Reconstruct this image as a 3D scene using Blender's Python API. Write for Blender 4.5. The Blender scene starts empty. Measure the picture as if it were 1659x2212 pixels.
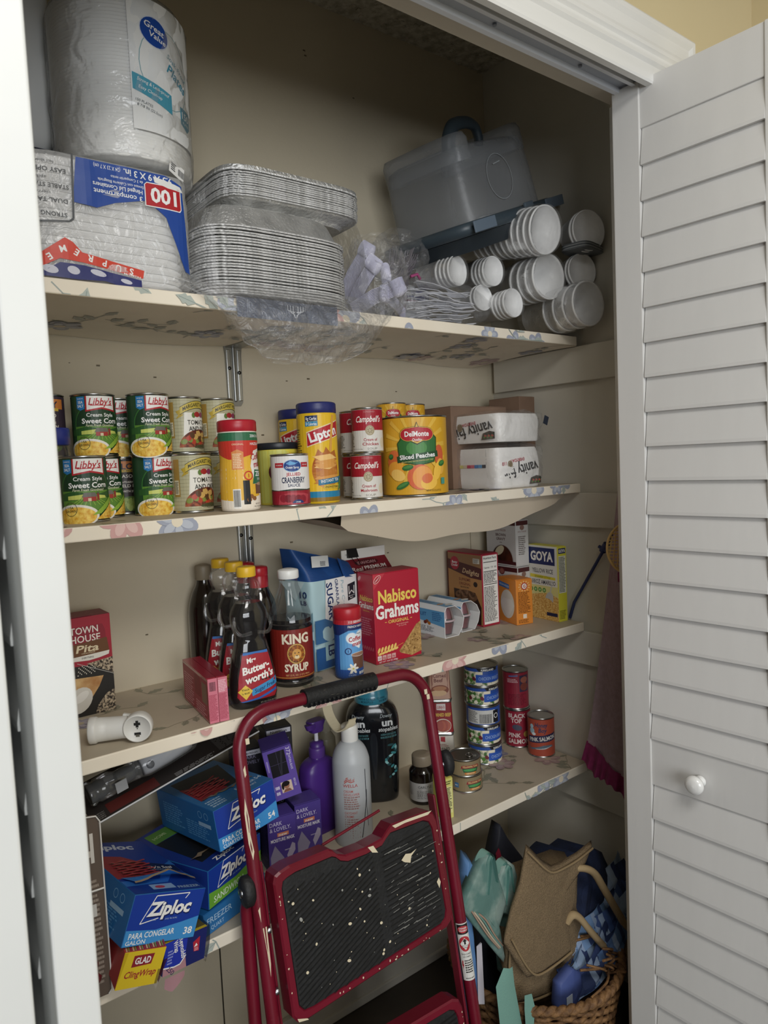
import bpy, bmesh, math, random
from math import sin, cos, pi, radians, atan2, sqrt
from mathutils import Vector, Matrix, Euler, noise

SC = bpy.context.scene
COL = SC.collection

# ------------------------------------------------------------ camera
cam_data = bpy.data.cameras.new('camera')
cam = bpy.data.objects.new('camera', cam_data)
COL.objects.link(cam)
YAW, PITCH, ROLL = 0.6504, 0.0711, 0.0453
_f = Vector((sin(YAW) * cos(PITCH), cos(YAW) * cos(PITCH), -sin(PITCH)))
_r = Vector((cos(YAW), -sin(YAW), 0.0))
_d = _f.cross(_r)
_r2 = _r * cos(ROLL) + _d * sin(ROLL)
_d2 = _d * cos(ROLL) - _r * sin(ROLL)
cam.matrix_world = Matrix(((_r2.x, -_d2.x, -_f.x, -1.5104), (_r2.y, -_d2.y, -_f.y, -1.4393),
                           (_r2.z, -_d2.z, -_f.z, 1.373), (0, 0, 0, 1)))
cam_data.sensor_fit = 'VERTICAL'
cam_data.sensor_height = 36.0
cam_data.lens = 1529.149 / 2212 * 36.0
cam_data.clip_start = 0.05
cam_data.dof.use_dof = True
cam_data.dof.focus_distance = 1.35
cam_data.dof.aperture_fstop = 11.0
SC.camera = cam

# ------------------------------------------------------------ world, lights, exposure
world = bpy.data.worlds.new('room_daylight')
SC.world = world
world.use_nodes = True
_bg = world.node_tree.nodes['Background']
_bg.inputs['Color'].default_value = (0.93, 0.96, 1.0, 1)
_bg.inputs['Strength'].default_value = 0.055


def area(name, loc, target, sx, sy, power, color):
    l = bpy.data.lights.new(name, 'AREA')
    l.shape = 'RECTANGLE'
    l.size, l.size_y = sx, sy
    l.energy = power
    l.color = color
    o = bpy.data.objects.new(name, l)
    COL.objects.link(o)
    o.location = loc
    o.rotation_euler = (Vector(target) - Vector(loc)).to_track_quat('-Z', 'Y').to_euler()
    return o


area('window_daylight', (-2.3, -4.3, 1.55), (-0.9, 0, 1.25), 2.4, 1.5, 76, (0.94, 0.97, 1.0))
area('added_overhead_light', (-1.35, -1.95, 2.42), (-1.2, -1.75, 0), 0.7, 0.7, 19, (1.0, 0.98, 0.95))  # unseen light, added so header and shelves shade the closet top and bottom
SC.view_settings.view_transform = 'Standard'
SC.view_settings.look = 'None'
SC.view_settings.gamma = 1.0
SC.view_settings.exposure = 0.1

# ------------------------------------------------------------ materials
MATS = {}


def lin(h):
    out = []
    for i in (0, 2, 4):
        c = int(h[i:i + 2], 16) / 255
        out.append(c / 12.92 if c <= 0.04045 else ((c + 0.055) / 1.055) ** 2.4)
    return (*out, 1)


def M(key):
    """'rrggbb' plain print, 'rrggbb:r30' roughness, ':m' metal, ':b' fine bump, ':c' coat"""
    if key in MATS:
        return MATS[key]
    parts = key.split(':')
    m = bpy.data.materials.new(key.replace(':', '_'))
    m.use_nodes = True
    nt = m.node_tree
    b = nt.nodes['Principled BSDF']
    b.inputs['Base Color'].default_value = lin(parts[0])
    b.inputs['Roughness'].default_value = 0.45
    for p in parts[1:]:
        if p[0] == 'r':
            b.inputs['Roughness'].default_value = int(p[1:]) / 100
        elif p == 'm':
            b.inputs['Metallic'].default_value = 1.0
        elif p == 'c':
            b.inputs['Coat Weight'].default_value = 0.6
            b.inputs['Coat Roughness'].default_value = 0.08
        elif p[0] == 'b':
            sc = float(p[1:] or 60)
            n = nt.nodes.new('ShaderNodeTexNoise')
            n.inputs['Scale'].default_value = sc
            n.inputs['Detail'].default_value = 4
            co = nt.nodes.new('ShaderNodeTexCoord')
            nt.links.new(co.outputs['Object'], n.inputs['Vector'])
            bp = nt.nodes.new('ShaderNodeBump')
            bp.inputs['Strength'].default_value = 0.35
            bp.inputs['Distance'].default_value = 0.002
            nt.links.new(n.outputs['Fac'], bp.inputs['Height'])
            nt.links.new(bp.outputs['Normal'], b.inputs['Normal'])
        elif p[0] == 's':          # soft translucency, foam or thin paper
            b.inputs['Subsurface Weight'].default_value = int(p[1:]) / 100
            b.inputs['Subsurface Radius'].default_value = (0.01, 0.01, 0.01)
    MATS[key] = m
    return m


def mottled(key, c1, c2, scale, rough=0.7, bump=0.0, bscale=80, detail=5, stretch=None, lo=0.35, hi=0.65):
    m = bpy.data.materials.new(key)
    m.use_nodes = True
    nt = m.node_tree
    b = nt.nodes['Principled BSDF']
    b.inputs['Roughness'].default_value = rough
    co = nt.nodes.new('ShaderNodeTexCoord')
    src = co.outputs['Object']
    if stretch:
        mp = nt.nodes.new('ShaderNodeMapping')
        mp.inputs['Scale'].default_value = stretch
        nt.links.new(src, mp.inputs['Vector'])
        src = mp.outputs['Vector']
    n = nt.nodes.new('ShaderNodeTexNoise')
    n.inputs['Scale'].default_value = scale
    n.inputs['Detail'].default_value = detail
    nt.links.new(src, n.inputs['Vector'])
    r = nt.nodes.new('ShaderNodeValToRGB')
    r.color_ramp.elements[0].position = lo
    r.color_ramp.elements[1].position = hi
    r.color_ramp.elements[0].color = lin(c1)
    r.color_ramp.elements[1].color = lin(c2)
    nt.links.new(n.outputs['Fac'], r.inputs['Fac'])
    nt.links.new(r.outputs['Color'], b.inputs['Base Color'])
    if bump:
        n2 = nt.nodes.new('ShaderNodeTexNoise')
        n2.inputs['Scale'].default_value = bscale
        n2.inputs['Detail'].default_value = 6
        nt.links.new(src, n2.inputs['Vector'])
        bp = nt.nodes.new('ShaderNodeBump')
        bp.inputs['Strength'].default_value = bump
        bp.inputs['Distance'].default_value = 0.004
        nt.links.new(n2.outputs['Fac'], bp.inputs['Height'])
        nt.links.new(bp.outputs['Normal'], b.inputs['Normal'])
    MATS[key] = m
    return m


def film(key, tint, clear, rough=0.12, gloss=0.5, bump=0.0, bscale=40):
    """thin clear plastic: mostly see-through, a little milky, mirror-like at grazing angles and creases"""
    m = bpy.data.materials.new(key)
    m.use_nodes = True
    nt = m.node_tree
    L = nt.links.new
    out = nt.nodes['Material Output']
    b = nt.nodes['Principled BSDF']
    b.inputs['Base Color'].default_value = lin(tint)
    b.inputs['Roughness'].default_value = 0.6
    b.inputs['Specular IOR Level'].default_value = 0.1
    t = nt.nodes.new('ShaderNodeBsdfTransparent')
    g = nt.nodes.new('ShaderNodeBsdfGlossy')
    g.inputs['Roughness'].default_value = rough
    lw = nt.nodes.new('ShaderNodeLayerWeight')
    lw.inputs['Blend'].default_value = 0.3
    mr = nt.nodes.new('ShaderNodeMapRange')
    mr.inputs['To Min'].default_value = 0.02
    mr.inputs['To Max'].default_value = gloss
    L(lw.outputs['Fresnel'], mr.inputs['Value'])
    m1 = nt.nodes.new('ShaderNodeMixShader')
    m1.inputs['Fac'].default_value = 1 - clear
    L(t.outputs[0], m1.inputs[1])
    L(b.outputs[0], m1.inputs[2])
    m2 = nt.nodes.new('ShaderNodeMixShader')
    L(mr.outputs['Result'], m2.inputs['Fac'])
    L(m1.outputs[0], m2.inputs[1])
    L(g.outputs[0], m2.inputs[2])
    L(m2.outputs[0], out.inputs['Surface'])
    if bump:
        n = nt.nodes.new('ShaderNodeTexNoise')
        n.inputs['Scale'].default_value = bscale
        n.inputs['Detail'].default_value = 3
        n.inputs['Distortion'].default_value = 1.5
        co = nt.nodes.new('ShaderNodeTexCoord')
        L(co.outputs['Object'], n.inputs['Vector'])
        bp = nt.nodes.new('ShaderNodeBump')
        bp.inputs['Strength'].default_value = bump
        bp.inputs['Distance'].default_value = 0.01
        L(n.outputs['Fac'], bp.inputs['Height'])
        for q in (b, g, lw):
            L(bp.outputs['Normal'], q.inputs['Normal'])
    MATS[key] = m
    return m


STEEL = 'b9bab8:m:r28'
mottled('wall_paint', 'c8bda5', 'cfc4ac', 2.2, 0.75, 0.12, 90)
mottled('side_paint', 'c8c3b6', 'cfcabd', 2.5, 0.7, 0.12, 70)
mottled('popcorn', 'aaa391', 'd6d0c0', 60, 0.95, 1.0, 70)
mottled('header_paint', 'cdc5b5', 'd4ccbc', 3, 0.7, 0.08, 60)
mottled('room_paint', 'd2c39a', 'd8c9a2', 1.5, 0.7, 0.05, 60)
mottled('trim_paint', 'e2e2de', 'ebebe8', 8, 0.4, 0.1, 25, stretch=(0.2, 3, 3))
mottled('door_paint', 'd9d8d5', 'dcdbd8', 5, 0.5, 0.05, 30, stretch=(4, 4, 0.6))
mottled('door_white', 'd0d2d0', 'd6d8d6', 4, 0.45, 0.03, 40)
mottled('floor_vinyl', '332d27', '403930', 6, 0.5, 0.1, 40)
mottled('shelf_cream', 'ebe0cc', 'f1e7d4', 9, 0.55, 0.05, 50)  # cream whitened to paint in the stronger light on front edges
mottled('lining', 'f2e9d8', 'f8f0e0', 9, 0.6, 0.05, 50)  # colour brightened to stand in for light reaching the underside
mottled('shelf_top_shaded', 'b8ac97', 'c2b6a1', 7, 0.55, 0.05, 50)  # same paper, darkened in colour for the weak grazing light on tops
mottled('foil', 'c3c3c1', 'e3e3e1', 25, 0.3, 0.7, 160)
MATS['foil'].node_tree.nodes['Principled BSDF'].inputs['Metallic'].default_value = 0.65
mottled('foil_rim', 'e6e6e4', 'ffffff', 60, 0.38, 0.7, 260)  # colour whitened to stand in for bright highlights along the rims
MATS['foil_rim'].node_tree.nodes['Principled BSDF'].inputs['Metallic'].default_value = 0.4
mottled('burlap', '77644a', '8f7a5c', 380, 0.95, 0.9, 420)
mottled('wicker', '5d4026', '8f6a42', 60, 0.7, 0.8, 120)
mottled('ladder_red', '660f20', '721429', 7, 0.32, 0.05, 60)
mottled('rubber_black', '121314', '1c1d1f', 30, 0.6, 0.3, 150)
mottled('mauve_cloth', '8f7a7e', '9a858a', 90, 0.95, 0.3, 300)
mottled('magenta_cloth', '701a46', '7d2050', 60, 0.9, 0.3, 200)
mottled('navy_cloth', '16203a', '1f2c4c', 30, 0.9, 0.4, 120)
mottled('teal_print', '587b74', '8b9f97', 14, 0.75, 0.2, 60, lo=0.45, hi=0.6)
mottled('kraft', '78604f', '836a58', 12, 0.8, 0.1, 60)
mottled('foam', 'e6e6e5', 'efefee', 40, 0.6, 0.1, 200)
mottled('graham', '8f6a36', 'c79f62', 130, 0.8, 0.6, 160)
mottled('seeds', '2e2622', 'c9b79c', 220, 0.8, 0.3, 200, lo=0.42, hi=0.6)
mottled('cracker', 'a8703c', 'd9b680', 30, 0.7, 0.3, 90)
mottled('rice', 'b98432', 'e8c67a', 260, 0.7, 0.4, 260)
mottled('stew', '5a2418', 'a85a3a', 110, 0.6, 0.2, 150, lo=0.4, hi=0.6)
mottled('corn', 'd99f28', 'f6d668', 170, 0.5, 0.2, 200)
mottled('peach', 'e0913a', 'f4c25a', 14, 0.45, 0)
mottled('tea', 'a4521c', 'e0a04a', 40, 0.4, 0)
mottled('salad', '3f6b2f', 'e8dfc8', 75, 0.5, 0, lo=0.42, hi=0.55)
mottled('gravy', '2a120c', '5a2c1c', 30, 0.4, 0)
film('bag_clear', 'f2f3f4', 0.94, 0.2, 0.26, 0.7, 40)
film('sleeve_clear', 'f4f4f4', 0.97, 0.14, 0.3, 0.3, 30)
film('bag_milky', 'eceded', 0.66, 0.22, 0.6, 0.7, 34)
film('wrap_clear', 'f2f2f2', 0.88, 0.14, 0.7, 0.7, 26)
film('clamshell', 'e2e5e6', 0.90, 0.06, 0.8)
film('bottle_clear', 'cfd2d4', 0.98, 0.05, 0.32)
film('frosted', '9a9ea2', 0.60, 0.35, 0.25, 0.15, 30)
film('cup_clear', 'e0d9da', 0.90, 0.08, 0.6)

# ------------------------------------------------------------ mesh builder


class MB:
    def __init__(s):
        s.v, s.f, s.m, s.sm, s.ms = [], [], [], [], []

    def mi(s, mat):
        if mat not in s.ms:
            s.ms.append(mat)
        return s.ms.index(mat)

    def add(s, vs, fs, mat, smooth=False, X=None):
        o = len(s.v)
        k = s.mi(mat)
        for p in vs:
            p = Vector(p)
            s.v.append(tuple(X @ p if X else p))
        for f in fs:
            s.f.append([i + o for i in f])
            s.m.append(k)
            s.sm.append(smooth)
        return s

    def box(s, c, sz, mat, bev=0.0, X=None):
        cx, cy, cz = c
        a, b, h = sz[0] / 2, sz[1] / 2, sz[2] / 2
        if bev <= 0:
            vs = [(cx + i * a, cy + j * b, cz + k * h) for k in (-1, 1) for j in (-1, 1) for i in (-1, 1)]
            fs = [(0, 2, 3, 1), (4, 5, 7, 6), (0, 1, 5, 4), (2, 6, 7, 3), (0, 4, 6, 2), (1, 3, 7, 5)]
            return s.add(vs, fs, mat, False, X)
        bm = bmesh.new()
        bmesh.ops.create_cube(bm, size=1)
        for v in bm.verts:
            v.co = Vector((v.co.x * 2 * a, v.co.y * 2 * b, v.co.z * 2 * h))
        bmesh.ops.bevel(bm, geom=bm.edges[:], offset=bev, segments=2, affect='EDGES', profile=0.5)
        bm.verts.index_update()
        vs = [(v.co.x + cx, v.co.y + cy, v.co.z + cz) for v in bm.verts]
        fs = [[v.index for v in f.verts] for f in bm.faces]
        bm.free()
        return s.add(vs, fs, mat, False, X)

    def rings(s, rs, mat, smooth=True, cap0=True, cap1=True, X=None, closed=True):
        n = len(rs[0])
        vs = [p for r in rs for p in r]
        fs = []
        for i in range(len(rs) - 1):
            for j in range(n if closed else n - 1):
                k = (j + 1) % n
                fs.append((i * n + j, i * n + k, (i + 1) * n + k, (i + 1) * n + j))
        s.add(vs, fs, mat, smooth, X)
        if cap0:
            s.add(rs[0], [list(range(n))[::-1]], mat, False, X)
        if cap1:
            s.add(rs[-1], [list(range(n))], mat, False, X)
        return s

    def lathe(s, prof, mat, n=32, sx=1, sy=1, c=(0, 0, 0), smooth=True, cap0=True, cap1=True, X=None):
        rs = [[(c[0] + r * sx * cos(2 * pi * j / n), c[1] + r * sy * sin(2 * pi * j / n), c[2] + z) for j in range(n)]
              for r, z in prof]
        return s.rings(rs, mat, smooth, cap0, cap1, X)

    def tube(s, path, r, mat, n=8, caps=True, X=None, flat=1.0):
        P = [Vector(p) for p in path]
        rs = []
        t0 = (P[1] - P[0]).normalized()
        u = t0.orthogonal().normalized()
        for i, p in enumerate(P):
            t = (P[min(i + 1, len(P) - 1)] - P[max(i - 1, 0)]).normalized()
            u = (u - t * u.dot(t)).normalized()
            w = t.cross(u)
            rr = r[i] if isinstance(r, (list, tuple)) else r
            rs.append([tuple(p + u * rr * cos(2 * pi * j / n) + w * rr * flat * sin(2 * pi * j / n)) for j in range(n)])
        return s.rings(rs, mat, True, caps, caps, X)

    def prism(s, out, z0, z1, mat, X=None, smooth=False):
        a = [(x, y, z0) for x, y in out]
        b = [(x, y, z1) for x, y in out]
        return s.rings([a, b], mat, smooth, True, True, X)

    def sheet(s, fn, nu, nv, mat, smooth=True, thick=0.0, X=None):
        vs = [fn(i / nu, j / nv) for j in range(nv + 1) for i in range(nu + 1)]
        fs = [(j * (nu + 1) + i, j * (nu + 1) + i + 1, (j + 1) * (nu + 1) + i + 1, (j + 1) * (nu + 1) + i)
              for j in range(nv) for i in range(nu)]
        return s.add(vs, fs, mat, smooth, X)

    def build(s, name, parent=None, loc=(0, 0, 0), rot=(0, 0, 0)):
        me = bpy.data.meshes.new(name)
        me.from_pydata(s.v, [], s.f)
        for k in s.ms:
            me.materials.append(MATS[k] if k in MATS else M(k))
        me.polygons.foreach_set('material_index', s.m)
        me.polygons.foreach_set('use_smooth', s.sm)
        me.update()
        o = bpy.data.objects.new(name, me)
        COL.objects.link(o)
        o.location = loc
        o.rotation_euler = rot
        if parent:
            o.parent = parent
        return o


def rrect(w, d, z, n=36, e=4.0, c=(0, 0)):
    out = []
    for j in range(n):
        a = 2 * pi * (j + 0.5) / n
        ca, sa = cos(a), sin(a)
        out.append((c[0] + w / 2 * math.copysign(abs(ca) ** (2 / e), ca), c[1] + d / 2 * math.copysign(abs(sa) ** (2 / e), sa), z))
    return out


def smooth_prof(pts, k=4):
    """Catmull-Rom through tuples"""
    out = []
    for i in range(len(pts) - 1):
        p0, p1, p2, p3 = pts[max(i - 1, 0)], pts[i], pts[i + 1], pts[min(i + 2, len(pts) - 1)]
        for j in range(k):
            t = j / k
            out.append(tuple(0.5 * (2 * b + (c - a) * t + (2 * a - 5 * b + 4 * c - d) * t * t + (3 * b - a - 3 * c + d) * t ** 3)
                             for a, b, c, d in zip(p0, p1, p2, p3)))
    out.append(tuple(pts[-1]))
    return out


# ------------------------------------------------------------ printed graphics
_TXT = {}


def glyphs(txt, b):
    b = b * 1.15 + 0.003
    key = (txt, b)
    if key not in _TXT:
        cu = bpy.data.curves.new('lettering', 'FONT')
        cu.body = txt
        cu.resolution_u = 2
        cu.offset = b
        ob = bpy.data.objects.new('lettering', cu)
        me = ob.to_mesh()
        vs = [(v.co.x, v.co.y) for v in me.vertices]
        fs = [tuple(p.vertices) for p in me.polygons]
        ob.to_mesh_clear()
        bpy.data.objects.remove(ob)
        bpy.data.curves.remove(cu)
        _TXT[key] = (vs, fs)
    return _TXT[key]


class Art:
    """flat printed shapes (u, v in metres), later mapped onto a surface"""

    def __init__(s):
        s.items = []       # (level, mat, [poly...], bbox)

    def _put(s, polys, mat):
        xs = [p[0] for q in polys for p in q]
        ys = [p[1] for q in polys for p in q]
        if not xs:
            return s
        bb = (min(xs), min(ys), max(xs), max(ys))
        lv = 0
        for l, _, _, b in s.items:
            if l >= lv and b[0] < bb[2] and b[2] > bb[0] and b[1] < bb[3] and b[3] > bb[1]:
                lv = l + 1
        s.items.append((lv, mat, polys, bb))
        return s

    def r(s, x0, y0, x1, y1, mat):
        return s._put([[(x0, y0), (x1, y0), (x1, y1), (x0, y1)]], mat)

    def p(s, pts, mat):
        if sum(a[0] * b[1] - b[0] * a[1] for a, b in zip(pts, pts[1:] + pts[:1])) < 0:
            pts = pts[::-1]
        conv = True
        n = len(pts)
        for i in range(n):
            a, b, c = pts[i], pts[(i + 1) % n], pts[(i + 2) % n]
            if (b[0] - a[0]) * (c[1] - b[1]) - (b[1] - a[1]) * (c[0] - b[0]) < -1e-12:
                conv = False
                break
        if conv:
            return s._put([pts], mat)
        from mathutils.geometry import tessellate_polygon
        tri = tessellate_polygon([[Vector((x, y, 0)) for x, y in pts]])
        polys = []
        for t in tri:
            q = [pts[i] for i in t]
            if sum(a[0] * b[1] - b[0] * a[1] for a, b in zip(q, q[1:] + q[:1])) < 0:
                q = q[::-1]
            polys.append(q)
        return s._put(polys, mat)

    def e(s, cx, cy, rx, ry, mat, n=22, rot=0.0, a0=0, a1=360):
        c, q = cos(radians(rot)), sin(radians(rot))
        pts = []
        full = a1 - a0 >= 360
        for i in range(n + (0 if full else 1)):
            a = radians(a0 + (a1 - a0) * i / n)
            x, y = rx * cos(a), ry * sin(a)
            pts.append((cx + x * c - y * q, cy + x * q + y * c))
        return s._put([pts], mat)

    def ring(s, cx, cy, rx, ry, t, mat, n=24):
        polys = []
        for i in range(n):
            a, b = 2 * pi * i / n, 2 * pi * (i + 1) / n
            polys.append([(cx + rx * cos(a), cy + ry * sin(a)), (cx + rx * cos(b), cy + ry * sin(b)),
                          (cx + (rx - t) * cos(b), cy + (ry - t) * sin(b)), (cx + (rx - t) * cos(a), cy + (ry - t) * sin(a))])
        return s._put([q[::-1] for q in polys], mat)

    def ln(s, pts, w, mat):
        polys = []
        for a, b in zip(pts, pts[1:]):
            dx, dy = b[0] - a[0], b[1] - a[1]
            L = sqrt(dx * dx + dy * dy) or 1
            nx, ny = -dy / L * w / 2, dx / L * w / 2
            polys.append([(a[0] - nx, a[1] - ny), (b[0] - nx, b[1] - ny), (b[0] + nx, b[1] + ny), (a[0] + nx, a[1] + ny)])
        return s._put(polys, mat)

    def scale(s, kx, ky=1.0):
        s.items = [(l, m, [[(x * kx, y * ky) for x, y in q] for q in ps], b) for l, m, ps, b in s.items]
        return s

    def t(s, txt, cx, cy, h, mat, w=None, b=0.0, sk=0.0, rot=0.0, bend=0.0, al='c'):
        """text centred on (cx, cy), capital height h, fitted to width w"""
        vs, fs = glyphs(txt, b)
        if not vs:
            return s
        x0, x1 = min(v[0] for v in vs), max(v[0] for v in vs)
        k = h / 0.70
        kx = k if w is None else w / max(1e-6, x1 - x0)
        mid = (x0 + x1) / 2 if al == 'c' else (x0 if al == 'l' else x1)
        c, q = cos(radians(rot)), sin(radians(rot))
        pv = []
        for x, y in vs:
            yy = (y - 0.35) * k
            xx = (x - mid) * kx + sk * yy
            yy += bend * xx * xx
            pv.append((cx + xx * c - yy * q, cy + xx * q + yy * c))
        polys = []
        for f in fs:
            g = [pv[i] for i in f]
            if sum(a[0] * e[1] - e[0] * a[1] for a, e in zip(g, g[1:] + g[:1])) < 0:
                g = g[::-1]
            polys.append(g)
        return s._put(polys, mat)

    def lines(s, x0, x1, y0, y1, n, mat, seed=1, w=0.55):
        """rows of small print too small to read"""
        rnd = random.Random(seed)
        polys = []
        for i in range(n):
            y = y1 - (y1 - y0) * (i + 0.5) / n
            hh = (y1 - y0) / n * w / 2
            x = x0
            end = x0 + (x1 - x0) * rnd.uniform(0.72, 1.0)
            while x < end:
                l = rnd.uniform(0.06, 0.2) * (x1 - x0)
                polys.append([(x, y - hh), (min(x + l, end), y - hh), (min(x + l, end), y + hh), (x, y + hh)])
                x += l + 0.03 * (x1 - x0)
        return s._put(polys, mat)

    def bars(s, x0, x1, y0, y1, mat, seed=3, vertical=True):
        rnd = random.Random(seed)
        polys = []
        x = x0
        L = x1 - x0
        while x < x1:
            l = rnd.uniform(0.01, 0.035) * L
            polys.append([(x, y0), (min(x + l, x1), y0), (min(x + l, x1), y1), (x, y1)])
            x += l + rnd.uniform(0.01, 0.03) * L
        return s._put(polys, mat)

    def onto(s, mb, fn, step=0.0, ystep=0.0, off=0.00012, base=0.00015):
        """fn(u, v, lift) -> point"""
        for lv, mat, polys, _ in s.items:
            for q in polys:
                parts = [q]
                if step:
                    parts = strips(parts, 0, step)
                if ystep:
                    parts = strips(parts, 1, ystep)
                for g in parts:
                    mb.add([fn(x, y, base + off * lv) for x, y in g], [list(range(len(g)))], mat, bool(step))
        return mb


def clipcut(q, ax, val, keep_less):
    out = []
    n = len(q)
    for i in range(n):
        a, b = q[i], q[(i + 1) % n]
        ina = (a[ax] <= val) if keep_less else (a[ax] >= val)
        inb = (b[ax] <= val) if keep_less else (b[ax] >= val)
        if ina:
            out.append(a)
        if ina != inb:
            t = (val - a[ax]) / (b[ax] - a[ax])
            out.append((a[0] + (b[0] - a[0]) * t, a[1] + (b[1] - a[1]) * t))
    return out


def strips(polys, ax, step):
    res = []
    for q in polys:
        lo, hi = min(p[ax] for p in q), max(p[ax] for p in q)
        k0, k1 = math.floor(lo / step), math.ceil(hi / step)
        if k1 - k0 <= 1:
            res.append(q)
            continue
        for k in range(k0, k1):
            g = clipcut(q, ax, k * step, False)
            g = clipcut(g, ax, (k + 1) * step, True) if len(g) > 2 else []
            if len(g) > 2:
                res.append(g)
    return res


def cylmap(R, z0=0.0, sy=1.0):
    """R: number or function of v; label centre faces -Y"""
    rf = R if callable(R) else (lambda v: R)
    R0 = R if not callable(R) else None

    def fn(u, v, lift):
        r = rf(v)
        a = u / (R0 or rf(0.5))
        return ((r + lift) * sin(a), -(r * sy + lift) * cos(a), z0 + v)
    return fn


def prof_r(prof):
    def f(z):
        for (r0, a), (r1, b) in zip(prof, prof[1:]):
            if a <= z <= b and b > a:
                return r0 + (r1 - r0) * (z - a) / (b - a)
        return prof[0][0] if z < prof[0][1] else prof[-1][0]
    return f


def facemap(face, w, d, h):
    if face == 'F':
        return lambda u, v, l: (u, -d / 2 - l, v)
    if face == 'L':
        return lambda u, v, l: (-w / 2 - l, -u, v)
    if face == 'R':
        return lambda u, v, l: (w / 2 + l, u, v)
    if face == 'T':
        return lambda u, v, l: (u, -d / 2 + v, h + l)
    if face == 'K':
        return lambda u, v, l: (-u, d / 2 + l, v)


# ------------------------------------------------------------ things
def tag(o, label=None, cat=None, group=None, kind=None):
    if label:
        o['label'] = label
    if cat:
        o['category'] = cat
    if group:
        o['group'] = group
    if kind:
        o['kind'] = kind
    return o


def empty(name, loc=(0, 0, 0), rz=0.0, rot=None):
    o = bpy.data.objects.new(name, None)
    o.empty_display_size = 0.02
    COL.objects.link(o)
    o.location = loc
    o.rotation_euler = rot if rot else (0, 0, radians(rz))
    return o


def thing(name, label, cat, loc=(0, 0, 0), rz=0.0, group=None, rot=None):
    return tag(empty(name, loc, rz, rot), label, cat, group)


def dup(root, loc, rz=0.0, label=None, group=None, rot=None):
    r = root.copy()
    COL.objects.link(r)
    r.location = loc
    r.rotation_euler = rot if rot else (0, 0, radians(rz))
    if label:
        r['label'] = label
    if group:
        r['group'] = group
    for ch in list(root.children):
        c = ch.copy()
        COL.objects.link(c)
        c.parent = r
        for g in list(ch.children):
            e = g.copy()
            COL.objects.link(e)
            e.parent = c
    return r


def struct(name, mb, loc=(0, 0, 0), rot=(0, 0, 0)):
    return tag(mb.build(name, None, loc, rot), kind='structure')


def can_parts(root, R, H, art, base, lid='c3c3bf:m:r32', step=0.006):
    """paper label, steel body with beaded rims, recessed lid"""
    b = MB()
    b.lathe([(R * 0.97, 0), (R * 1.02, 0.0008), (R * 1.02, 0.0025), (R * 0.985, 0.0035), (R * 0.985, H - 0.0035), (R * 1.02, H - 0.0025),
             (R * 1.02, H - 0.0008), (R * 0.985, H), (R * 0.95, H - 0.0006), (R * 0.94, H - 0.003)], STEEL, 40, cap1=False)
    b.build('can_body', root)
    l = MB()
    pr = [(R * 0.94, H - 0.003), (R * 0.9, H - 0.0036), (R * 0.86, H - 0.003), (R * 0.8, H - 0.0038), (R * 0.7, H - 0.0034),
          (R * 0.62, H - 0.0038), (0.001, H - 0.0038)]
    l.lathe(pr, lid, 40, cap0=False)
    l.build('lid', root)
    p = MB()
    p.lathe([(R, 0.0045), (R, H - 0.0045)], base, 48, cap0=False, cap1=False)
    if art:
        art.onto(p, cylmap(R), step)
    p.build('paper_label', root)
    return root


def carton(root, w, d, h, base, arts=None, bev=0.0012, flap='top', name='carton_body', side=None):
    b = MB()
    b.box((0, 0, h / 2), (w, d, h), base, bev)
    for k, a in (arts or {}).items():
        a.onto(b, facemap(k, w, d, h))
    o = b.build(name, root)
    if flap:
        f = MB()
        f.box((0, d * 0.02, h + 0.0005), (w * 0.985, d * 0.94, 0.001), base)
        f.build('top_flap', root)
    return o


def bag_noise(p, amp, sc, seed=0):
    q = Vector(p) * sc + Vector((seed * 7.3, seed * 3.1, seed * 1.7))
    n = noise.noise(q) + 0.5 * noise.noise(q * 2.3)
    return n * amp


def crumple(o, amp, sc, seed=0):
    """push every vertex along its normal by folded noise"""
    me = o.data
    ns = [v.normal.copy() for v in me.vertices]
    for v, n in zip(me.vertices, ns):
        q = Vector(v.co) * sc + Vector((seed * 5.1, seed * 2.7, seed))
        k = abs(noise.noise(q)) * 1.6 - 0.5 + 0.5 * noise.noise(q * 2.7)
        v.co += n * (k * amp)
    me.update()
    return o

# ============================================================ the room and the closet shell
mb = MB()
mb.box((-1.0, -2.0, -0.05), (5.0, 4.4, 0.1), 'floor_vinyl')
struct('floor', mb)

mb = MB()
mb.box((-0.9, 0.05, 1.22), (2.4, 0.1, 2.44), 'wall_paint')
mb.box((-0.928, -0.0004, 0.27), (0.003, 0.001, 0.50), '3a342a')
mb.box((-0.113, -0.0006, 1.10), (0.002, 0.0012, 0.36), '9a8f78')
rnd = random.Random(5)
for i in range(46):                                    # scuffs and nicks
    x, z = rnd.uniform(-1.3, -0.15), rnd.choice([rnd.uniform(0.96, 1.24), rnd.uniform(1.34, 1.6), rnd.uniform(1.75, 2.35)])
    s_ = rnd.uniform(0.001, 0.0035)
    mb.box((x, -0.0004, z), (s_ * 2.2, 0.001, s_), '6b5f4a')
struct('wall_back', mb)

mb = MB()
mb.box((0.05, -0.28, 1.22), (0.1, 0.56, 2.44), 'side_paint')
struct('wall_right', mb)
mb = MB()
mb.box((-1.69, -0.28, 1.22), (0.1, 0.56, 2.44), 'side_paint')
struct('wall_left', mb)
mb = MB()
mb.box((-0.8, -0.28, 2.49), (1.9, 0.66, 0.1), 'popcorn')
rnd = random.Random(8)
for i in range(700):
    x, y = rnd.uniform(-1.5, 0), rnd.uniform(-0.5, 0)
    r = rnd.uniform(0.002, 0.006)
    mb.box((x, y, 2.44), (r * 2, r * 2, r), 'popcorn')
struct('ceiling', mb)

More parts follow.
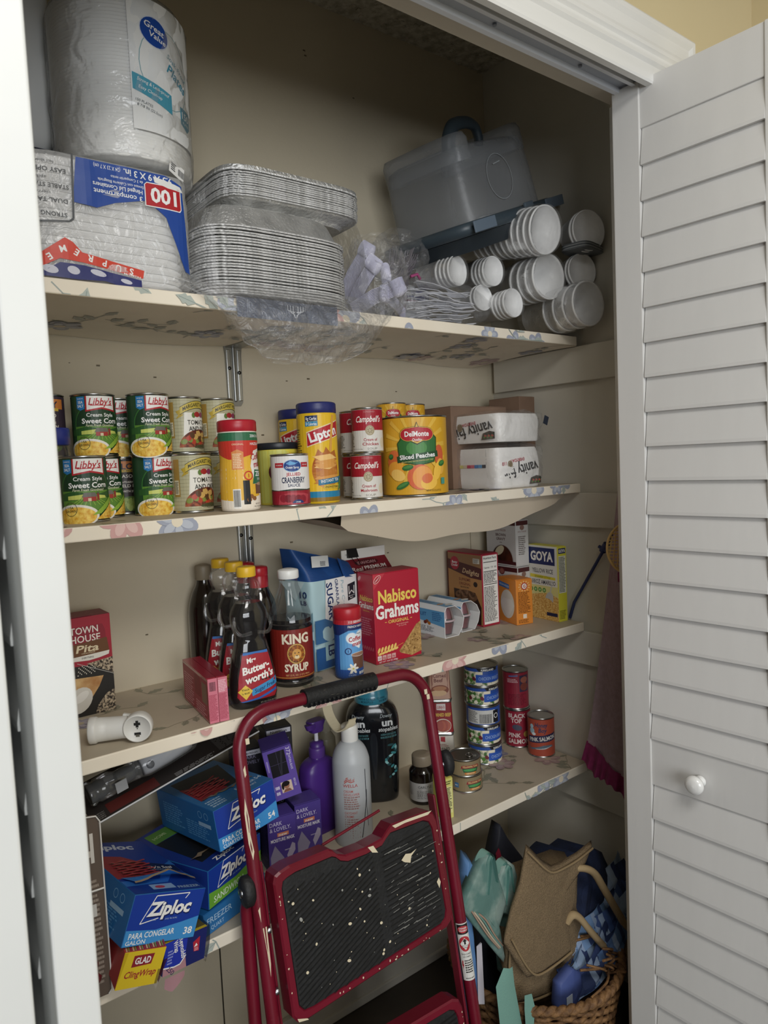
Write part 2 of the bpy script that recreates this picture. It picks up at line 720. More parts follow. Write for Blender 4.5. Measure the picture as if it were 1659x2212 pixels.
mb = MB()                                              # front wall with the door opening
mb.box((-1.0, -0.6105, 2.3), (4.9, 0.105, 0.46), 'header_paint')
mb.box((-2.4, -0.6105, 1.035), (1.8, 0.105, 2.07), 'header_paint')
mb.box((0.62, -0.6105, 1.035), (1.68, 0.105, 2.07), 'header_paint')
mb.box((-1.0, -0.664, 2.37), (4.9, 0.004, 0.60), 'room_paint')
struct('wall_front', mb)
mb = MB()
mb.box((0.2, -2.29, 1.25), (0.1, 3.27, 2.5), 'room_paint')
struct('wall_room_side', mb)
mb = MB()
mb.box((-1.0, -2.3, 2.62), (4.9, 3.3, 0.1), 'popcorn')
struct('ceiling_room', mb)

# door head casing with its moulded profile, side casing, overhead track
prof = [(0, 0), (-0.012, 0), (-0.014, 0.004), (-0.0145, 0.03), (-0.019, 0.036), (-0.019, 0.043), (-0.0155, 0.046), (-0.0155, 0.051), (-0.020, 0.056),
        (-0.0205, 0.062), (-0.0175, 0.07), (-0.018, 0.09), (-0.0225, 0.098), (-0.023, 0.106), (-0.019, 0.112), (0, 0.112)]
mb = MB()
x0, x1 = -2.6, -0.235
a = [(x0, -0.666 + y, 2.047 + z) for y, z in prof]
b = [(x1 + z, -0.666 + y, 2.047 + z) for y, z in prof]
mb.rings([b, a], 'trim_paint', False)
a = [(x1 + z, -0.666 + y, 2.047 + z) for y, z in prof]
b = [(x1 + z, -0.666 + y, 0.0) for y, z in prof]
mb.rings([b, a], 'trim_paint', False)
mb.box((-0.219, -0.612, 1.03), (0.02, 0.1, 2.06), 'trim_paint')
struct('trim_1', mb)
mb = MB()
for y in (-0.611, -0.640):
    mb.box((-0.84, y, 2.0635), (1.2, 0.0022, 0.013), 'e4e8ee:r30')
mb.box((-0.84, -0.607, 2.0577), (1.2, 0.009, 0.0016), 'e4e8ee:r30')
mb.box((-0.84, -0.643, 2.0577), (1.2, 0.007, 0.0016), 'e4e8ee:r30')
mb.box((-0.84, -0.6255, 2.0685), (1.2, 0.028, 0.003), 'aeb4be:r30')
for x in (-0.4, -0.62, -0.9):
    mb.lathe([(0.0035, 0), (0.0035, -0.003)], '8d9096:m', 10, c=(x, -0.621, 2.0665))
tag(mb.build('trim_2'), kind='structure')
mb = MB()
mb.box((-0.84, -0.007, 0.036), (1.64, 0.014, 0.072), 'side_paint', 0.002)
mb.box((-0.84, -0.010, 0.012), (1.64, 0.018, 0.024), 'side_paint', 0.004)
struct('baseboard_back', mb)


def door_leaf(name, parent, loc, rz, knob=False, X=0.335, st=0.057, st2=0.055, top=2.064):
    """one leaf of a louvered bifold door; local -Y is the face, X runs along the leaf"""
    T = 0.03
    m = MB()
    m.box((st / 2, T / 2, (top + 0.012) / 2), (st, T, top - 0.012), 'door_paint', 0.002)
    m.box((X - st2 / 2, T / 2, (top + 0.012) / 2), (st2, T, top - 0.012), 'door_paint', 0.002)
    a, b = st - 0.001, X - st2 + 0.001
    for z0, z1 in ((1.977, top), (0.7005, 0.7955), (0.012, 0.17)):
        m.box(((a + b) / 2, T / 2 + 0.001, (z0 + z1) / 2), (b - a, T - 0.004, z1 - z0), 'door_paint', 0.0015)
    o = m.build(name, parent, loc, (0, 0, radians(rz)))
    m = MB()
    sp = 0.0662
    for z_top, n in ((1.979, 18), (0.702, 8)):
        for i in range(n):
            zt = z_top - i * sp
            zb = zt - sp - 0.004
            if n == 18:
                zb = max(zb, 0.797)
            # slat: lip at the face below, tucked behind the one above
            ys = [(-0.0015, zb), (0.0025, zb - 0.0005), (0.012, zb + 0.001), (0.0155, zt), (0.0075, zt), (-0.0015, zb + 0.006)]
            m.rings([[(b - 0.0005, y, z) for y, z in ys], [(a + 0.003, y, z) for y, z in ys]], 'door_paint', False)
    m.build('louver_slats', o)
    if knob:
        k = MB()
        X2 = Matrix.Translation((0.158, 0.0, 0.742)) @ Matrix.Rotation(pi / 2, 4, 'X')
        k.lathe([(0.0, 0), (0.0105, 0.0), (0.0105, 0.003), (0.0075, 0.006), (0.0075, 0.013), (0.012, 0.017), (0.0165, 0.021), (0.0178, 0.026),
                 (0.0165, 0.031), (0.011, 0.0345), (0.0, 0.0355)], 'f2f2ef:r22:c', 28, cap0=False, cap1=False, X=X2)
        k.build('door_knob', o)
    return o


d1 = tag(empty('door_1', (-0.27, -0.595, 0), -87.2), kind='structure')
door_leaf('leading_leaf', d1, (0, 0, 0), 0, True)
mb = MB()
mb.lathe([(0.004, 2.064), (0.004, 2.076)], '8d9096:m', 10, c=(0.022, 0.015, 0), smooth=False)
mb.lathe([(0.0, 2.0665), (0.0125, 2.0665), (0.0135, 2.069), (0.0125, 2.073), (0.0, 2.073)], 'd8dade:r30', 20, c=(0.022, 0.015, 0))
mb.build('guide_roller', d1)
door_leaf('pivot_leaf', d1, (0.012, 0.034, 0), 0)
d2 = tag(empty('door_2', (0, 0, 0)), kind='structure')
for nm, x, y, rz in (('leading_leaf', -1.4175, -0.566, -90), ('pivot_leaf', -1.4615, -0.566, -90)):
    m_ = door_leaf(nm, d2, (x, y, 0), rz)
    m_.data.materials[0] = MATS['door_white']
    for c_ in m_.children:
        c_.data.materials[0] = MATS['door_white']


# ------------------------------------------------------------ shelf paper
def flower(A, cx, cy, r, c1, c2, c3, rnd, n=6):
    a0 = rnd.uniform(0, 6)
    for i in range(n):
        a = a0 + i * 2 * pi / n
        A.e(cx + cos(a) * r * 0.6, cy + sin(a) * r * 0.6, r * 0.5, r * 0.36, c1, 14, math.degrees(a))
    for i in range(n):
        a = a0 + i * 2 * pi / n
        A.e(cx + cos(a) * r * 0.5, cy + sin(a) * r * 0.5, r * 0.33, r * 0.2, c2, 12, math.degrees(a))
    A.e(cx, cy, r * 0.28, r * 0.28, c3, 12)


def leaf(A, x, y, L, ang, c, vein):
    ca, sa = cos(ang), sin(ang)
    pts = [(0, 0), (0.2, 0.14), (0.34, 0.24), (0.48, 0.17), (0.6, 0.26), (0.74, 0.13), (1, 0), (0.74, -0.13), (0.6, -0.26), (0.48, -0.17), (0.34, -0.24), (0.2, -0.14)]
    A.p([(x + L * (p * ca - q * sa), y + L * (p * sa + q * ca)) for p, q in pts], c)
    A.ln([(x, y), (x + L * 0.85 * ca, y + L * 0.85 * sa)], L * 0.03, vein)


def spray(A, x0, y0, x1, y1, seed, n, pal, r=0.03):
    """stems, leaves and blooms of the printed shelf paper"""
    rnd = random.Random(seed)
    st, lf, vein, b1, b2, b3, p1, p2 = pal
    for i in range(n):
        cx, cy = rnd.uniform(x0, x1), rnd.uniform(y0, y1)
        ang = rnd.uniform(0, 2 * pi)
        pts = []
        x, y = cx, cy
        for k in range(7):
            pts.append((x, y))
            x += cos(ang) * 0.02
            y += sin(ang) * 0.02
            ang += rnd.uniform(-0.55, 0.55)
        A.ln(pts, 0.0022, st)
        for k in (1, 3, 4, 6):
            leaf(A, pts[k][0], pts[k][1], rnd.uniform(0.024, 0.042), ang + rnd.choice((-1, 1)) * rnd.uniform(0.5, 1.3), lf, vein)
        if i % 2 == 0:
            flower(A, cx, cy, rnd.uniform(0.7, 1.1) * r, *((b1, b2, b3) if rnd.random() < 0.6 else (p1, p2, b3)), rnd)
    return A


def clip_art(A, x0, y0, x1, y1):
    out = []
    for lv, mat, polys, bb in A.items:
        ps = []
        for q in polys:
            for ax, val, less in ((0, x0, False), (0, x1, True), (1, y0, False), (1, y1, True)):
                q = clipcut(q, ax, val, less) if len(q) > 2 else []
            if len(q) > 2:
                ps.append(q)
        if ps:
            out.append((lv, mat, ps, bb))
    A.items = out
    return A


PAL_TOP_SHADED = ('948c77', '8f8c78', '7a7867', '9590a0', 'a8a2ad', 'b9ad94', 'a88f8a', 'b59f98')  # the front print again, with the dimmer light on tops put into its colours
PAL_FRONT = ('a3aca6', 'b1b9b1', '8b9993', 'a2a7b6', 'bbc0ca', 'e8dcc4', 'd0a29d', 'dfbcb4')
SHX0, SHX1, SHD, SHT = -1.64, -0.019, 0.31, 0.023


def bracket(parent, x, zt, name='bracket'):
    """pressed steel shelf bracket, ridged upright on the wall and an arm under the board"""
    m = MB()
    pts = [(-0.021, 0), (-0.019, -0.02), (-0.0175, -0.12), (-0.012, -0.128), (0.012, -0.128), (0.0175, -0.12), (0.019, -0.02), (0.021, 0)]
    m.rings([[(x + a, -0.001, zt + b) for a, b in pts], [(x + a, -0.0045, zt + b) for a, b in pts]], '9a9b99:m:r38', False)
    m.box((x, -0.0055, zt - 0.06), (0.006, 0.005, 0.118), '8a8b89:m:r35', 0.002)
    for s_ in (-1, 1):
        m.box((x + s_ * 0.0125, -0.005, zt - 0.062), (0.008, 0.003, 0.11), 'b0b1af:m:r35', 0.001)
    m.rings([[(x - 0.019, -0.001, zt), (x + 0.019, -0.001, zt), (x + 0.019, -0.004, zt - 0.003), (x - 0.019, -0.004, zt - 0.003)],
             [(x - 0.012, -0.19, zt), (x + 0.012, -0.19, zt), (x + 0.012, -0.19, zt - 0.003), (x - 0.012, -0.19, zt - 0.003)]], '9a9b99:m:r38', False)
    for sx_, dz in ((-0.0115, -0.047), (0.0115, -0.056)):
        m.lathe([(0, 0), (0.0042, 0), (0.0036, 0.0022), (0, 0.0026)], '5c5d5c:m:r30', 14, X=Matrix.Translation((x + sx_, -0.0064, zt + dz)) @ Matrix.Rotation(pi / 2, 4, 'X'))
    return m.build(name, parent)


SHELVES = ((1, 1.664, 'topmost closet shelf covered in floral paper, under the foil pans', 11),
           (2, 1.295, 'second closet shelf from the top, floral paper edge, carrying stacked food cans', 27),
           (3, 0.936, 'third closet shelf from the top in floral paper, carrying syrup bottles and boxes', 31),
           (4, 0.564, 'lowest closet shelf in floral paper, behind the red step stool', 45))
for k, zt, lab, seed in SHELVES:
    sh = thing('wall_shelf', lab, 'shelf', (0, 0, zt), group='floral papered closet shelves')
    m = MB()
    W = SHX1 - SHX0
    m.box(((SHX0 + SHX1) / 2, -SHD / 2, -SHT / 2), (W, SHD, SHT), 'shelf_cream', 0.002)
    m.box(((SHX0 + SHX1) / 2, -SHD / 2, 0.0), (W - 0.004, SHD - 0.004, 0.0002), 'shelf_top_shaded')
    A = spray(Art(), 0.3, 0, W, SHD, seed, 26, PAL_TOP_SHADED, 0.032)
    clip_art(A, 0.003, 0.003, W - 0.003, SHD - 0.003)
    A.onto(m, lambda u, v, l: (SHX0 + u, -SHD + v, 0.0001 + l))
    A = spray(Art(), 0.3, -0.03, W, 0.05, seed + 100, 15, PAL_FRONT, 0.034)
    clip_art(A, 0.003, 0.001, W - 0.003, SHT - 0.001)
    A.onto(m, lambda u, v, l: (SHX0 + u, -SHD - l, -SHT + v))
    m.build('board', sh)
    if k == 1:                      # loose lining on the underside, sagging at the right end
        p = MB()
        drop = lambda u, v: 0.006 + 0.016 * max(0, u - 0.62) * (v ** 1.5) * 2 + 0.003 * sin(u * 23 + v * 5) * v
        px = lambda u, v: (SHX0 + W * (u - 0.045 * v * max(0, (u - 0.6) / 0.4)), -SHD + 0.001 + (SHD - 0.004) * v, -SHT - drop(u, v) * (0.15 + 0.85 * v))
        p.sheet(lambda u, v: px(u, v), 60, 10, 'lining')
        A = spray(Art(), 0.2, 0, W, SHD, 77, 34, ('a8aaa4', 'b0b2aa', '9a9b94', 'a9abba', 'bcbfca', 'd6cbb8', 'c2a9aa', 'cfbcbb'), 0.036)  # print colours lightened to make up for the dim underside
        clip_art(A, 0.01, 0.004, W - 0.01, SHD - 0.01)
        A.onto(p, lambda u, v, l: tuple(Vector(px(u / W, v / SHD)) - Vector((0, 0, 0.0006 + l))), 0.03, 0.03)
        p.build('shelf_paper', sh)
    if k == 2:                      # brown backing of the lining hanging loose
        p = MB()
        def hang(u, v):
            x = -0.745 + 0.68 * u
            y = -0.292 + 0.25 * v
            s_ = (sin(pi * min(1, u * 1.02)) ** 0.55) if u > 0 else 0
            z = -SHT - 0.004 - (0.058 * s_ + 0.016 * (1 - u)) * (1 - 0.75 * v) + 0.004 * sin(u * 17 + v * 6)
            return (x, y, z)
        p.sheet(hang, 40, 10, 'bdb09c:r80')
        # the turned-down front of the sheet up to the board
        p.sheet(lambda u, v: tuple(Vector(hang(u, 0)).lerp(Vector((-0.745 + 0.68 * u, -0.296, -SHT)), v)), 40, 4, 'bdb09c:r80')
        p.build('shelf_paper', sh)
    bracket(sh, (-0.812, -0.808, -0.802, -0.79)[k - 1], -SHT - (0.004 if k == 1 else 0.0))
    if k == 3:                      # painted strap ending in a hook
        h = MB()
        path = smooth_prof([(-0.722, -0.16, -SHT), (-0.722, -0.165, -0.07), (-0.719, -0.175, -0.105), (-0.712, -0.2, -0.128), (-0.703, -0.222, -0.118), (-0.697, -0.228, -0.1)], 5)
        rs = []
        for i, q in enumerate(path):
            t = (Vector(path[min(i + 1, len(path) - 1)]) - Vector(path[max(i - 1, 0)])).normalized()
            n = t.cross(Vector((1, 0, 0))).normalized() * 0.0012
            w = Vector((0.0115, 0, 0)) * (1.0 if i < len(path) - 3 else 0.8)
            c = Vector(q)
            rs.append([tuple(c - w - n), tuple(c + w - n), tuple(c + w + n), tuple(c - w + n)])
        h.rings(rs, 'd9cdae:r50', False)
        h.build('hook', sh)
    # cleat that carries the right end of the shelf
    c = MB()
    c.box((-0.009, -0.265, -SHT - 0.045), (0.018, 0.49, 0.088), 'side_paint', 0.002)
    c.build('cleat', sh)

# ============================================================ top shelf
S1, S2, S3, S4 = 1.664, 1.295, 0.936, 0.564
WHT = 'f0f0ee'


def shell(m, rs_fn, nz, nseg, mat, seed, amp, sc, c=(0, 0, 0)):
    rs = []
    for i in range(nz + 1):
        r = []
        for p in rs_fn(i / nz, nseg):
            p = Vector(p)
            n = Vector((p.x - c[0], p.y - c[1], 0)).normalized()
            k = bag_noise(p, amp, sc, seed)
            if mat in ('bag_clear', 'bag_milky', 'wrap_clear'):
                k += amp * (0.9 - 2.2 * abs(noise.noise(p * sc * 1.7 + Vector((seed, 2, 5)))))
            r.append(tuple(p + n * k))
        rs.append(r)
    return m.rings(rs, mat, mat != 'bag_clear', False, False)


# --- wrapped column of paper plates
t = thing('plate_pack', 'tall clear-wrapped column of white paper plates with a blue oval badge', 'paper plates', (-1.078, -0.178, 1.8635), 21)
R = 0.1105
m = MB()
pr = [(0.001, 0.012)]
for i in range(46):
    z = 0.012 + i * 0.0055
    pr += [(R - 0.003, z), (R, z + 0.0022), (R - 0.001, z + 0.004)]
pr.append((0.001, 0.012 + 46 * 0.0055))
m.lathe(pr, 'e9e9e6', 56, cap0=False, cap1=False)
m.build('plate_stack', t)
m = MB()
Rw = [(0.02, 0.0), (0.075, 0.002), (0.104, 0.006), (0.1125, 0.016), (0.1128, 0.1), (0.1128, 0.2), (0.1122, 0.262), (0.104, 0.276), (0.07, 0.285), (0.03, 0.30)]
def wr(f, n):
    i = min(int(f * (len(Rw) - 1)), len(Rw) - 2)
    g = f * (len(Rw) - 1) - i
    r, z = Rw[i][0] + (Rw[i + 1][0] - Rw[i][0]) * g, Rw[i][1] + (Rw[i + 1][1] - Rw[i][1]) * g
    return [(r * cos(2 * pi * j / n), r * sin(2 * pi * j / n), z) for j in range(n)]
shell(m, wr, 45, 72, 'wrap_clear', 4, 0.0022, 22)
m.build('clear_wrapper', t)
A = Art()
A.r(-0.062, 0.055, 0.09, 0.262, 'eaebea')
A.ring(0.004, 0.163, 0.052, 0.062, 0.0014, '8fb0b8')
A.e(-0.018, 0.213, 0.0265, 0.0235, 'cfd8e6', 26, -18)
A.e(-0.018, 0.213, 0.025, 0.022, '17479e', 26, -18)
A.t('Great', -0.018, 0.220, 0.0095, WHT, 0.036, 0.012, rot=-14)
A.t('Value', -0.013, 0.2065, 0.0085, WHT, 0.032, 0.012, rot=-14)
A.t('Soak-Proof', 0.028, 0.176, 0.008, '6f98a4', 0.052, rot=-26)
A.t('Plates', 0.026, 0.158, 0.015, '3f8ba4', 0.048, 0.012, rot=-26)
A.p([(-0.06, 0.142), (0.008, 0.125), (0.008, 0.094), (-0.06, 0.116)], '4d9db6')
A.t('Strong & Leak-proof', -0.025, 0.127, 0.0052, WHT, 0.056, rot=-13)
A.t('Easy Clean-up', -0.031, 0.117, 0.0052, WHT, 0.04, rot=-13)
A.t('150 PLATES', -0.043, 0.098, 0.0042, '6d7476', 0.028, rot=-12)
A.t('8 7/8 IN (22.5cm)', -0.034, 0.089, 0.0042, '6d7476', 0.042, rot=-12)
A.p([(0.03, 0.118), (0.062, 0.118), (0.062, 0.092), (0.05, 0.082), (0.03, 0.09)], '3f8ba4')
A.t('150', 0.046, 0.106, 0.011, WHT, 0.024, 0.01)
A.t('PLATES', 0.046, 0.094, 0.004, WHT, 0.02)
m = MB()
A.onto(m, cylmap(0.1132), 0.008)
m.build('printed_label', t)
m = MB()
m.sheet(lambda u, v: (-0.004 + 0.034 * u, -0.1135 + 0.004 * u + 0.004 * (1 - v), 0.004 + 0.02 * v - 0.01 * u), 3, 3, 'e6e6e4')
A = Art()
A.lines(0.004, 0.016, 0.004, 0.016, 4, '333333', 5)
A.bars(0.02, 0.034, 0.004, 0.014, '333333', 8)
A.onto(m, lambda u, v, l: (-0.004 + u, -0.1138 + 0.12 * u + 0.004 * (1 - v / 0.02) - l, 0.004 + v - 0.29 * u))
m.build('barcode_flap', t)

# --- pack of hinged foam containers, standing upside down
t = thing('container_pack', 'bag of white foam lunch containers with upside-down blue and red print, under the wrapped plates', 'foam containers', (-1.1425, -0.185, S1))
m = MB()
for i in range(14):
    z = 0.006 + i * 0.0132
    m.rings([rrect(0.232, 0.19, z, 40, 7), rrect(0.24, 0.2, z + 0.004, 40, 7), rrect(0.24, 0.2, z + 0.007, 40, 7), rrect(0.228, 0.188, z + 0.0125, 40, 7)], 'foam', True)
m.build('foam_containers', t)
m = MB()
def wr(f, n):
    k = min(1, 0.86 + 2.2 * sin(pi * min(f, 1)) ** 0.6)
    return rrect(0.266 * min(1, k), 0.224 * min(1, k), 0.001 + 0.194 * f, n, 6.5)
shell(m, wr, 26, 96, 'bag_milky', 9, 0.0022, 20)
m.rings([rrect(0.235, 0.195, 0.195, 40, 6), rrect(0.1, 0.08, 0.1965, 40, 6)], 'bag_milky', True, False, True)
m.build('film_bag', t)
A = Art()
BL = '1c479b'
A.p([(-0.0511, 0.1863), (0.0854, 0.186), (0.1151, 0.176), (0.1237, 0.0358), (0.1134, 0.0383), (0.0837, 0.1192), (0.0552, 0.1412), (0.0037, 0.1283), (-0.025, 0.1161), (-0.0596, 0.1188)], BL)
A.t('9.5 X 9 X 3 in.', 0.058, 0.178, 0.0098, WHT, 0.078, 0.012, rot=180)
A.t('(24 X 23 X 7 cm)', -0.006, 0.1795, 0.0058, WHT, 0.04, rot=180)
A.t('de 3 Compartimiento', 0.024, 0.1675, 0.0044, WHT, 0.05, rot=180)
A.t('Envase con Cubierta Bisagrada', 0.014, 0.1595, 0.0044, WHT, 0.07, rot=180)
A.t('Hinged Lid Containers', 0.009, 0.1515, 0.0062, WHT, 0.076, 0.01, rot=180)
A.t('3 compartment', 0.009, 0.1412, 0.0072, WHT, 0.075, 0.01, rot=180)
for d_, c_ in ((0.0015, WHT), (0, 'b3212b')):
    A.p([(0.052 - d_, 0.134 - d_), (0.108 + d_, 0.134 - d_), (0.111 + d_, 0.137), (0.111 + d_, 0.166), (0.108, 0.169 + d_), (0.055, 0.169 + d_), (0.052 - d_, 0.166)], c_)
A.t('100', 0.082, 0.1515, 0.022, WHT, 0.044, 0.025, rot=180)
A.p([(0.066, 0.181), (0.112, 0.174), (0.117, 0.166), (0.09, 0.167), (0.068, 0.172)], 'e7e7e4')
A.ln([(-0.0563, 0.19), (-0.0605, 0.094), (-0.066, 0.089), (-0.12, 0.083)], 0.003, '4a4d50')
for s_, x, y, w in (('EASY OPEN', -0.092, 0.161, 0.05), ('facil abierto', -0.098, 0.172, 0.03), ('STABLE STACK', -0.094, 0.138, 0.06), ('apilar', -0.104, 0.149, 0.02),
                    ('DUAL TAB', -0.09, 0.117, 0.046), ('cierre', -0.1, 0.127, 0.02), ('STRONG', -0.087, 0.097, 0.036)):
    A.t(s_, x, y, 0.0062 if s_.isupper() else 0.004, '35383b', w, 0.012 if s_.isupper() else 0, rot=180)
A.p([(-0.1248, 0.0279), (-0.0753, 0.0643), (-0.0646, 0.0591), (-0.0517, 0.0453), (0.0414, 0.0294), (0.039, 0.0168), (-0.0514, 0.0302), (-0.084, 0.0327), (-0.1243, 0.0106)], 'd2402c')
for ch, x, y, rt in (('S', 0.021, 0.0255, 172), ('U', 0.001, 0.0285, 172), ('P', -0.02, 0.033, 170), ('R', -0.041, 0.0375, 166), ('E', -0.06, 0.044, 150), ('M', -0.079, 0.047, 196), ('E', -0.098, 0.034, 212)):
    A.t(ch, x, y, 0.0095, WHT, None, 0.02, rot=rt)
A.t('PREMIUM', 0.022, 0.0195, 0.003, WHT, 0.026, rot=172)
A.p([(-0.118, 0.006), (-0.084, 0.027), (-0.05, 0.026), (0.036, 0.0135), (0.036, 0.003), (0.0, 0.001), (-0.02, 0.006), (-0.06, 0.004)], '23296b')
for x, y, rx, ry in ((-0.098, 0.016, 0.011, 0.006), (-0.066, 0.017, 0.009, 0.006), (-0.03, 0.017, 0.012, 0.0045), (0.012, 0.009, 0.009, 0.0035)):
    A.e(x, y, rx, ry, 'c9c9d6', 14, -12)
m = MB()
def cmap(u, v, l):
    e = 6.5
    w, d = 0.2705, 0.2285
    uu = min(0.999, abs(2 * u / w))
    y = -d / 2 * (1 - uu ** e) ** (1 / e)
    return (u, y - l + 0.0005 - bag_noise((u, y, v), 0.0018, 20, 9), v)
A.onto(m, cmap, 0.008, 0.008)
m.build('printed_film', t)

# --- more wrapped paper goods behind the door edge
t = thing('paper_towel_pack', 'white plastic-wrapped pack half hidden behind the left door edge', 'paper towels', (-1.225, -0.075, 1.9235))
m = MB()
shell(m, lambda f, n: rrect(0.115 * min(1, 0.8 + 3 * sin(pi * f) ** 0.5), 0.13 * min(1, 0.8 + 3 * sin(pi * f) ** 0.5), 0.31 * f, n, 3.2), 24, 48, 'dfe0de:r30', 3, 0.005, 15)
m.rings([rrect(0.1, 0.11, 0.308, 30, 3), rrect(0.02, 0.02, 0.314, 30, 3)], 'dfe0de:r30', True, False, True)
m.build('wrapped_roll', t)
m = MB()
m.rings([rrect(0.06, 0.06, 0.0, 24, 3, (0.03, 0.02)), rrect(0.055, 0.055, 0.03, 24, 3, (0.03, 0.02))], '1d5f4a:r30', True, True, True, X=Matrix.Translation((0, 0, 0.3135)))
m.build('green_cap', t)
t = thing('navy_tub', 'dark navy tub under the plastic-wrapped pack beside the left door edge', 'tub', (-1.225, -0.075, S1))
m = MB()
m.rings([rrect(0.10, 0.10, 0.0, 28, 5), rrect(0.108, 0.108, 0.01, 28, 5), rrect(0.112, 0.112, 0.235, 28, 5)], '1a1c38:r40')
m.build('tub_body', t)
m = MB()
m.rings([rrect(0.116, 0.116, 0.2355, 28, 5), rrect(0.116, 0.116, 0.256, 28, 5), rrect(0.108, 0.108, 0.259, 28, 5)], '1a1c38:r40')
m.build('lid', t)


# --- foil pans
def pan(w, d, h, rim, seed, e=5.5):
    rt = empty('foil_pan')
    rnd = random.Random(seed)
    n = 88
    m = MB()
    rs = []
    for a in range(7):
        ang = 2 * pi * a / 6
        ring = []
        for j, p in enumerate(rrect(w, d, 0, n, e)):
            ux, uy = p[0] / w, p[1] / d
            corner = max(0, min(1, (min(abs(ux), abs(uy)) - 0.30) / 0.1))
            k = 1 + corner * 0.006 * (1 if j % 2 else -1)
            cr = corner * rnd.uniform(-0.0006, 0.0006)
            ring.append((p[0] * k + cos(ang) * rim * 0.9 * ux * 2, p[1] * k + cos(ang) * rim * 0.9 * uy * 2, sin(ang) * rim + cr))
        rs.append(ring)
    m.rings(rs, 'foil_rim', True, False, False)
    m.build('rim', rt)
    m = MB()
    lv = [(1.0, 0.0), (0.965, -0.001), (0.945, -0.004), (0.84, -h + 0.006), (0.81, -h)]
    rs = []
    for s_, z in lv:
        ring = []
        for j, p in enumerate(rrect(w * s_, d * (1 - (1 - s_) * w / d), z, n, e)):
            k = 1 + (0.007 if (j % 4) < 2 else 0) * (1 if -h + 0.004 < z < -0.003 else 0)
            ring.append((p[0] * k, p[1] * k, z))
        rs.append(ring)
    m.rings(rs, 'foil', False, False, True)
    m.build('tub', rt)
    return rt


p0 = pan(0.312, 0.202, 0.046, 0.0019, 1, 3.8)
lab = 'shiny upside-down foil pan in the lower stack, rim edge to the front'
rnd = random.Random(2)
for i in range(25):
    loc = (-0.822 + rnd.uniform(-0.0015, 0.0015), -0.174 + rnd.uniform(-0.002, 0.002), 1.6785 + i * 0.00515)
    if i == 0:
        p0.location = loc
        p0.rotation_euler = (pi, 0, 0)
        tag(p0, lab, 'foil pan', 'foil pans nested in the lower stack')
    else:
        dup(p0, loc, rot=(pi, 0, radians(rnd.uniform(-0.5, 0.5))), label=lab if i < 24 else 'topmost foil pan of the lower stack, upside down with its ribbed sides bare')
p1 = pan(0.308, 0.24, 0.018, 0.0017, 7, 5.5)
lab = 'wide shallow foil pan in the upper stack, crimped corners, overhanging the lower stack'
for i in range(11):
    loc = (-0.772 + rnd.uniform(-0.0015, 0.0015), -0.133 + rnd.uniform(-0.0015, 0.0015), 1.868 + i * 0.004)
    if i == 0:
        p1.location = loc
        tag(p1, lab, 'foil pan', 'wide foil pans in the upper stack')
    else:
        dup(p1, loc, rnd.uniform(-0.4, 0.4))
t = thing('foil_pan', 'topmost wide foil pan of the upper stack with a broad smooth tan rim', 'foil pan', (-0.772, -0.133, 1.911))
m = MB()
m.rings([rrect(0.312, 0.244, 0.0, 88, 5.5), rrect(0.311, 0.243, 0.010, 88, 5.5), rrect(0.298, 0.23, 0.0125, 88, 5.5), rrect(0.285, 0.217, 0.004, 88, 5.5)], 'foil', False)
m.build('tub', t)
m = MB()
m.rings([[(p[0] * (1.004 + 0.004 * (j % 2)), p[1] * (1.004 + 0.004 * (j % 2)), 0.0005 + 0.003 * k) for j, p in enumerate(rrect(0.312, 0.244, 0, 88, 5.5))] for k in (0, 1)], 'foil_rim', False, False, False)
m.build('rim', t)
# dark tray card under the lower stack, with a hanging printed flap
t = thing('cardboard_tray', 'dark blue cardboard tray with a hanging flap and white chevron mark, under the foil pans', 'cardboard tray', (-0.85, -0.2, S1))
m = MB()
m.box((0.03, 0.03, 0.004), (0.26, 0.16, 0.006), '1f2430:r60')
m.build('tray', t)
m = MB()
m.box((0.0, -0.119, 0.010), (0.205, 0.0016, 0.034), '33415c:r55', X=Matrix.Translation((0, 0, -0.026)))
m.box((0.0, -0.084, 0.0035), (0.205, 0.072, 0.0016), '1f2430:r60')
A = Art()
for s_ in (-1, 1):
    for k in range(3):
        A.ln([(s_ * (0.016 - k * 0.0055), 0.028 + 0.0), (s_ * (0.016 - k * 0.0055), 0.019 - 0.002 * k), (s_ * (0.002 if k < 2 else 0.001), 0.0105 + 0.005 * (2 - k) - 0.004)], 0.0016, 'c9ced8')
for x in (-0.021, 0.021):
    A.ln([(x, 0.03), (x * 0.9, 0.016), (x, 0.002)], 0.0006, '8d97a8')
A.t('W', 0.0, 0.0, 0.0001, '33415c')
for x in (-0.095, -0.092):
    A.ln([(x, 0.001), (x, 0.032)], 0.0007, '8d97a8')
A.onto(m, lambda u, v, l: (0.012 + u, -0.1199 - l, -0.033 + v))
m.build('printed_flap', t)


# --- clear bag around the pans, hanging over the shelf edge
t = thing('plastic_bag', 'big clear crinkled plastic bag around the foil pans, drooping over the top shelf edge', 'plastic bag', (-0.82, -0.18, S1))
m = MB()
def wr(f, n):
    g = sin(pi * min(1, f * 0.8 + 0.12))
    w = 0.345 + 0.075 * (1 - f) ** 2 + 0.03 * g
    d = 0.235 + 0.012 * (1 - f)
    z = 0.002 + 0.2 * f
    return rrect(w, d, z, n, 3.6)
shell(m, wr, 22, 84, 'bag_clear', 12, 0.007, 16)
keep = []
for i_, f_ in enumerate(m.f):                 # the mouth of the bag gapes open in front of the pans
    c_ = sum((Vector(m.v[k]) for k in f_), Vector()) / len(f_)
    if not (c_.y < -0.09 and abs(c_.x) < 0.155 and c_.z > 0.03):
        keep.append(i_)
m.f, m.m, m.sm = [m.f[i] for i in keep], [m.m[i] for i in keep], [m.sm[i] for i in keep]
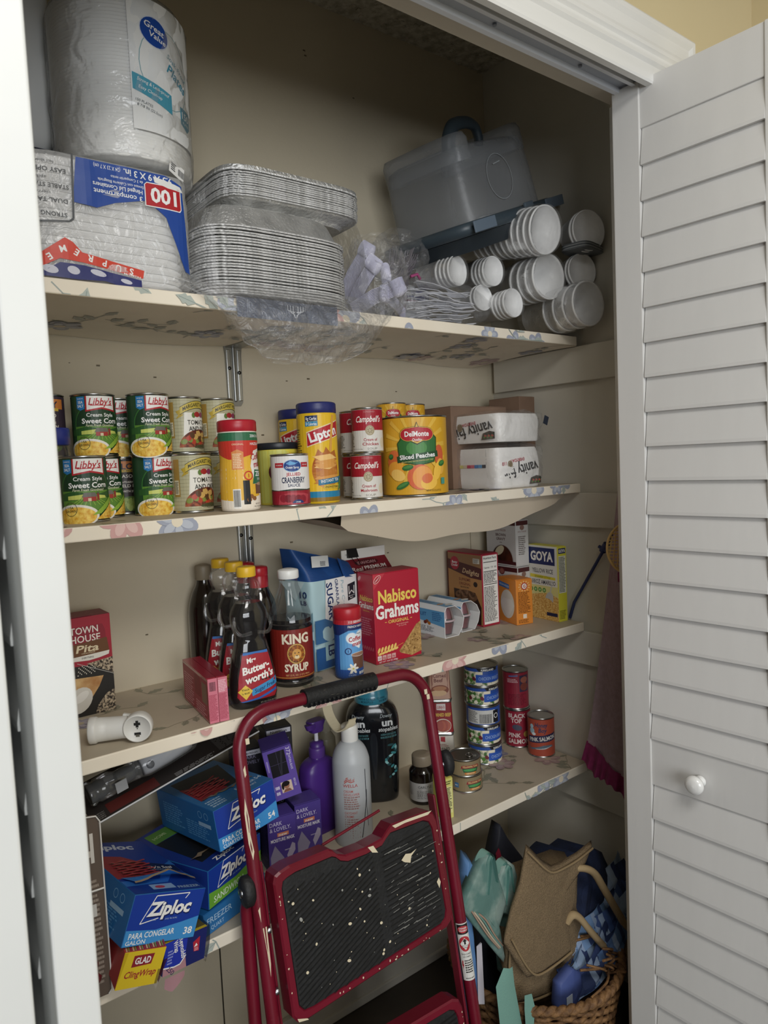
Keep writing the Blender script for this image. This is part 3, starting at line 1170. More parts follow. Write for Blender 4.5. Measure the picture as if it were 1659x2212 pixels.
m.build('bag_body', t)
m = MB()
def skirt(u, v, back=0.0, seed=0):
    x = -0.245 + 0.475 * u
    prof_ = max(0.0, sin(pi * min(1, max(0, u * 0.98 + 0.01)))) ** 0.62
    zb = 0.01 - 0.125 * prof_ - 0.008 * sin(u * 9)
    x2 = x * (1 - 0.28 * v * (1 if x < 0 else 0.75))
    y = -0.134 - 0.008 - 0.045 * sin(pi * min(1, v * 0.8 + 0.1)) * prof_ + back
    z = 0.02 * (1 - v) + zb * v
    p = Vector((x2, y, z))
    k = noise.noise(p * 15 + Vector((seed, 0, 0))) + 0.9 * abs(noise.noise(p * 30 + Vector((seed, 3, 0)))) - 0.2
    return (p.x + 0.006 * k * v, p.y - 0.015 * k * (0.4 + v), p.z + 0.006 * k * v)
m.sheet(lambda u, v: skirt(u, v), 96, 40, 'bag_clear')
m.sheet(lambda u, v: skirt(u, v, 0.004 + 0.02 * (1 - v), 4), 70, 26, 'bag_clear')
m.tube([skirt(i / 60, 0.985) for i in range(8, 54)], 0.0011, 'bag_clear', 5)
m.build('hanging_skirt', t)
m = MB()
def wing(u, v):
    p = Vector((0.17 + 0.115 * v * (0.5 + 0.5 * u), -0.125 - 0.012 * sin(3 * v) - 0.01 * u, 0.003 + 0.10 * u * (1 - v * 0.85)))
    k = noise.noise(p * 30) + abs(noise.noise(p * 60))
    return (p.x, p.y - 0.009 * k, p.z + 0.004 * k)
m.sheet(wing, 26, 26, 'bag_clear')
m.build('side_wing', t)


# --- loose plastic cutlery
def spoon_mesh(mat):
    m = MB()
    def bowl(u, v):
        a = 2 * pi * u
        r = v
        x = 0.017 * r * cos(a)
        y = 0.0105 * r * sin(a)
        return (x + 0.055, y, -0.005 * (1 - r * r))
    m.sheet(bowl, 16, 4, mat)
    m.rings([[(0.041, -0.003, 0), (0.041, 0.003, 0), (0.041, 0.003, 0.0012), (0.041, -0.003, 0.0012)],
             [(0.0, -0.0028, 0.006), (0.0, 0.0028, 0.006), (0.0, 0.0028, 0.0072), (0.0, -0.0028, 0.0072)],
             [(-0.055, -0.0055, 0.002), (-0.055, 0.0055, 0.002), (-0.055, 0.0055, 0.0032), (-0.055, -0.0055, 0.0032)]], mat, True)
    return m


def fork_mesh(mat):
    m = MB()
    m.rings([[(0.026, -0.009, 0), (0.026, 0.009, 0), (0.026, 0.009, 0.0013), (0.026, -0.009, 0.0013)],
             [(0.01, -0.007, 0.001), (0.01, 0.007, 0.001), (0.01, 0.007, 0.0023), (0.01, -0.007, 0.0023)],
             [(0.0, -0.0028, 0.005), (0.0, 0.0028, 0.005), (0.0, 0.0028, 0.0063), (0.0, -0.0028, 0.0063)],
             [(-0.04, -0.0034, 0.006), (-0.04, 0.0034, 0.006), (-0.04, 0.0034, 0.0073), (-0.04, -0.0034, 0.0073)],
             [(-0.085, -0.0062, -0.002), (-0.085, 0.0062, -0.002), (-0.085, 0.0062, -0.0007), (-0.085, -0.0062, -0.0007)]], mat, False)
    for k in range(4):
        y = -0.0075 + 0.005 * k
        m.rings([[(0.025, y - 0.0013, 0), (0.025, y + 0.0013, 0), (0.025, y + 0.0013, 0.0013), (0.025, y - 0.0013, 0.0013)],
                 [(0.058, y - 0.0008, 0.003), (0.058, y + 0.0008, 0.003), (0.058, y + 0.0008, 0.004), (0.058, y - 0.0008, 0.004)]], mat, False)
    return m


def one(o, loc, rot, label, cat, group):
    o.location = loc
    o.rotation_euler = rot
    return tag(o, label, cat, group)


sp = spoon_mesh('d3d2e6:r30').build('plastic_spoon')
lab = 'lavender-white plastic spoon nested with others in the clear bag beside the foil pans'
first = True
for cx, cy, cz, yaw, pit, n in ((-0.59, -0.205, 1.735, -80, -50, 12), (-0.552, -0.215, 1.722, -120, -35, 11), (-0.585, -0.235, 1.70, -60, -20, 11), (-0.535, -0.225, 1.695, -150, -15, 10), (-0.58, -0.17, 1.775, -70, -55, 11)):
    E_ = Euler((0, radians(pit), radians(yaw)))
    up = E_.to_matrix() @ Vector((0, 0, 1))
    for i in range(n):
        o = sp if first else sp.copy()
        if not first:
            COL.objects.link(o)
        first = False
        one(o, Vector((cx, cy, cz)) + up * 0.003 * i, E_, lab, 'plastic spoon', 'plastic spoons in the clear bag')
fk = fork_mesh('d7d8de:r30').build('plastic_fork')
lab = 'clear-white plastic fork in the bag of forks lying at the shelf edge, tines pointing right'
rnd = random.Random(6)
first = True
for row in range(3):
    for i in range(9):
        o = fk if first else fk.copy()
        if not first:
            COL.objects.link(o)
        first = False
        one(o, (-0.398 + 0.006 * row + rnd.uniform(-0.006, 0.006), -0.175 - 0.033 * row + rnd.uniform(-0.004, 0.004), 1.681 + i * 0.0095 - 0.0035 * row),
            (rnd.uniform(-0.5, 0.5), rnd.uniform(-0.12, 0.12) + 0.2 * (i - 4) / 9, radians(-14 + rnd.uniform(-7, 7))), lab, 'plastic fork', 'plastic forks in the bag at the shelf edge')
dk = fork_mesh('6e6870:r30').build('plastic_fork')
lab = 'dark smoky plastic fork bundled in the small clear bag above the white forks'
first = True
for i in range(14):
    o = dk if first else dk.copy()
    if not first:
        COL.objects.link(o)
    first = False
    a = rnd.uniform(0, 6.28)
    one(o, (-0.468 + 0.02 * cos(a), -0.165 + 0.012 * sin(a), 1.795 + rnd.uniform(-0.012, 0.012)), (rnd.uniform(-1, 1), radians(-58 + rnd.uniform(-14, 14)), radians(10 + rnd.uniform(-25, 25))), lab, 'plastic fork', 'smoky plastic forks in the small bag')


def soft_bag(name, label, loc, dims, seed, mat='bag_clear', rz=0, e=2.6, amp=0.012, sc=18, tie=None, tilt=0):
    t = thing(name, label, 'plastic bag', loc, rz, rot=(0, radians(tilt), radians(rz)))
    w, d, h = dims
    m = MB()
    def wr(f, n):
        k = max(0.05, sin(pi * (0.06 + 0.9 * f)) ** 0.55)
        return rrect(w * k, d * k, h * f, n, e)
    shell(m, wr, 22, 48, mat, seed, amp, sc)
    m.build('bag_film', t)
    if tie:
        m = MB()
        m.tube(tie, 0.0035, 'a54a78', 6)
        m.build('tie', t)
    return t


soft_bag('plastic_bag', 'clear bag holding lavender spoons, between the foil pans and the forks', (-0.565, -0.2, 1.666), (0.13, 0.13, 0.19), 21)
soft_bag('plastic_bag', 'clear bag of white forks lying flat at the top shelf edge', (-0.395, -0.205, 1.666), (0.29, 0.14, 0.115), 22, e=3.2, amp=0.006)
soft_bag('plastic_bag', 'small clear bag of smoky dark forks with a pink tie, above the white forks', (-0.47, -0.165, 1.77), (0.115, 0.11, 0.12), 23, tie=[(-0.012, -0.058, 0.006), (0.004, -0.062, 0.012), (0.016, -0.057, 0.004)])
t = thing('bread_bag', 'white plastic bag with a navy striped band, behind the white cup stack', 'plastic bag', (-0.41, -0.1, S1))
m = MB()
shell(m, lambda f, n: rrect(0.13 * max(0.08, sin(pi * (0.08 + 0.84 * f)) ** 0.5), 0.1 * max(0.08, sin(pi * (0.08 + 0.84 * f)) ** 0.5), 0.125 * f, n, 3), 18, 40, 'd9d9dc:r30', 31, 0.006, 16)
m.build('bag_film', t)
m = MB()
for z0, z1, c_ in ((0.085, 0.108, '2a2f6c'), (0.079, 0.083, '8a5a78')):
    shell(m, lambda f, n: rrect(0.1315, 0.1015, z0 + (z1 - z0) * f, n, 3), 3, 40, c_, 31, 0.006, 16)
m.build('printed_band', t)


# --- translucent cake carrier leaning over the cups
t = thing('cake_carrier', 'frosted cake carrier with a dark teal handle and base, tilted behind the cups', 'cake carrier', (-0.238, -0.172, 1.93), rot=(0, radians(-21), radians(8)))
m = MB()
lv = [(0.0, 0.325, 0.25), (0.02, 0.322, 0.247), (0.1, 0.315, 0.24), (0.152, 0.307, 0.232), (0.168, 0.296, 0.22), (0.175, 0.265, 0.19), (0.177, 0.1, 0.08)]
m.rings([rrect(w, d, z, 64, 6) for z, w, d in lv], 'frosted', True, False, True)
for sx in (-0.112, 0.112):
    m.rings([rrect(0.075 * k, 0.24 * k2, z, 30, 3.5, (sx, 0)) for z, k, k2 in ((0.14, 1, 0.95), (0.185, 0.96, 0.95), (0.198, 0.8, 0.9), (0.201, 0.3, 0.5))], 'frosted', True, False, True)
m.build('dome_cover', t)
m = MB()
m.rings([rrect(0.40, 0.27, -0.012, 64, 6), rrect(0.42, 0.285, -0.004, 64, 6), rrect(0.42, 0.285, 0.012, 64, 6), rrect(0.392, 0.262, 0.016, 64, 6)], '3c4850:r40')
m.rings([rrect(0.36, 0.24, -0.045, 48, 5), rrect(0.392, 0.265, -0.013, 48, 5)], '262e34:r45')
for x in (-0.15, 0.16):
    m.box((x, -0.1435, 0.002), (0.085, 0.004, 0.024), '667482:r35', 0.0015)
m.build('base_tray', t)
m = MB()
m.box((0.035, -0.146, 0.012), (0.036, 0.007, 0.016), '55616b:r40', 0.002)
m.build('latch', t)
m = MB()
m.tube(smooth_prof([(-0.128, -0.08, 0.165), (-0.124, -0.085, 0.19), (-0.105, -0.088, 0.212), (-0.078, -0.09, 0.218), (-0.045, -0.09, 0.216), (-0.02, -0.088, 0.206), (-0.01, -0.085, 0.185), (-0.008, -0.08, 0.168)], 4), 0.0105, '2a353c:r45', 10, flat=1.5)
m.build('handle', t)
m = MB()
A = Art()
A.ring(-0.02, 0.09, 0.05, 0.05, 0.0015, '9da2a4')
A.ln([(-0.035, 0.118), (-0.005, 0.122)], 0.0025, '9da2a4')
A.onto(m, lambda u, v, l: (u, -0.128 + 0.05 * v - l, v))
m.build('moulded_mark', t)


# --- foam cups in sleeves
def cup(R, H, closed):
    rt = empty('foam_cup')
    m = MB()
    pr = [(R * 0.8, 0), (R * 0.82, 0.002), (R * 0.975, H - 0.005), (R, H - 0.0045), (R * 1.01, H - 0.002), (R, H), (R * 0.95, H)]
    pr += [(R * 0.945, H - 0.003), (0.0005, H - 0.0032)] if closed else [(R * 0.92, H - 0.004), (R * 0.7, 0.006), (0.0005, 0.005)]
    m.lathe(pr, 'foam', 40, cap0=True, cap1=False)
    m.build('cup_wall', rt)
    m = MB()
    m.lathe([(R * 0.985, H - 0.005), (R * 1.012, H - 0.004), (R * 1.016, H - 0.0015), (R * 1.0, H + 0.0006)], 'f2f2f0', 40, cap0=False, cap1=False)
    m.build('rim', rt)
    return rt


def cup_stack(front, R, H, closed, n, sp, yaw, pitch, label, group, sleeve=True):
    """mouth of the first cup at front; the column runs back along yaw"""
    E_ = Euler((radians(90 + pitch), 0, radians(yaw)))
    ax = E_.to_matrix() @ Vector((0, 0, 1))
    c0 = cup(R, H, closed)
    for i in range(n):
        loc = Vector(front) - ax * (H + sp * i)
        if i == 0:
            c0.location = loc
            c0.rotation_euler = E_
            tag(c0, label, 'foam cup', group)
        else:
            dup(c0, loc, rot=E_)
    if sleeve:
        t = thing('plastic_sleeve', 'clear plastic sleeve around the ' + group, 'plastic sleeve', front, rot=E_)
        m = MB()
        L = H + sp * (n - 1)
        def wr(f, k):
            z = 0.006 - (L + 0.012) * f
            r = R * 1.07 * (1 if z > -sp * (n - 1) - 0.01 else 0.9)
            r *= 0.93 if f < 0.04 else 1
            return [(r * cos(2 * pi * j / k), r * sin(2 * pi * j / k), z) for j in range(k)]
        shell(m, wr, 26, 44, 'sleeve_clear', int(R * 1000) + n, 0.0016, 24)
        shell(m, lambda f, k: [(R * 1.0 * (1 - 0.9 * f) * cos(2 * pi * j / k), R * (1 - 0.9 * f) * sin(2 * pi * j / k), 0.0065 + 0.004 * f) for j in range(k)], 6, 30, 'sleeve_clear', 8, 0.001, 40)
        m.build('sleeve_film', t)


cup_stack((-0.195, -0.365, 1.882), 0.0535, 0.075, True, 11, 0.0185, 0, 9, 'white foam bowl lid-side out in the uppermost long column of foam bowls', 'uppermost column of white foam bowls')
cup_stack((-0.145, -0.33, 1.792), 0.053, 0.088, False, 4, 0.025, -4, 2, 'open white foam cup in the middle column at the right end of the top shelf', 'middle column of open white foam cups')
cup_stack((-0.083, -0.395, 1.7225), 0.0525, 0.088, False, 4, 0.032, -6, 0, 'open white foam cup in the lowest right column, mouth hanging past the shelf edge', 'lowest right column of open foam cups')
cup_stack((-0.085, -0.27, 1.93), 0.052, 0.07, True, 4, 0.016, -8, 0, 'white foam bowl in the far column behind the uppermost bowls', 'far column of foam bowls', False)
cup_stack((-0.062, -0.385, 1.897), 0.047, 0.05, True, 2, 0.012, -14, 0, 'white foam bowl at the far right of the top shelf beside the door', 'pair of foam bowls beside the door', False)
cup_stack((-0.046, -0.352, 1.812), 0.042, 0.06, True, 2, 0.012, -12, 0, 'greyish foam bowl tucked behind the open cups next to the door', 'foam bowls tucked behind the open cups', False)
cup_stack((-0.365, -0.25, 1.797), 0.0335, 0.07, True, 4, 0.012, 8, 2, 'small white foam cup of the left short column, lid facing out above the forks', 'left short column of small foam cups')
cup_stack((-0.262, -0.262, 1.806), 0.034, 0.07, True, 4, 0.012, 0, 4, 'small white foam cup with a stamped lid, right of the left short column', 'stamped short column of small foam cups')
cup_stack((-0.222, -0.285, 1.732), 0.0335, 0.07, True, 4, 0.012, 0, 0, 'small white foam cup of the lower short column beside the fork tines', 'lower short column of small foam cups')
cup_stack((-0.275, -0.24, 1.748), 0.03, 0.06, True, 2, 0.012, 0, 0, 'small white foam cup half hidden behind the fork tines', 'half hidden small foam cups', False)
for i in range(5):
    t = thing('cup_lid', 'flat dark grey rimmed lid in the small stack beside the right door', 'lid', (-0.055, -0.36, 1.851 + 0.003 * i), 11, 'stacked dark grey lids')
    m = MB()
    m.rings([rrect(0.098, 0.07, 0.0, 30, 4), rrect(0.104, 0.076, 0.0013, 30, 4), rrect(0.098, 0.07, 0.0028, 30, 4)], ('5d6164', '9a9c9c')[i % 2] + ':r50', True)
    m.build('lid_plate', t)

# ============================================================ second shelf: cans and jars
def libby_art():
    A = Art()
    H = 0.109
    A.r(-0.05, 0.005, 0.05, H - 0.005, '24482b')
    A.e(0.0, 0.052, 0.043, 0.040, '3f7a38', 34)
    A.e(0.0, 0.053, 0.041, 0.038, '1c3c24', 34)
    A.r(-0.041, 0.02, 0.041, 0.052, '5d8a35')
    A.p([(-0.05, 0.046), (-0.02, 0.052), (0.012, 0.045), (0.05, 0.052), (0.05, 0.040), (-0.05, 0.036)], '2f5a2b')
    A.p([(-0.03, 0.044), (0.0, 0.047), (0.032, 0.043), (0.034, 0.039), (-0.03, 0.038)], 'c9d26a')
    for i in range(-4, 5):
        A.ln([(0.003 + i * 0.002, 0.042), (0.004 + i * 0.008, 0.028)], 0.0012, '8fb24a')
    A.r(-0.006, 0.035, 0.014, 0.042, 'a2322b')
    A.p([(-0.008, 0.042), (-0.004, 0.049), (0.012, 0.049), (0.016, 0.042)], '6d6a62')
    A.r(0.015, 0.036, 0.019, 0.048, '8d3028')
    A.e(0.017, 0.048, 0.002, 0.0015, '57554e', 10)
    A.r(0.001, 0.035, 0.006, 0.040, 'd9c9a8')
    A.e(-0.019, 0.012, 0.036, 0.0185, 'e9e6dc', 30)
    A.e(-0.019, 0.011, 0.032, 0.0155, 'corn', 28)
    A.p([(0.012, 0.005), (0.05, 0.034), (0.05, 0.005)], 'corn')
    A.p([(0.006, 0.012), (0.05, 0.046), (0.05, 0.036), (0.02, 0.014)], '8db33f')
    A.t('SWEET', 0.036, 0.0085, 0.003, 'c8702a', 0.018)
    A.p([(-0.020, H - 0.005), (0.033, H - 0.005), (0.0335, 0.077), (0.0065, 0.0815), (-0.0205, 0.077)], 'b3202e')
    A.p([(-0.0175, H - 0.005), (0.0305, H - 0.005), (0.031, 0.080), (0.0065, 0.0845), (-0.018, 0.080)], 'eceae6')
    A.t("Libby's", 0.0065, 0.0945, 0.012, 'b3202e', 0.040, 0.012, sk=0.25)
    A.ln([(-0.012, 0.0878), (0.027, 0.0885)], 0.0012, 'b3202e')
    A.p([(-0.036, 0.103), (-0.0215, 0.103), (-0.0215, 0.082), (-0.029, 0.079), (-0.036, 0.083)], '2a78b5')
    A.t('SEA', -0.0285, 0.0935, 0.0045, WHT, 0.009, 0.01)
    A.t('SALT', -0.0285, 0.087, 0.0045, WHT, 0.011, 0.01)
    A.t('SEASONED WITH', -0.0285, 0.0995, 0.0018, WHT, 0.011)
    A.t('Cream Style', 0.004, 0.0715, 0.0062, WHT, 0.047, 0.01)
    A.t('Sweet Corn', 0.004, 0.0612, 0.0085, WHT, 0.064, 0.018)
    A.t('Farm Fresh Goodness!', 0.004, 0.0535, 0.0042, 'e9edc8', 0.05, sk=0.25)
    A.ring(-0.026, 0.023, 0.0105, 0.0115, 0.0009, '5a5a38')
    A.t('USA', -0.026, 0.0255, 0.004, '5a5a38', 0.010, 0.01)
    A.t('GROWN', -0.026, 0.02, 0.004, '5a5a38', 0.017, 0.01)
    return A


def glory_art(bg, rows):
    A = Art()
    A.r(-0.05, 0.005, 0.05, 0.104, bg)
    A.p([(-0.04, 0.1), (0.04, 0.1), (0.04, 0.083), (-0.04, 0.083)], 'c77a3a')
    A.t('GLORY', 0, 0.0905, 0.0105, '22263f', 0.058, 0.02)
    A.r(-0.03, 0.0795, 0.03, 0.0845, 'c9a63a')
    A.t('FOODS', 0, 0.082, 0.0036, '22263f', 0.034)
    y = 0.072
    for s_, h, w in rows:
        A.t(s_, 0, y, h, 'e6ded0', w, 0.008)
        y -= h * 1.7 + 0.001
    A.e(0, 0.02, 0.034, 0.014, '54702e', 24)
    for i in range(16):
        a = i * 2.4
        A.e(0.022 * cos(a) * (i / 16) ** 0.5, 0.02 + 0.009 * sin(a) * (i / 16) ** 0.5, 0.006, 0.004, ('8ea04a', '9fb05a')[i % 2], 10, i * 40)
    return A


def okra_art():
    A = Art()
    H = 0.109
    A.r(-0.06, 0.005, 0.06, H - 0.005, 'b5b08e')
    for i in range(15):
        A.r(-0.06, 0.008 + i * 0.0066, 0.06, 0.0086 + i * 0.0066, '938d6c')
    A.r(-0.052, 0.03, -0.038, 0.098, 'a3823c')
    A.r(-0.050, 0.034, -0.040, 0.06, 'd9cfae')
    A.lines(-0.0495, -0.0405, 0.036, 0.058, 9, '5a5440', 2)
    A.p([(-0.023, 0.012), (0.05, 0.012), (0.05, 0.078), (-0.018, 0.078)], 'e9e6dc')
    A.e(0.012, 0.012, 0.042, 0.034, 'stew', 30, 0, 0, 180)
    for i in range(18):
        a = i * 2.4
        r = (i / 18) ** 0.5
        A.e(0.012 + 0.034 * r * cos(a), 0.022 + 0.018 * r * abs(sin(a)), 0.0065, 0.005, ('b3402a', '7d8a3c', '5b3a20', 'c9a25a')[i % 4], 10, i * 33)
    A.e(0.02, 0.0125, 0.022, 0.0045, '4a4c30', 18)
    A.p([(-0.034, 0.066), (-0.021, 0.072), (-0.021, 0.086), (-0.034, 0.08), (-0.029, 0.073)], 'b59a34')
    pts = [(-0.026 + 0.078 * i / 12, 0.081 + 0.0125 * (1 - ((i - 6) / 6) ** 2)) for i in range(13)]
    A.p([(x, y + 0.0075) for x, y in pts] + [(x, y - 0.0075) for x, y in pts[::-1]], '3b3a24')
    A.p([(x, y + 0.0064) for x, y in pts] + [(x, y - 0.0064) for x, y in pts[::-1]], 'c6b04a')
    A.t('MARGARET HOLMES', 0.0125, 0.0935, 0.0068, '2c2a1c', 0.066, 0.012, bend=-8.5)
    for x, y, c_, rx in ((0.0, 0.073, '5f7a38', 0.004), (0.008, 0.0745, 'a32a2a', 0.007), (0.02, 0.074, '8a3a5a', 0.0065), (0.03, 0.073, '6f7d34', 0.005)):
        A.e(x, y, rx, 0.0052, c_, 14)
    A.t('TOMATOES', 0.014, 0.0595, 0.0088, '26241c', 0.054, 0.006)
    A.t('AND OKRA', 0.014, 0.0475, 0.0088, '26241c', 0.05, 0.006)
    A.t('REALLY Southern', 0.018, 0.009, 0.0032, 'd9cfae', 0.036, sk=0.2)
    return A


def campbell_art(l1, l2):
    A = Art()
    H = 0.096
    A.r(-0.104, 0.005, 0.104, 0.050, 'dcd9d2')
    A.r(-0.104, 0.048, 0.104, H - 0.005, 'a31a2c')
    A.t('CONDENSED', 0.002, 0.0865, 0.0032, 'cf8f8f', 0.024)
    A.t("Campbell's", 0.0, 0.0715, 0.0125, 'efece6', 0.056, 0.014, sk=0.28)
    A.e(0.002, 0.0475, 0.0098, 0.0105, 'b7a98a', 26)
    A.ring(0.002, 0.0475, 0.0086, 0.0093, 0.0007, '857852')
    for i in range(7):
        A.e(0.002 + 0.004 * cos(i * 0.9), 0.0475 + 0.0045 * sin(i * 0.9), 0.0022, 0.0011, '8d8160', 8, i * 52)
    A.t(l1, 0.003, 0.0285, 0.006, 'a31a2c', 0.03, 0.014)
    A.t(l2, 0.003, 0.0195, 0.006, 'a31a2c', 0.036, 0.014)
    A.t('SOUP', 0.006, 0.0095, 0.0045, '8a8478', 0.022, 0.004)
    A.t('NET WT 10.5 OZ (298g)', -0.028, 0.009, 0.0024, '8a8478', 0.026)
    A.e(0.034, 0.022, 0.008, 0.011, 'd8cdb4', 16)
    A.lines(-0.06, -0.036, 0.014, 0.042, 9, '6d6860', 4)
    A.r(-0.085, 0.012, -0.066, 0.046, 'eeeeec')
    A.lines(-0.084, -0.067, 0.013, 0.045, 14, '4a4844', 9)
    return A


def can_thing(R, H, art, base, label, loc, rz, group=None, lid='c3c3bf:m:r32', cat='food can', name='food_can'):
    return can_parts(thing(name, label, cat, loc, rz, group), R, H, art, base, lid)


Z2 = S2 + 0.0005
HC = 0.1090
LB = can_thing(0.0368, HC, libby_art(), '24482b', 'green sweet corn can at the front left, bottom of its stack, nearest the left door', (-1.192, -0.202, Z2), -9, 'green sweet corn cans')
dup(LB, (-1.142, -0.118, Z2), -6, 'green sweet corn can squeezed between the two front corn stacks, lower level')
dup(LB, (-1.146, -0.122, Z2 + HC + 0.0003), -4, 'green sweet corn can on top, left of the two fully visible upper corn cans')
dup(LB, (-1.054, -0.145, Z2), 11, 'green sweet corn can, bottom of the stack beside the tomato and okra cans')
dup(LB, (-1.058, -0.149, Z2 + HC + 0.0003), 5, 'green sweet corn can, top of the stack beside the tomato and okra cans')
dup(LB, (-1.082, -0.05, Z2 + HC + 0.0003), -2, 'green sweet corn can mostly hidden behind the gap between the upper corn cans')
GP = can_thing(0.0368, HC, glory_art('2e2420', (('SEASONED', 0.006, 0.05), ('SOUTHERN STYLE', 0.0035, 0.046), ('FIELD PEAS', 0.0055, 0.044), ('WITH SNAPS', 0.004, 0.03))), '2e2420',
               'dark brown field peas can showing a sliver between the lower corn cans', (-1.080, -0.052, Z2), 2)
GB = can_thing(0.0368, HC, glory_art('3a2f3c', (('SEASONED', 0.0066, 0.05), ('SOUTHERN STYLE', 0.0036, 0.048), ('MEDIUM GREEN', 0.0056, 0.056), ('LIMA BEANS', 0.0062, 0.046))), '3a2f3c',
               'lima bean can with an orange top band, cut off by the left door edge', (-1.226, -0.098, Z2 + HC + 0.0003), -14)
dup(GB, (-1.228, -0.096, Z2), 30, 'lima bean can under the orange banded one, hidden behind the blue lidded jar')
t = thing('spice_jar', 'small clear jar with a royal blue lid behind the front left corn can', 'jar', (-1.2305, -0.166, Z2), 0)
R = 0.03
m = MB()
m.lathe([(R * 0.9, 0), (R, 0.004), (R, 0.118), (R * 0.86, 0.128), (R * 0.86, 0.138)], 'bottle_clear', 32)
m.build('glass_body', t)
m = MB()
m.lathe([(R * 0.92, 0.1285), (R * 1.02, 0.130), (R * 1.02, 0.154), (R * 0.97, 0.157), (0.001, 0.1572)], '23307f:r35', 36)
m.build('lid', t)
m = MB()
m.lathe([(R * 0.94, 0.004), (R * 0.94, 0.1), (0.001, 0.1)], 'b9a988', 24)
m.build('contents', t)

OK = can_thing(0.0362, HC, okra_art(), 'b5b08e', 'tomato and okra can in front, lower level, beside the red-lidded creamer', (-0.995, -0.178, Z2), 2, 'tan tomato and okra cans')
dup(OK, (-0.972, -0.10, Z2), 4, 'tomato and okra can at the back of the lower level, under the left upper one')
dup(OK, (-0.975, -0.103, Z2 + HC + 0.0003), 12, 'tomato and okra can on top, left of the pair below the wall bracket')
dup(OK, (-0.893, -0.082, Z2), 6, 'tomato and okra can behind the red-lidded creamer, lower level')
dup(OK, (-0.896, -0.084, Z2 + HC + 0.0003), 6, 'tomato and okra can on top, right of the pair, just left of the bracket')


# --- hazelnut creamer
def bottle(root, prof, mat, name='bottle_body', n=48, sx=1, sy=1, cap1=True):
    m = MB()
    m.lathe(prof, mat, n, sx, sy, cap1=cap1)
    return m.build(name, root)


def screw_cap(root, r, z0, h, mat, name='cap', ribs=40, dome=0.002):
    m = MB()
    rs = []
    for k, (f, z) in enumerate(((1.0, 0), (1.02, 0.001), (1.02, h * 0.82), (0.985, h * 0.95), (0.9, h))):
        rs.append([(r * f * (1 + (0.012 if (j % 2 and 0 < k < 3) else 0)) * cos(2 * pi * j / (ribs * 2)), r * f * (1 + (0.012 if (j % 2 and 0 < k < 3) else 0)) * sin(2 * pi * j / (ribs * 2)), z0 + z) for j in range(ribs * 2)])
    rs.append([(r * 0.5 * cos(2 * pi * j / (ribs * 2)), r * 0.5 * sin(2 * pi * j / (ribs * 2)), z0 + h + dome) for j in range(ribs * 2)])
    m.rings(rs, mat, True)
    return m.build(name, root)


t = thing('creamer_bottle', 'red-lidded hazelnut creamer bottle in yellow and white wrap, front of the second shelf', 'creamer', (-0.930, -0.243, Z2), 0)
R = 0.0355
pr = smooth_prof([(R * 0.9, 0), (R, 0.006), (R, 0.05), (R * 0.975, 0.075), (R * 0.94, 0.092), (R * 0.97, 0.108), (R, 0.125), (R * 0.99, 0.138), (R * 0.93, 0.146)], 3)
bottle(t, pr, 'efe6d8:r30')
rf = prof_r(pr)
A = Art()
A.r(-0.11, 0.004, 0.11, 0.13, 'e6b43a')
A.p([(-0.06, 0.13), (0.06, 0.13), (0.06, 0.112), (0.02, 0.104), (-0.008, 0.096), (-0.03, 0.092), (-0.06, 0.104)], 'c9382c')
A.r(-0.11, 0.1265, 0.11, 0.1415, '2f6b4a')
A.p([(-0.06, 0.004), (0.06, 0.004), (0.06, 0.03), (0.02, 0.026), (-0.02, 0.018), (-0.06, 0.022)], 'efe4d4')
A.p([(0.012, 0.05), (0.006, 0.08), (0.014, 0.108), (0.03, 0.112), (0.06, 0.11), (0.06, 0.02), (0.03, 0.02)], 'efe9e0')
A.p([(0.008, 0.048), (0.014, 0.074), (0.05, 0.072), (0.05, 0.05)], '2f6b4a')
A.t('ZERO', 0.03, 0.0665, 0.0085, WHT, 0.03, 0.02)
A.t('SUGAR', 0.03, 0.057, 0.004, WHT, 0.02)
A.t('Coffee', 0.025, 0.0985, 0.0115, 'b3202e', 0.035, 0.02, sk=0.1, rot=8)
A.t('mate', 0.028, 0.085, 0.0105, 'b3202e', 0.028, 0.02, sk=0.1, rot=8)
A.r(0.014, 0.03, 0.05, 0.048, '6b4634')
A.e(0.03, 0.048, 0.014, 0.003, 'b08a6c', 16)
for x, y in ((0.004, 0.026), (0.01, 0.022), (0.0, 0.02)):
    A.e(x, y, 0.0045, 0.004, '8a5a34', 12)
A.t('ZERO SUGAR', 0.024, 0.1345, 0.0046, WHT, 0.034, 0.006)
A.t('HAZELNUT', 0.022, 0.1205, 0.0046, WHT, 0.03, 0.006)
A.p([(-0.027, 0.075), (-0.006, 0.075), (-0.006, 0.106), (-0.0165, 0.111), (-0.027, 0.106)], 'd98a4a')
A.lines(-0.025, -0.008, 0.077, 0.104, 9, 'f0d8b0', 5)
A.t('ORIGINAL', -0.015, 0.12, 0.003, 'f0d8b0', 0.02)
A.ring(0.001, 0.0635, 0.0085, 0.0085, 0.0022, 'c9382c')
A.t('1', 0.001, 0.0635, 0.0065, 'c9382c', None, 0.02)
A.r(-0.027, 0.005, -0.014, 0.04, 'f2efe8')
A.bars(-0.026, -0.015, 0.008, 0.038, '222222', 4)
A.r(-0.0095, 0.012, 0.002, 0.055, '1c1e22')
A.t('NET WT', 0.018, 0.012, 0.0028, '4a4030', 0.012)
A.t('10.2 OZ (289.1g)', 0.022, 0.0075, 0.0028, '4a4030', 0.026)
m = MB()
A.onto(m, cylmap(rf), 0.006, 0.008)
m.build('shrink_sleeve', t)
screw_cap(t, R * 0.97, 0.1435, 0.021, 'b0202f:r35', 'lid', 44, 0.001)
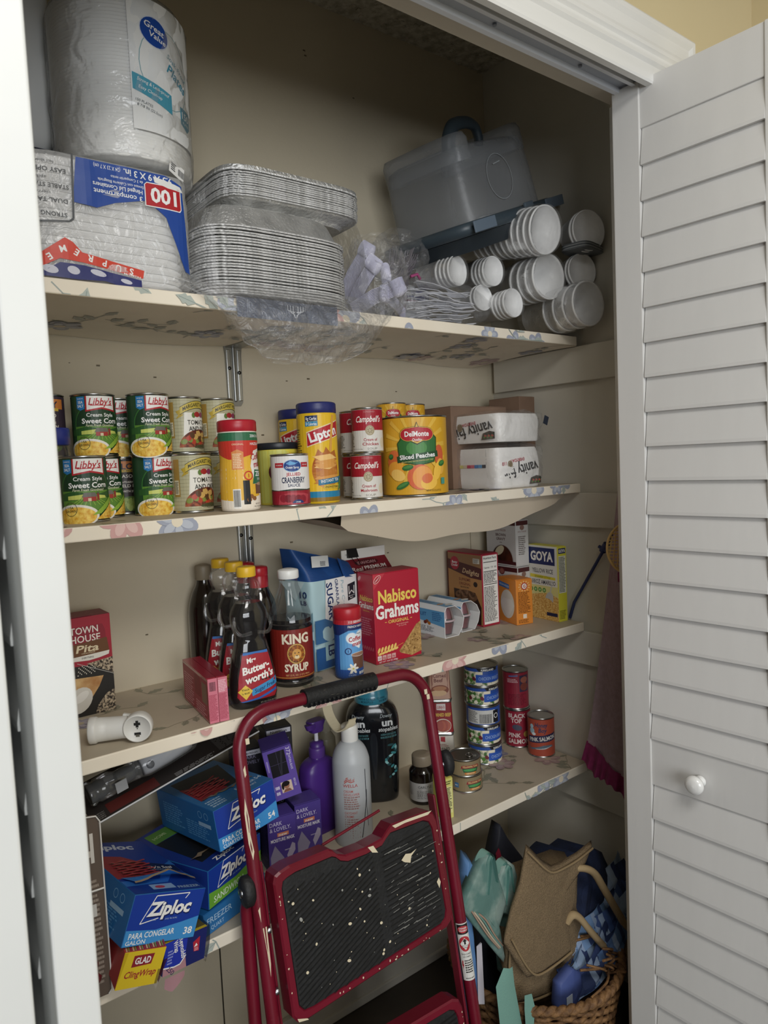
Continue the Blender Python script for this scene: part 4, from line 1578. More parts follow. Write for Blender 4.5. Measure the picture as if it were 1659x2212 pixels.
# --- prune canister
t = thing('prune_canister', 'yellow prune canister with a black lid, behind the cranberry can', 'canister', (-0.790, -0.138, Z2), -8)
R = 0.0425
bottle(t, [(R * 0.98, 0), (R, 0.002), (R, 0.112)], 'd9cc4e', 'canister_body', 52)
m = MB()
m.lathe([(R * 1.0, 0.1115), (R * 1.045, 0.1125), (R * 1.045, 0.1235), (R * 1.01, 0.1255), (R * 0.95, 0.1245), (0.001, 0.1245)], '1f242c:r40', 52)
m.build('lid', t)
A = Art()
A.r(-0.06, 0.004, 0.06, 0.11, 'cfd06a')
A.p([(0.0, 0.11), (0.06, 0.11), (0.06, 0.09), (0.02, 0.096)], 'e3d34e')
for i in range(10):
    a = radians(18 * i)
    A.p([(0.012, 0.088), (0.012 + 0.02 * cos(a), 0.088 + 0.016 * sin(a)), (0.012 + 0.02 * cos(a + 0.16), 0.088 + 0.016 * sin(a + 0.16))], 'e0912e')
A.t('SUNSWEET', 0.012, 0.0775, 0.0125, '1f2430', 0.085, 0.02)
A.t('it feels good', 0.03, 0.103, 0.004, '3f5a24', 0.032)
A.t('to feel good', 0.034, 0.0975, 0.004, '3f5a24', 0.026)
A.e(-0.016, 0.066, 0.02, 0.02, '5f1f33', 20)
A.e(-0.004, 0.05, 0.019, 0.018, '6d2440', 20)
A.e(-0.004, 0.03, 0.017, 0.014, '241a20', 18)
A.e(0.02, 0.028, 0.017, 0.013, '2e2026', 18)
A.t('PRUNES', 0.02, 0.058, 0.008, WHT, 0.04, 0.012)
A.t('Non-GMO', -0.012, 0.012, 0.004, '4a5a20', 0.022)
m = MB()
A.onto(m, cylmap(R), 0.008)
m.build('paper_label', t)
# --- cranberry can
A = Art()
A.r(-0.06, 0.004, 0.06, 0.096, 'e8e6e4')
A.r(-0.06, 0.08, 0.06, 0.096, 'e8e6e4')
A.r(-0.036, 0.0745, -0.017, 0.0835, 'b3202e')
A.r(0.017, 0.0745, 0.036, 0.0835, 'b3202e')
A.t('THE ORIGINAL', -0.0265, 0.079, 0.0026, WHT, 0.014)
A.t('WITH FRUIT', 0.0265, 0.079, 0.0026, WHT, 0.013)
A.e(0.0, 0.0775, 0.0175, 0.0118, '8fb6d8', 26)
A.e(0.0, 0.0775, 0.0163, 0.0107, '1b3f86', 26)
A.p([(-0.012, 0.082), (-0.004, 0.0865), (0.006, 0.083), (0.012, 0.084), (0.004, 0.0795), (-0.006, 0.0785)], '5fa3d6')
A.t('Ocean Spray', 0.0, 0.0745, 0.0042, WHT, 0.026, 0.012)
A.t('JELLIED', 0.0015, 0.0615, 0.0058, 'b3202e', 0.028, 0.016)
A.t('CRANBERRY', 0.0015, 0.0505, 0.0105, '1f2a4e', 0.047, 0.02)
A.t('SAUCE', 0.0015, 0.0405, 0.0056, '1f2a4e', 0.024, 0.014)
A.p([(-0.06, 0.033), (-0.03, 0.031), (0.0, 0.034), (0.03, 0.032), (0.06, 0.034), (0.06, 0.029), (-0.06, 0.029)], '2d3a30')
A.r(-0.06, 0.004, 0.06, 0.03, '9a1f30')
A.p([(-0.032, 0.004), (-0.028, 0.022), (-0.005, 0.027), (0.02, 0.025), (0.034, 0.022), (0.03, 0.004)], 'b6404c')
for i in range(5):
    A.e(-0.02 + i * 0.0095, 0.016 - i * 0.0005, 0.0075, 0.0075, ('8d1c2e', '7a1526')[i % 2], 18)
A.e(0.008, 0.0065, 0.011, 0.0065, '22366f', 18, 0, 0, 180)
A.t('1930', 0.008, 0.0085, 0.003, WHT, 0.009)
can_thing(0.0365, 0.1005, A, 'e8e6e4', 'jellied cranberry sauce can with a blue oval, in front of the prune canister', (-0.8185, -0.2345, Z2), -22)


# --- iced tea jars
def tea_art():
    A = Art()
    A.r(-0.13, 0.004, 0.13, 0.176, 'e5bb28')
    A.r(-0.13, 0.004, 0.13, 0.012, '8a6a1c')
    A.r(-0.13, 0.012, 0.13, 0.024, '1f7fa8')
    A.p([(-0.034, 0.174), (-0.008, 0.1745), (-0.008, 0.164), (-0.034, 0.163)], '1c2f5e')
    A.t('0g Carbs', -0.021, 0.1685, 0.0056, WHT, 0.022, 0.012)
    A.p([(-0.034, 0.1625), (-0.008, 0.1635), (-0.008, 0.154), (-0.034, 0.153)], '2f86b0')
    A.t('0 Calories', -0.021, 0.158, 0.0056, WHT, 0.022, 0.012)
    A.p([(-0.032, 0.142), (0.04, 0.166), (0.04, 0.134), (-0.032, 0.112)], 'e9d9b0')
    A.p([(-0.031, 0.140), (0.04, 0.164), (0.04, 0.136), (-0.031, 0.114)], 'b61f2c')
    A.t('Lipton', 0.003, 0.1385, 0.018, WHT, 0.062, 0.03, rot=16)
    A.e(0.006, 0.066, 0.03, 0.036, 'tea', 30)
    A.p([(-0.018, 0.09), (-0.01, 0.108), (0.0, 0.098), (0.006, 0.112), (0.016, 0.1), (0.028, 0.106), (0.034, 0.086), (0.006, 0.08)], 'b0662a')
    for i in range(14):
        a = i * 2.4
        r = (i / 14) ** 0.5
        A.p([(0.006 + 0.026 * r * cos(a + k * 1.5) + 0.0 + 0.007 * cos(k * 1.57 + a), 0.066 + 0.03 * r * sin(a) + 0.007 * sin(k * 1.57 + a)) for k in range(4)], ('d99a4c', 'c07a30', 'eec27a')[i % 3])
    A.ln([(0.026, 0.175), (0.02, 0.14), (0.016, 0.102)], 0.006, 'd9a04a')
    A.p([(-0.012, 0.047), (0.05, 0.054), (0.05, 0.042), (-0.012, 0.036)], '1f6f94')
    A.t('INSTANT TEA', 0.014, 0.0455, 0.0058, WHT, 0.042, 0.008, rot=6)
    A.r(-0.002, 0.0285, 0.036, 0.0365, 'd9b83a')
    A.t('UNSWEETENED', 0.017, 0.0325, 0.0042, '4a3a10', 0.034, 0.01)
    A.p([(0.032, 0.022), (0.038, 0.046), (0.052, 0.056), (0.05, 0.036)], '3f7a34')
    A.lines(-0.075, -0.045, 0.04, 0.15, 24, '6a5410', 7)
    return A


t = thing('tea_jar', 'tall yellow iced tea jar with a navy lid, full front visible beside the soup cans', 'tea jar', (-0.738, -0.212, Z2), -18, 'yellow iced tea jars')
R = 0.0402
bottle(t, [(R * 0.96, 0), (R, 0.003), (R, 0.174), (R * 0.97, 0.179), (R * 0.93, 0.182)], 'e5bb28:r30', 'jar_body', 52)
m = MB()
tea_art().onto(m, cylmap(R), 0.008)
m.build('paper_label', t)
screw_cap(t, R * 0.97, 0.1795, 0.022, '262c68:r40', 'lid', 52, 0.0006)
dup(t, (-0.692, -0.055, Z2), -52, 'yellow iced tea jar with a navy lid, half hidden behind the front tea jar')

# --- soup cans
H1 = 0.096
cm = can_thing(0.0328, H1, campbell_art('Cream of', 'Mushroom'), 'dcd9d2', 'red and white mushroom soup can, lower right, nearest the big peach can', (-0.6265, -0.222, Z2), -33, 'red and white soup cans')
dup(cm, (-0.585, -0.13, Z2), -28, 'red and white soup can behind, lower left, partly covered by the front soup can')
dup(cm, (-0.588, -0.132, Z2 + H1 + 0.0003), -16, 'red and white mushroom soup can on top, left of the upper pair')
can_thing(0.0328, H1, campbell_art('Cream of', 'Chicken'), 'dcd9d2', 'red and white chicken soup can on top, right of the upper pair', (-0.6120, -0.2125, Z2 + H1 + 0.0003), -30)


# --- peach cans
def peach_art(W, H):
    """drawn for a front about W wide and H tall"""
    A = Art()
    x = lambda v: v * W
    y = lambda v: v * H
    A.r(x(-0.6), y(0.03), x(0.6), y(0.97), 'd9a52c')
    for i in range(16):
        a = radians(22.5 * i)
        A.p([(x(0.0), y(0.62)), (x(0.55) * cos(a), y(0.62) + x(0.6) * sin(a)), (x(0.55) * cos(a + 0.12), y(0.62) + x(0.6) * sin(a + 0.12))], 'e3b848')
    clip_art(A, x(-0.6), y(0.03), x(0.6), y(0.97))
    A.e(x(-0.36), y(0.44), x(0.13), y(0.14), 'd9703a', 22)
    A.e(x(-0.34), y(0.34), x(0.15), y(0.1), 'e8a53c', 22)
    A.e(x(0.4), y(0.5), x(0.09), y(0.13), 'd0603a', 22)
    A.e(x(0.42), y(0.36), x(0.08), y(0.1), 'e8b24a', 22)
    A.p([(x(-0.29), y(0.66)), (x(-0.24), y(0.71)), (x(-0.2), y(0.75)), (x(0.3), y(0.76)), (x(0.35), y(0.72)), (x(0.34), y(0.55)), (x(0.3), y(0.42)), (x(0.06), y(0.38)), (x(-0.2), y(0.42)), (x(-0.27), y(0.5))], '2c4a1c')
    A.p([(x(-0.27), y(0.66)), (x(-0.22), y(0.70)), (x(-0.19), y(0.735)), (x(0.29), y(0.745)), (x(0.33), y(0.71)), (x(0.32), y(0.55)), (x(0.28), y(0.43)), (x(0.06), y(0.395)), (x(-0.18), y(0.43)), (x(-0.25), y(0.5))], '2f6b34')
    A.e(x(0.02), y(0.6), x(0.16), y(0.09), '4a8a44', 24)
    for g, c_ in ((1.0, '2a2a1c'), (0.95, 'd9b848'), (0.88, 'b3202e')):
        A.e(x(0.03 - 0.13), y(0.765), x(0.14) * g, y(0.088) * g, c_, 20)
        A.e(x(0.03 + 0.13), y(0.765), x(0.14) * g, y(0.088) * g, c_, 20)
        A.p([(x(0.03 - 0.2 * g), y(0.72)), (x(0.03), y(0.635 + (1 - g) * 0.3)), (x(0.03 + 0.2 * g), y(0.72)), (x(0.03 + 0.14), y(0.765 + 0.085 * g)), (x(0.03), y(0.765 + 0.1 * g)), (x(0.03 - 0.14), y(0.765 + 0.085 * g))], c_)
    A.p([(x(0.0), y(0.85)), (x(0.03), y(0.92)), (x(0.06), y(0.85))], '2a2a1c')
    A.p([(x(0.01), y(0.853)), (x(0.03), y(0.90)), (x(0.05), y(0.853))], 'd9b848')
    A.t('DelMonte', x(0.03), y(0.772), y(0.062), WHT, x(0.37), 0.022)
    A.t('Quality', x(0.03), y(0.70), y(0.032), WHT, x(0.15), 0.006, sk=0.15)
    A.p([(x(-0.3), y(0.5)), (x(0.36), y(0.56)), (x(0.37), y(0.485)), (x(-0.29), y(0.42))], '1f4a28')
    A.t('Sliced Peaches', x(0.03), y(0.5), y(0.055), WHT, x(0.56), 0.022, rot=4)
    A.t('YELLOW CLING PEACHES IN EXTRA LIGHT SYRUP', x(0.03), y(0.44), y(0.016), 'e6d48a', x(0.5), rot=4)
    A.e(x(0.06), y(0.24), x(0.2), y(0.155), 'd9663c', 30)
    A.e(x(0.1), y(0.235), x(0.16), y(0.14), 'eca04a', 28)
    A.e(x(0.2), y(0.17), x(0.14), y(0.09), 'f0bf4c', 26, 20)
    A.e(x(0.17), y(0.22), x(0.09), y(0.06), 'd9703a', 20, 20)
    A.e(x(0.35), y(0.31), x(0.07), y(0.12), 'f2c04a', 18, -15)
    A.e(x(-0.3), y(0.27), x(0.13), y(0.07), 'f2c86a', 20, -20)
    for (cx, cy, r_, a) in ((-0.13, 0.36, 0.09, 10), (-0.22, 0.14, 0.12, 25), (0.44, 0.4, 0.07, 20), (-0.42, 0.5, 0.05, 20)):
        A.e(x(cx), y(cy), x(r_), y(0.035), '2f6b34', 14, a)
        A.e(x(cx), y(cy) + y(0.008), x(r_) * 0.8, y(0.018), '4d8a44', 12, a)
    A.t('NET WT 105 OZ (6 LB 9 OZ)', x(0.28), y(0.07), y(0.022), '5a4a14', x(0.26))
    A.r(x(0.42), y(0.14), x(0.5), y(0.22), '4d9a8a')
    return A


can_thing(0.0725, 0.1725, peach_art(0.135, 0.1725), 'd9a52c', 'very large yellow peach can at the front of the second shelf', (-0.497, -0.2285, Z2), -38)
pc = can_thing(0.0362, HC, peach_art(0.066, HC), 'd9a52c', 'small yellow fruit can on top of its stack behind the large peach can, left one', (-0.427, -0.063, Z2 + HC + 0.0003), -34, 'small yellow fruit cans')
dup(pc, (-0.427, -0.063, Z2), -30, 'small yellow fruit can at the bottom behind the large peach can, left one')
dup(pc, (-0.3485, -0.043, Z2), -30, 'small yellow fruit can at the bottom behind the large peach can, right one')
dup(pc, (-0.3485, -0.043, Z2 + HC + 0.0003), -34, 'small yellow fruit can on top behind the large peach can, right one')

# --- cartons and napkins at the right
t = thing('cardboard_carton', 'plain brown cardboard carton behind the napkin packs', 'carton', (-0.2, -0.075, Z2), 0)
m = MB()
m.box((0, 0, 0.103), (0.2, 0.13, 0.206), 'kraft', 0.0015)
A = Art()
A.p([(-0.05, 0.19), (-0.02, 0.19), (-0.01, 0.175), (-0.045, 0.172)], '5f4a34')
A.lines(-0.06, 0.0, 0.03, 0.16, 18, '6b5640', 3)
A.onto(m, facemap('L', 0.2, 0.13, 0.206))
m.build('carton_body', t)
m = MB()
m.box((0, 0, 0.2068), (0.198, 0.128, 0.0012), 'kraft')
m.build('top_flap', t)
t = thing('cardboard_carton', 'small brown carton by the right wall, its top just showing over the napkins', 'carton', (-0.052, -0.115, Z2), 0)
carton(t, 0.06, 0.11, 0.232, 'kraft')


def napkins(label, loc, rz, w, d, h, textface, extra):
    t = thing('napkin_pack', label, 'napkins', loc, rz)
    m = MB()
    lv = []
    nz = 22
    for i in range(nz + 1):
        f = i / nz
        k = 1 - 0.045 * (abs(2 * f - 1) ** 4) + 0.006 * (i % 2)
        lv.append([(p[0] + bag_noise((p[0], p[1], f * h), 0.004, 18, 5), p[1] + bag_noise((p[1], p[0], f * h), 0.004, 18, 6), p[2]) for p in rrect(w * k, d * k, h * f, 64, 9)])
    m.rings(lv, 'eceae6:r60', True)
    m.build('napkin_block', t)
    A = Art()
    # the whole print is upside down
    A.t('vanity fair', 0.002, h * 0.42, 0.028, '1c1c1e', w * 0.78, 0.006, sk=-0.2, rot=188)
    A.t('EVERYDAY', -0.012, h * 0.68, 0.0075, 'b3243c', 0.05, 0.01, rot=186)
    A.t('110', -0.058, h * 0.60, 0.0085, 'b3243c', 0.014, 0.012, rot=184)
    A.ring(-0.038, h * 0.58, 0.009, 0.0095, 0.0025, '8d7a5a')
    A.e(-0.038, h * 0.58, 0.006, 0.0065, '7a6848', 16)
    A.p([(0.03, 0.006), (0.036, 0.022), (0.056, 0.027), (0.072, 0.024), (0.072, 0.008)], '4a4038')
    for i in range(9):
        A.e(0.04 + 0.0036 * i, 0.012 + 0.004 * (i % 3), 0.004, 0.003, ('5f7a44', 'b05a4a', '2f3a2a')[i % 3], 8)
    m = MB()
    fm = facemap(textface, w * 1.03, d * 1.03, h)
    A.onto(m, fm)
    m.build('printed_film', t)
    if extra:
        B = Art()
        for i, c_ in enumerate(('4a3a3a', 'd6cf7a', 'd9c9a8', 'c03a5a', 'd06a7a', '3a7ac0', '5a9ad0', '3a3a44')):
            B.r(-0.06 + i * 0.013, h * 0.52, -0.0475 + i * 0.013, h * 0.6, c_)
        B.ln([(0.045, h * 0.6), (0.045, h * 0.97)], 0.0006, '6a6a6a')
        m = MB()
        B.onto(m, facemap('L', w * 1.03, d * 1.03, h))
        m.build('colour_strip', t)
    m = MB()
    def wr(f, n):
        k = 1.0 + 0.06 * sin(pi * f)
        if f > 0.9:
            k *= 1 - (f - 0.9) * 3.5
        return rrect(w * 1.05 * k, d * 1.05 * k, h * 1.12 * f, n, 7)
    shell(m, wr, 20, 72, 'bag_clear', 14 + int(loc[2] * 100) % 7, 0.006, 18)
    m.build('clear_film', t)
    return t


napkins('lower white napkin pack, upside-down script on its front, directly on the second shelf', (-0.195, -0.187, Z2), 0, 0.158, 0.16, 0.098, 'F', True)
napkins('upper white napkin pack in a loose clear bag, resting on the lower pack', (-0.196, -0.185, Z2 + 0.112), 4, 0.165, 0.165, 0.068, 'L', False)
t = thing('plastic_bag', 'loose clear bag end with a dark tape tab, right of the upper napkins', 'plastic bag', (-0.104, -0.19, Z2 + 0.11), 0)
m = MB()
shell(m, lambda f, n: rrect(0.052 * max(0.1, sin(pi * (0.05 + 0.9 * f)) ** 0.6), 0.11 * max(0.1, sin(pi * (0.05 + 0.9 * f)) ** 0.6), 0.085 * f, n, 2.6), 16, 36, 'bag_clear', 44, 0.008, 24)
m.build('bag_film', t)
m = MB()
m.box((0.012, -0.058, 0.062), (0.016, 0.002, 0.022), '323a4a:r40', 0.0005, X=Matrix.Rotation(0.35, 4, 'Y'))
m.build('tape_tab', t)

# ============================================================ third shelf
Z3 = S3 + 0.0005
# --- pita cracker box
t = thing('cracker_box', 'tall red and black pita cracker box at the left end of the third shelf', 'cracker box', (-1.1845, -0.068, Z3), 0)
w, d, h = 0.093, 0.062, 0.181
A = Art()
A.r(-0.059, 0.0, 0.059, h, '23211f')
A.r(-0.059, 0.105, 0.059, h, 'a32436')
A.p([(-0.059, 0.105), (0.059, 0.105), (0.059, 0.098), (0.0, 0.092), (-0.059, 0.094)], 'a32436')
A.p([(0.0, 0.095), (0.059, 0.10), (0.059, 0.07), (0.03, 0.082)], 'seeds')
A.ln([(-0.02, 0.098), (0.059, 0.068)], 0.001, 'b8b4ac')
A.p([(-0.04, 0.072), (0.036, 0.068), (0.025, 0.05), (0.006, 0.03), (-0.03, 0.022), (-0.059, 0.03), (-0.059, 0.07)], 'cracker')
A.e(-0.02, 0.03, 0.03, 0.022, 'd6d2c8', 20, 25)
A.e(-0.016, 0.036, 0.018, 0.008, 'e9e6de', 16, 25)
A.p([(0.059, 0.04), (0.04, 0.034), (0.02, 0.016), (0.012, 0.0), (0.059, 0.0)], 'seeds')
for i in range(26):
    a = i * 2.4
    A.e(-0.03 + 0.04 * ((i * 37) % 26) / 26 + 0.01, 0.076 + 0.016 * ((i * 17) % 26) / 26, 0.0016, 0.0009, 'd9d2c2', 8, i * 50)
A.p([(-0.044, 0.164), (0.041, 0.164), (0.047, 0.152), (0.047, 0.132), (-0.044, 0.128)], '8d1f30')
A.t('TOWN', 0.0, 0.157, 0.0125, 'ece6dc', 0.062, 0.008)
A.t('HOUSE', 0.002, 0.1415, 0.0125, 'ece6dc', 0.066, 0.008)
A.p([(-0.045, 0.131), (0.049, 0.138), (0.053, 0.112), (-0.045, 0.109)], '6b4426')
A.t('Pita', 0.006, 0.1235, 0.013, 'e3d3b0', 0.05, 0.016, sk=0.3)
A.t('CRACKERS', 0.006, 0.1145, 0.0022, 'e3d3b0', 0.03)
A.p([(-0.045, 0.109), (0.053, 0.113), (0.051, 0.106), (0.03, 0.1025), (0.006, 0.1005), (-0.02, 0.102), (-0.043, 0.103)], 'e6e2d8')
A.t('EVERYTHING', 0.004, 0.1062, 0.003, '2a2622', 0.026, 0.008)
B = Art()
B.r(-0.059, 0.0, 0.059, d, '7d2030')
B.p([(-0.05, 0.01), (-0.01, 0.05), (0.04, 0.012)], '8f3040')
B.t('TOWN HOUSE', 0.0, 0.045, 0.006, 'b06a70', 0.05)
carton(t, w, d, h, '8d2231', {'F': A.scale(0.787), 'T': B.scale(0.787)}, flap=None)
m = MB()
m.box((-0.014, -0.006, h + 0.0009), (0.06, 0.046, 0.0008), '7d2030')
m.build('top_flap', t)

# --- white plug adapter lying on its side
t = thing('plug_adapter', 'white round plug-in socket adapter lying on its side beside the pita cracker box', 'adapter', (-1.185, -0.262, Z3 + 0.0215), -26)
m = MB()
X_ = Matrix.Rotation(radians(90), 4, 'Y')
pr = [(0.0, 0), (0.0205, 0), (0.0215, 0.002), (0.0215, 0.010), (0.0205, 0.012), (0.0195, 0.0125), (0.0188, 0.03), (0.018, 0.05), (0.0185, 0.06)]
m.lathe(pr, 'dcdbd6:r40', 36, cap1=True, X=Matrix.Translation((-0.042, 0, 0)) @ X_)
m.build('barrel', t)
m = MB()
X2 = Matrix.Translation((0.036, -0.002, 0.002)) @ Matrix.Rotation(radians(-2), 4, 'Z') @ Matrix.Rotation(radians(90), 4, 'X')
m.lathe([(0.001, -0.021), (0.012, -0.019), (0.019, -0.012), (0.0225, 0.0), (0.0232, 0.012), (0.0228, 0.019), (0.0215, 0.0205), (0.0205, 0.0205), (0.0198, 0.019), (0.001, 0.019)], 'dcdbd6:r40', 40, cap0=False, cap1=False, X=X2)
m.build('socket_head', t)
m = MB()
for zz, cross in ((0.0075, True), (-0.0085, False)):
    m.box((0, zz, 0.0192), (0.010, 0.0042, 0.0008), '1a1a1a', X=X2)
    if cross:
        m.box((0, zz, 0.01925), (0.0042, 0.011, 0.0008), '1a1a1a', X=X2)
    else:
        m.box((0.0, zz - 0.003, 0.01925), (0.006, 0.004, 0.0008), '8a867c:m', X=X2)
m.build('socket_slots', t)
m = MB()
m.box((0.018, 0.005, 0.0215), (0.026, 0.008, 0.004), 'd2d1cc:r40', 0.0015, X=Matrix.Rotation(0.25, 4, 'Y'))
m.build('rib', t)

# --- pink gelatin boxes wrapped together
for k, (dx, lab) in enumerate(((-0.0088, 'left pink boxed mix of the shrink-wrapped pair beside the syrup bottles'), (0.0088, 'right pink boxed mix of the shrink-wrapped pair, touching the syrup bottle'))):
    a = radians(-7)
    t = thing('mix_box', lab, 'small box', (-1.014 + dx * cos(a) - 0.0, -0.222 + dx * sin(a), Z3), -7, 'shrink-wrapped pink box pair')
    A = Art()
    A.r(-0.0083, 0, 0.0083, 0.078, 'd2788a')
    A.lines(-0.0075, 0.0078, 0.004, 0.05, 22, 'a83a52', 5 + k)
    if k == 0:
        A.bars(-0.006, 0.005, 0.056, 0.072, '2a1a1e', 5)
    else:
        A.lines(-0.0075, 0.0078, 0.052, 0.074, 8, 'f0c8d0', 9)
    B = Art()
    B.r(-0.078, 0.004, 0.078, 0.072, 'a53246')
    B.lines(-0.07, -0.005, 0.006, 0.06, 12, 'd99aa4', 2)
    B.r(0.045, 0.03, 0.075, 0.066, '8f6a5a')
    B.r(0.0, 0.034, 0.036, 0.07, '8d2232')
    B.lines(0.004, 0.07, 0.004, 0.026, 5, 'd99aa4', 12)
    carton(t, 0.0172, 0.165, 0.0765, 'a22d40:r25:c', {'F': A, 'L': B})


# --- syrup bottles
def glamor_syrup(label, loc, rz, group, proto=None, level=0.192):
    if proto:
        return dup(proto, loc, rz, label)
    t = thing('syrup_bottle', label, 'syrup bottle', loc, rz, group)
    lv = smooth_prof([(0.0, 0.074, 0.05), (0.004, 0.084, 0.058), (0.02, 0.087, 0.06), (0.05, 0.084, 0.058), (0.085, 0.073, 0.052), (0.112, 0.061, 0.047), (0.126, 0.057, 0.045),
                      (0.14, 0.063, 0.05), (0.158, 0.071, 0.055), (0.173, 0.069, 0.054), (0.186, 0.056, 0.046), (0.195, 0.043, 0.039), (0.2, 0.040, 0.037), (0.207, 0.045, 0.042),
                      (0.217, 0.0485, 0.046), (0.227, 0.045, 0.043), (0.233, 0.036, 0.036), (0.236, 0.031, 0.031), (0.244, 0.031, 0.031)], 4)
    m = MB()
    e = lambda z: 3.2 if z < 0.12 else 2.2
    m.rings([rrect(w, d, z, 44, e(z)) for z, w, d in lv], 'bottle_clear', True)
    m.build('bottle_body', t)
    m = MB()
    m.rings([rrect(w - 0.003, d - 0.003, z + (0.001 if i == 0 else 0), 44, e(z)) for i, (z, w, d) in enumerate(lv) if z <= level], '0a0505:r8', True)
    m.build('syrup', t)
    m = MB()
    for s_ in (-1, 1):      # the folded arms moulded on the glass
        m.tube(smooth_prof([(s_ * 0.031, -0.012, 0.168), (s_ * 0.035, -0.02, 0.15), (s_ * 0.026, -0.027, 0.137), (s_ * 0.006, -0.0285, 0.139)], 4), 0.0035, 'bottle_clear', 8)
    m.build('moulded_arms', t)
    wf = lambda v: [w for z, w, d in lv if z <= max(0.001, v)][-1]
    df = lambda v: [d for z, w, d in lv if z <= max(0.001, v)][-1]
    A = Art()
    A.p([(-0.026, 0.104), (0.026, 0.104), (0.036, 0.06), (0.040, 0.022), (0.034, 0.014), (-0.034, 0.014), (-0.040, 0.022), (-0.036, 0.06)], '20130f')
    A.p([(-0.024, 0.102), (0.024, 0.102), (0.034, 0.058), (0.038, 0.024), (0.032, 0.016), (-0.032, 0.016), (-0.038, 0.024), (-0.034, 0.058)], '9f1f2c')
    A.p([(-0.023, 0.1035), (0.023, 0.1035), (0.024, 0.0985), (0.0, 0.1), (-0.024, 0.0985)], '3f74b8')
    A.t('Mrs.', -0.008, 0.0895, 0.0085, 'f1efe8', 0.02, 0.024, sk=0.15, rot=8)
    A.t('Butter-', -0.001, 0.0745, 0.0125, 'f1efe8', 0.052, 0.03, sk=0.2, rot=10)
    A.t("worth's", 0.004, 0.058, 0.0125, 'f1efe8', 0.056, 0.03, sk=0.2, rot=10)
    A.p([(-0.014, 0.036), (0.038, 0.052), (0.039, 0.038), (-0.012, 0.024)], '3f8fc4')
    A.t('Sugar Free', 0.013, 0.0375, 0.007, '16386a', 0.042, 0.01, sk=0.25, rot=15)
    A.p([(-0.037, 0.034), (-0.024, 0.046), (-0.011, 0.034), (-0.024, 0.019)], 'e3c044')
    A.t('Thick', -0.024, 0.0375, 0.0035, '2a2210', 0.014, 0.01, rot=8)
    A.t("'n Rich!", -0.024, 0.031, 0.0035, '2a2210', 0.014, 0.01, rot=8)
    A.p([(-0.034, 0.016), (0.0, 0.02), (0.036, 0.032), (0.037, 0.027), (0.0, 0.0165), (-0.03, 0.0145)], '2f5fae')
    A.t('24 FL OZ (1 PT 8 FL OZ) 710 mL', 0.02, 0.0095, 0.0026, 'c9c4ba', 0.034)
    m = MB()

    def mp(u, v, l):
        w, d = wf(v), df(v)
        k = min(0.98, abs(2 * u / w))
        return (u, -d / 2 * (1 - k ** 3.2) ** (1 / 3.2) - l - 0.0006, v)
    A.onto(m, mp, 0.007, 0.01)
    m.build('front_label', t)
    screw_cap(t, 0.0172, 0.2385, 0.018, 'dfb32c:r35', 'cap', 26, 0.0004)
    return t


mb1 = glamor_syrup('dark syrup bottle with a yellow cap in front, its red label fully visible', (-0.936, -0.258, Z3), -6, 'yellow-capped figure syrup bottles')
glamor_syrup('second yellow-capped syrup bottle, directly behind the front one', (-0.921, -0.176, Z3), -20, None, mb1)
glamor_syrup('third yellow-capped syrup bottle, rearmost of the row of three', (-0.917, -0.104, Z3), -24, None, mb1)
t = thing('syrup_bottle', 'dusty syrup bottle with a dull brown cap behind the yellow-capped bottles', 'syrup bottle', (-0.928, -0.042, Z3))
m = MB()
pr = smooth_prof([(0.032, 0), (0.036, 0.004), (0.036, 0.11), (0.034, 0.15), (0.026, 0.18), (0.0165, 0.2), (0.015, 0.215)], 4)
m.lathe(pr, '17110f:r12:c', 40)
m.build('bottle_body', t)
screw_cap(t, 0.0165, 0.209, 0.03, '857a66:r50', 'cap', 24)
for k, (x, y, lab) in enumerate(((-0.842, -0.122, 'red-capped dark syrup bottle with a long red neck seal, behind the lion label bottle'), (-0.832, -0.043, 'red-capped syrup bottle farther back, only its cap showing above the others'))):
    t = thing('syrup_bottle', lab, 'syrup bottle', (x, y, Z3), 0, 'red-capped syrup bottles')
    m = MB()
    pr = smooth_prof([(0.030, 0), (0.0335, 0.004), (0.0335, 0.13), (0.03, 0.16), (0.021, 0.182), (0.0185, 0.195)], 4)
    m.lathe(pr, '150d0b:r8:c', 40)
    m.build('bottle_body', t)
    m = MB()
    m.lathe([(0.0188, 0.184), (0.0192, 0.186), (0.0192, 0.212), (0.0185, 0.214)], 'a4202c:r30', 36)
    m.build('neck_seal', t)
    screw_cap(t, 0.0188, 0.214, 0.018, 'b3222e:r30', 'cap', 28)

t = thing('syrup_bottle', 'large white-capped syrup bottle with a lion face on its red label', 'syrup bottle', (-0.8155, -0.199, Z3), -18)
pr = smooth_prof([(0.037, 0), (0.0415, 0.004), (0.0425, 0.012), (0.042, 0.016), (0.042, 0.118), (0.043, 0.124), (0.0415, 0.138), (0.035, 0.16), (0.0255, 0.182), (0.0195, 0.198), (0.0185, 0.21), (0.0185, 0.216)], 4)
m = MB()
rs = []
for r, z in pr:
    ring = []
    for j in range(64):
        k = 1 + (0.018 * cos(16 * 2 * pi * j / 64) if 0.142 < z < 0.195 else 0)
        ring.append((r * k * cos(2 * pi * j / 64), r * k * sin(2 * pi * j / 64), z))
    rs.append(ring)
m.rings(rs, 'bottle_clear', True)
m.build('bottle_body', t)
m = MB()
m.lathe([(r - 0.0016, z + (0.001 if z < 0.001 else 0)) for r, z in pr if z <= 0.134], '0c0605:r8', 48)
m.build('syrup', t)
A = Art()
A.r(-0.075, 0.018, 0.075, 0.116, '7d2018')
A.r(-0.075, 0.020, 0.075, 0.0215, 'b8893a')
A.t('KING', 0.0, 0.098, 0.0185, 'e6dcc4', 0.056, 0.03)
A.ring(0.0, 0.068, 0.0185, 0.02, 0.003, 'c7a052')
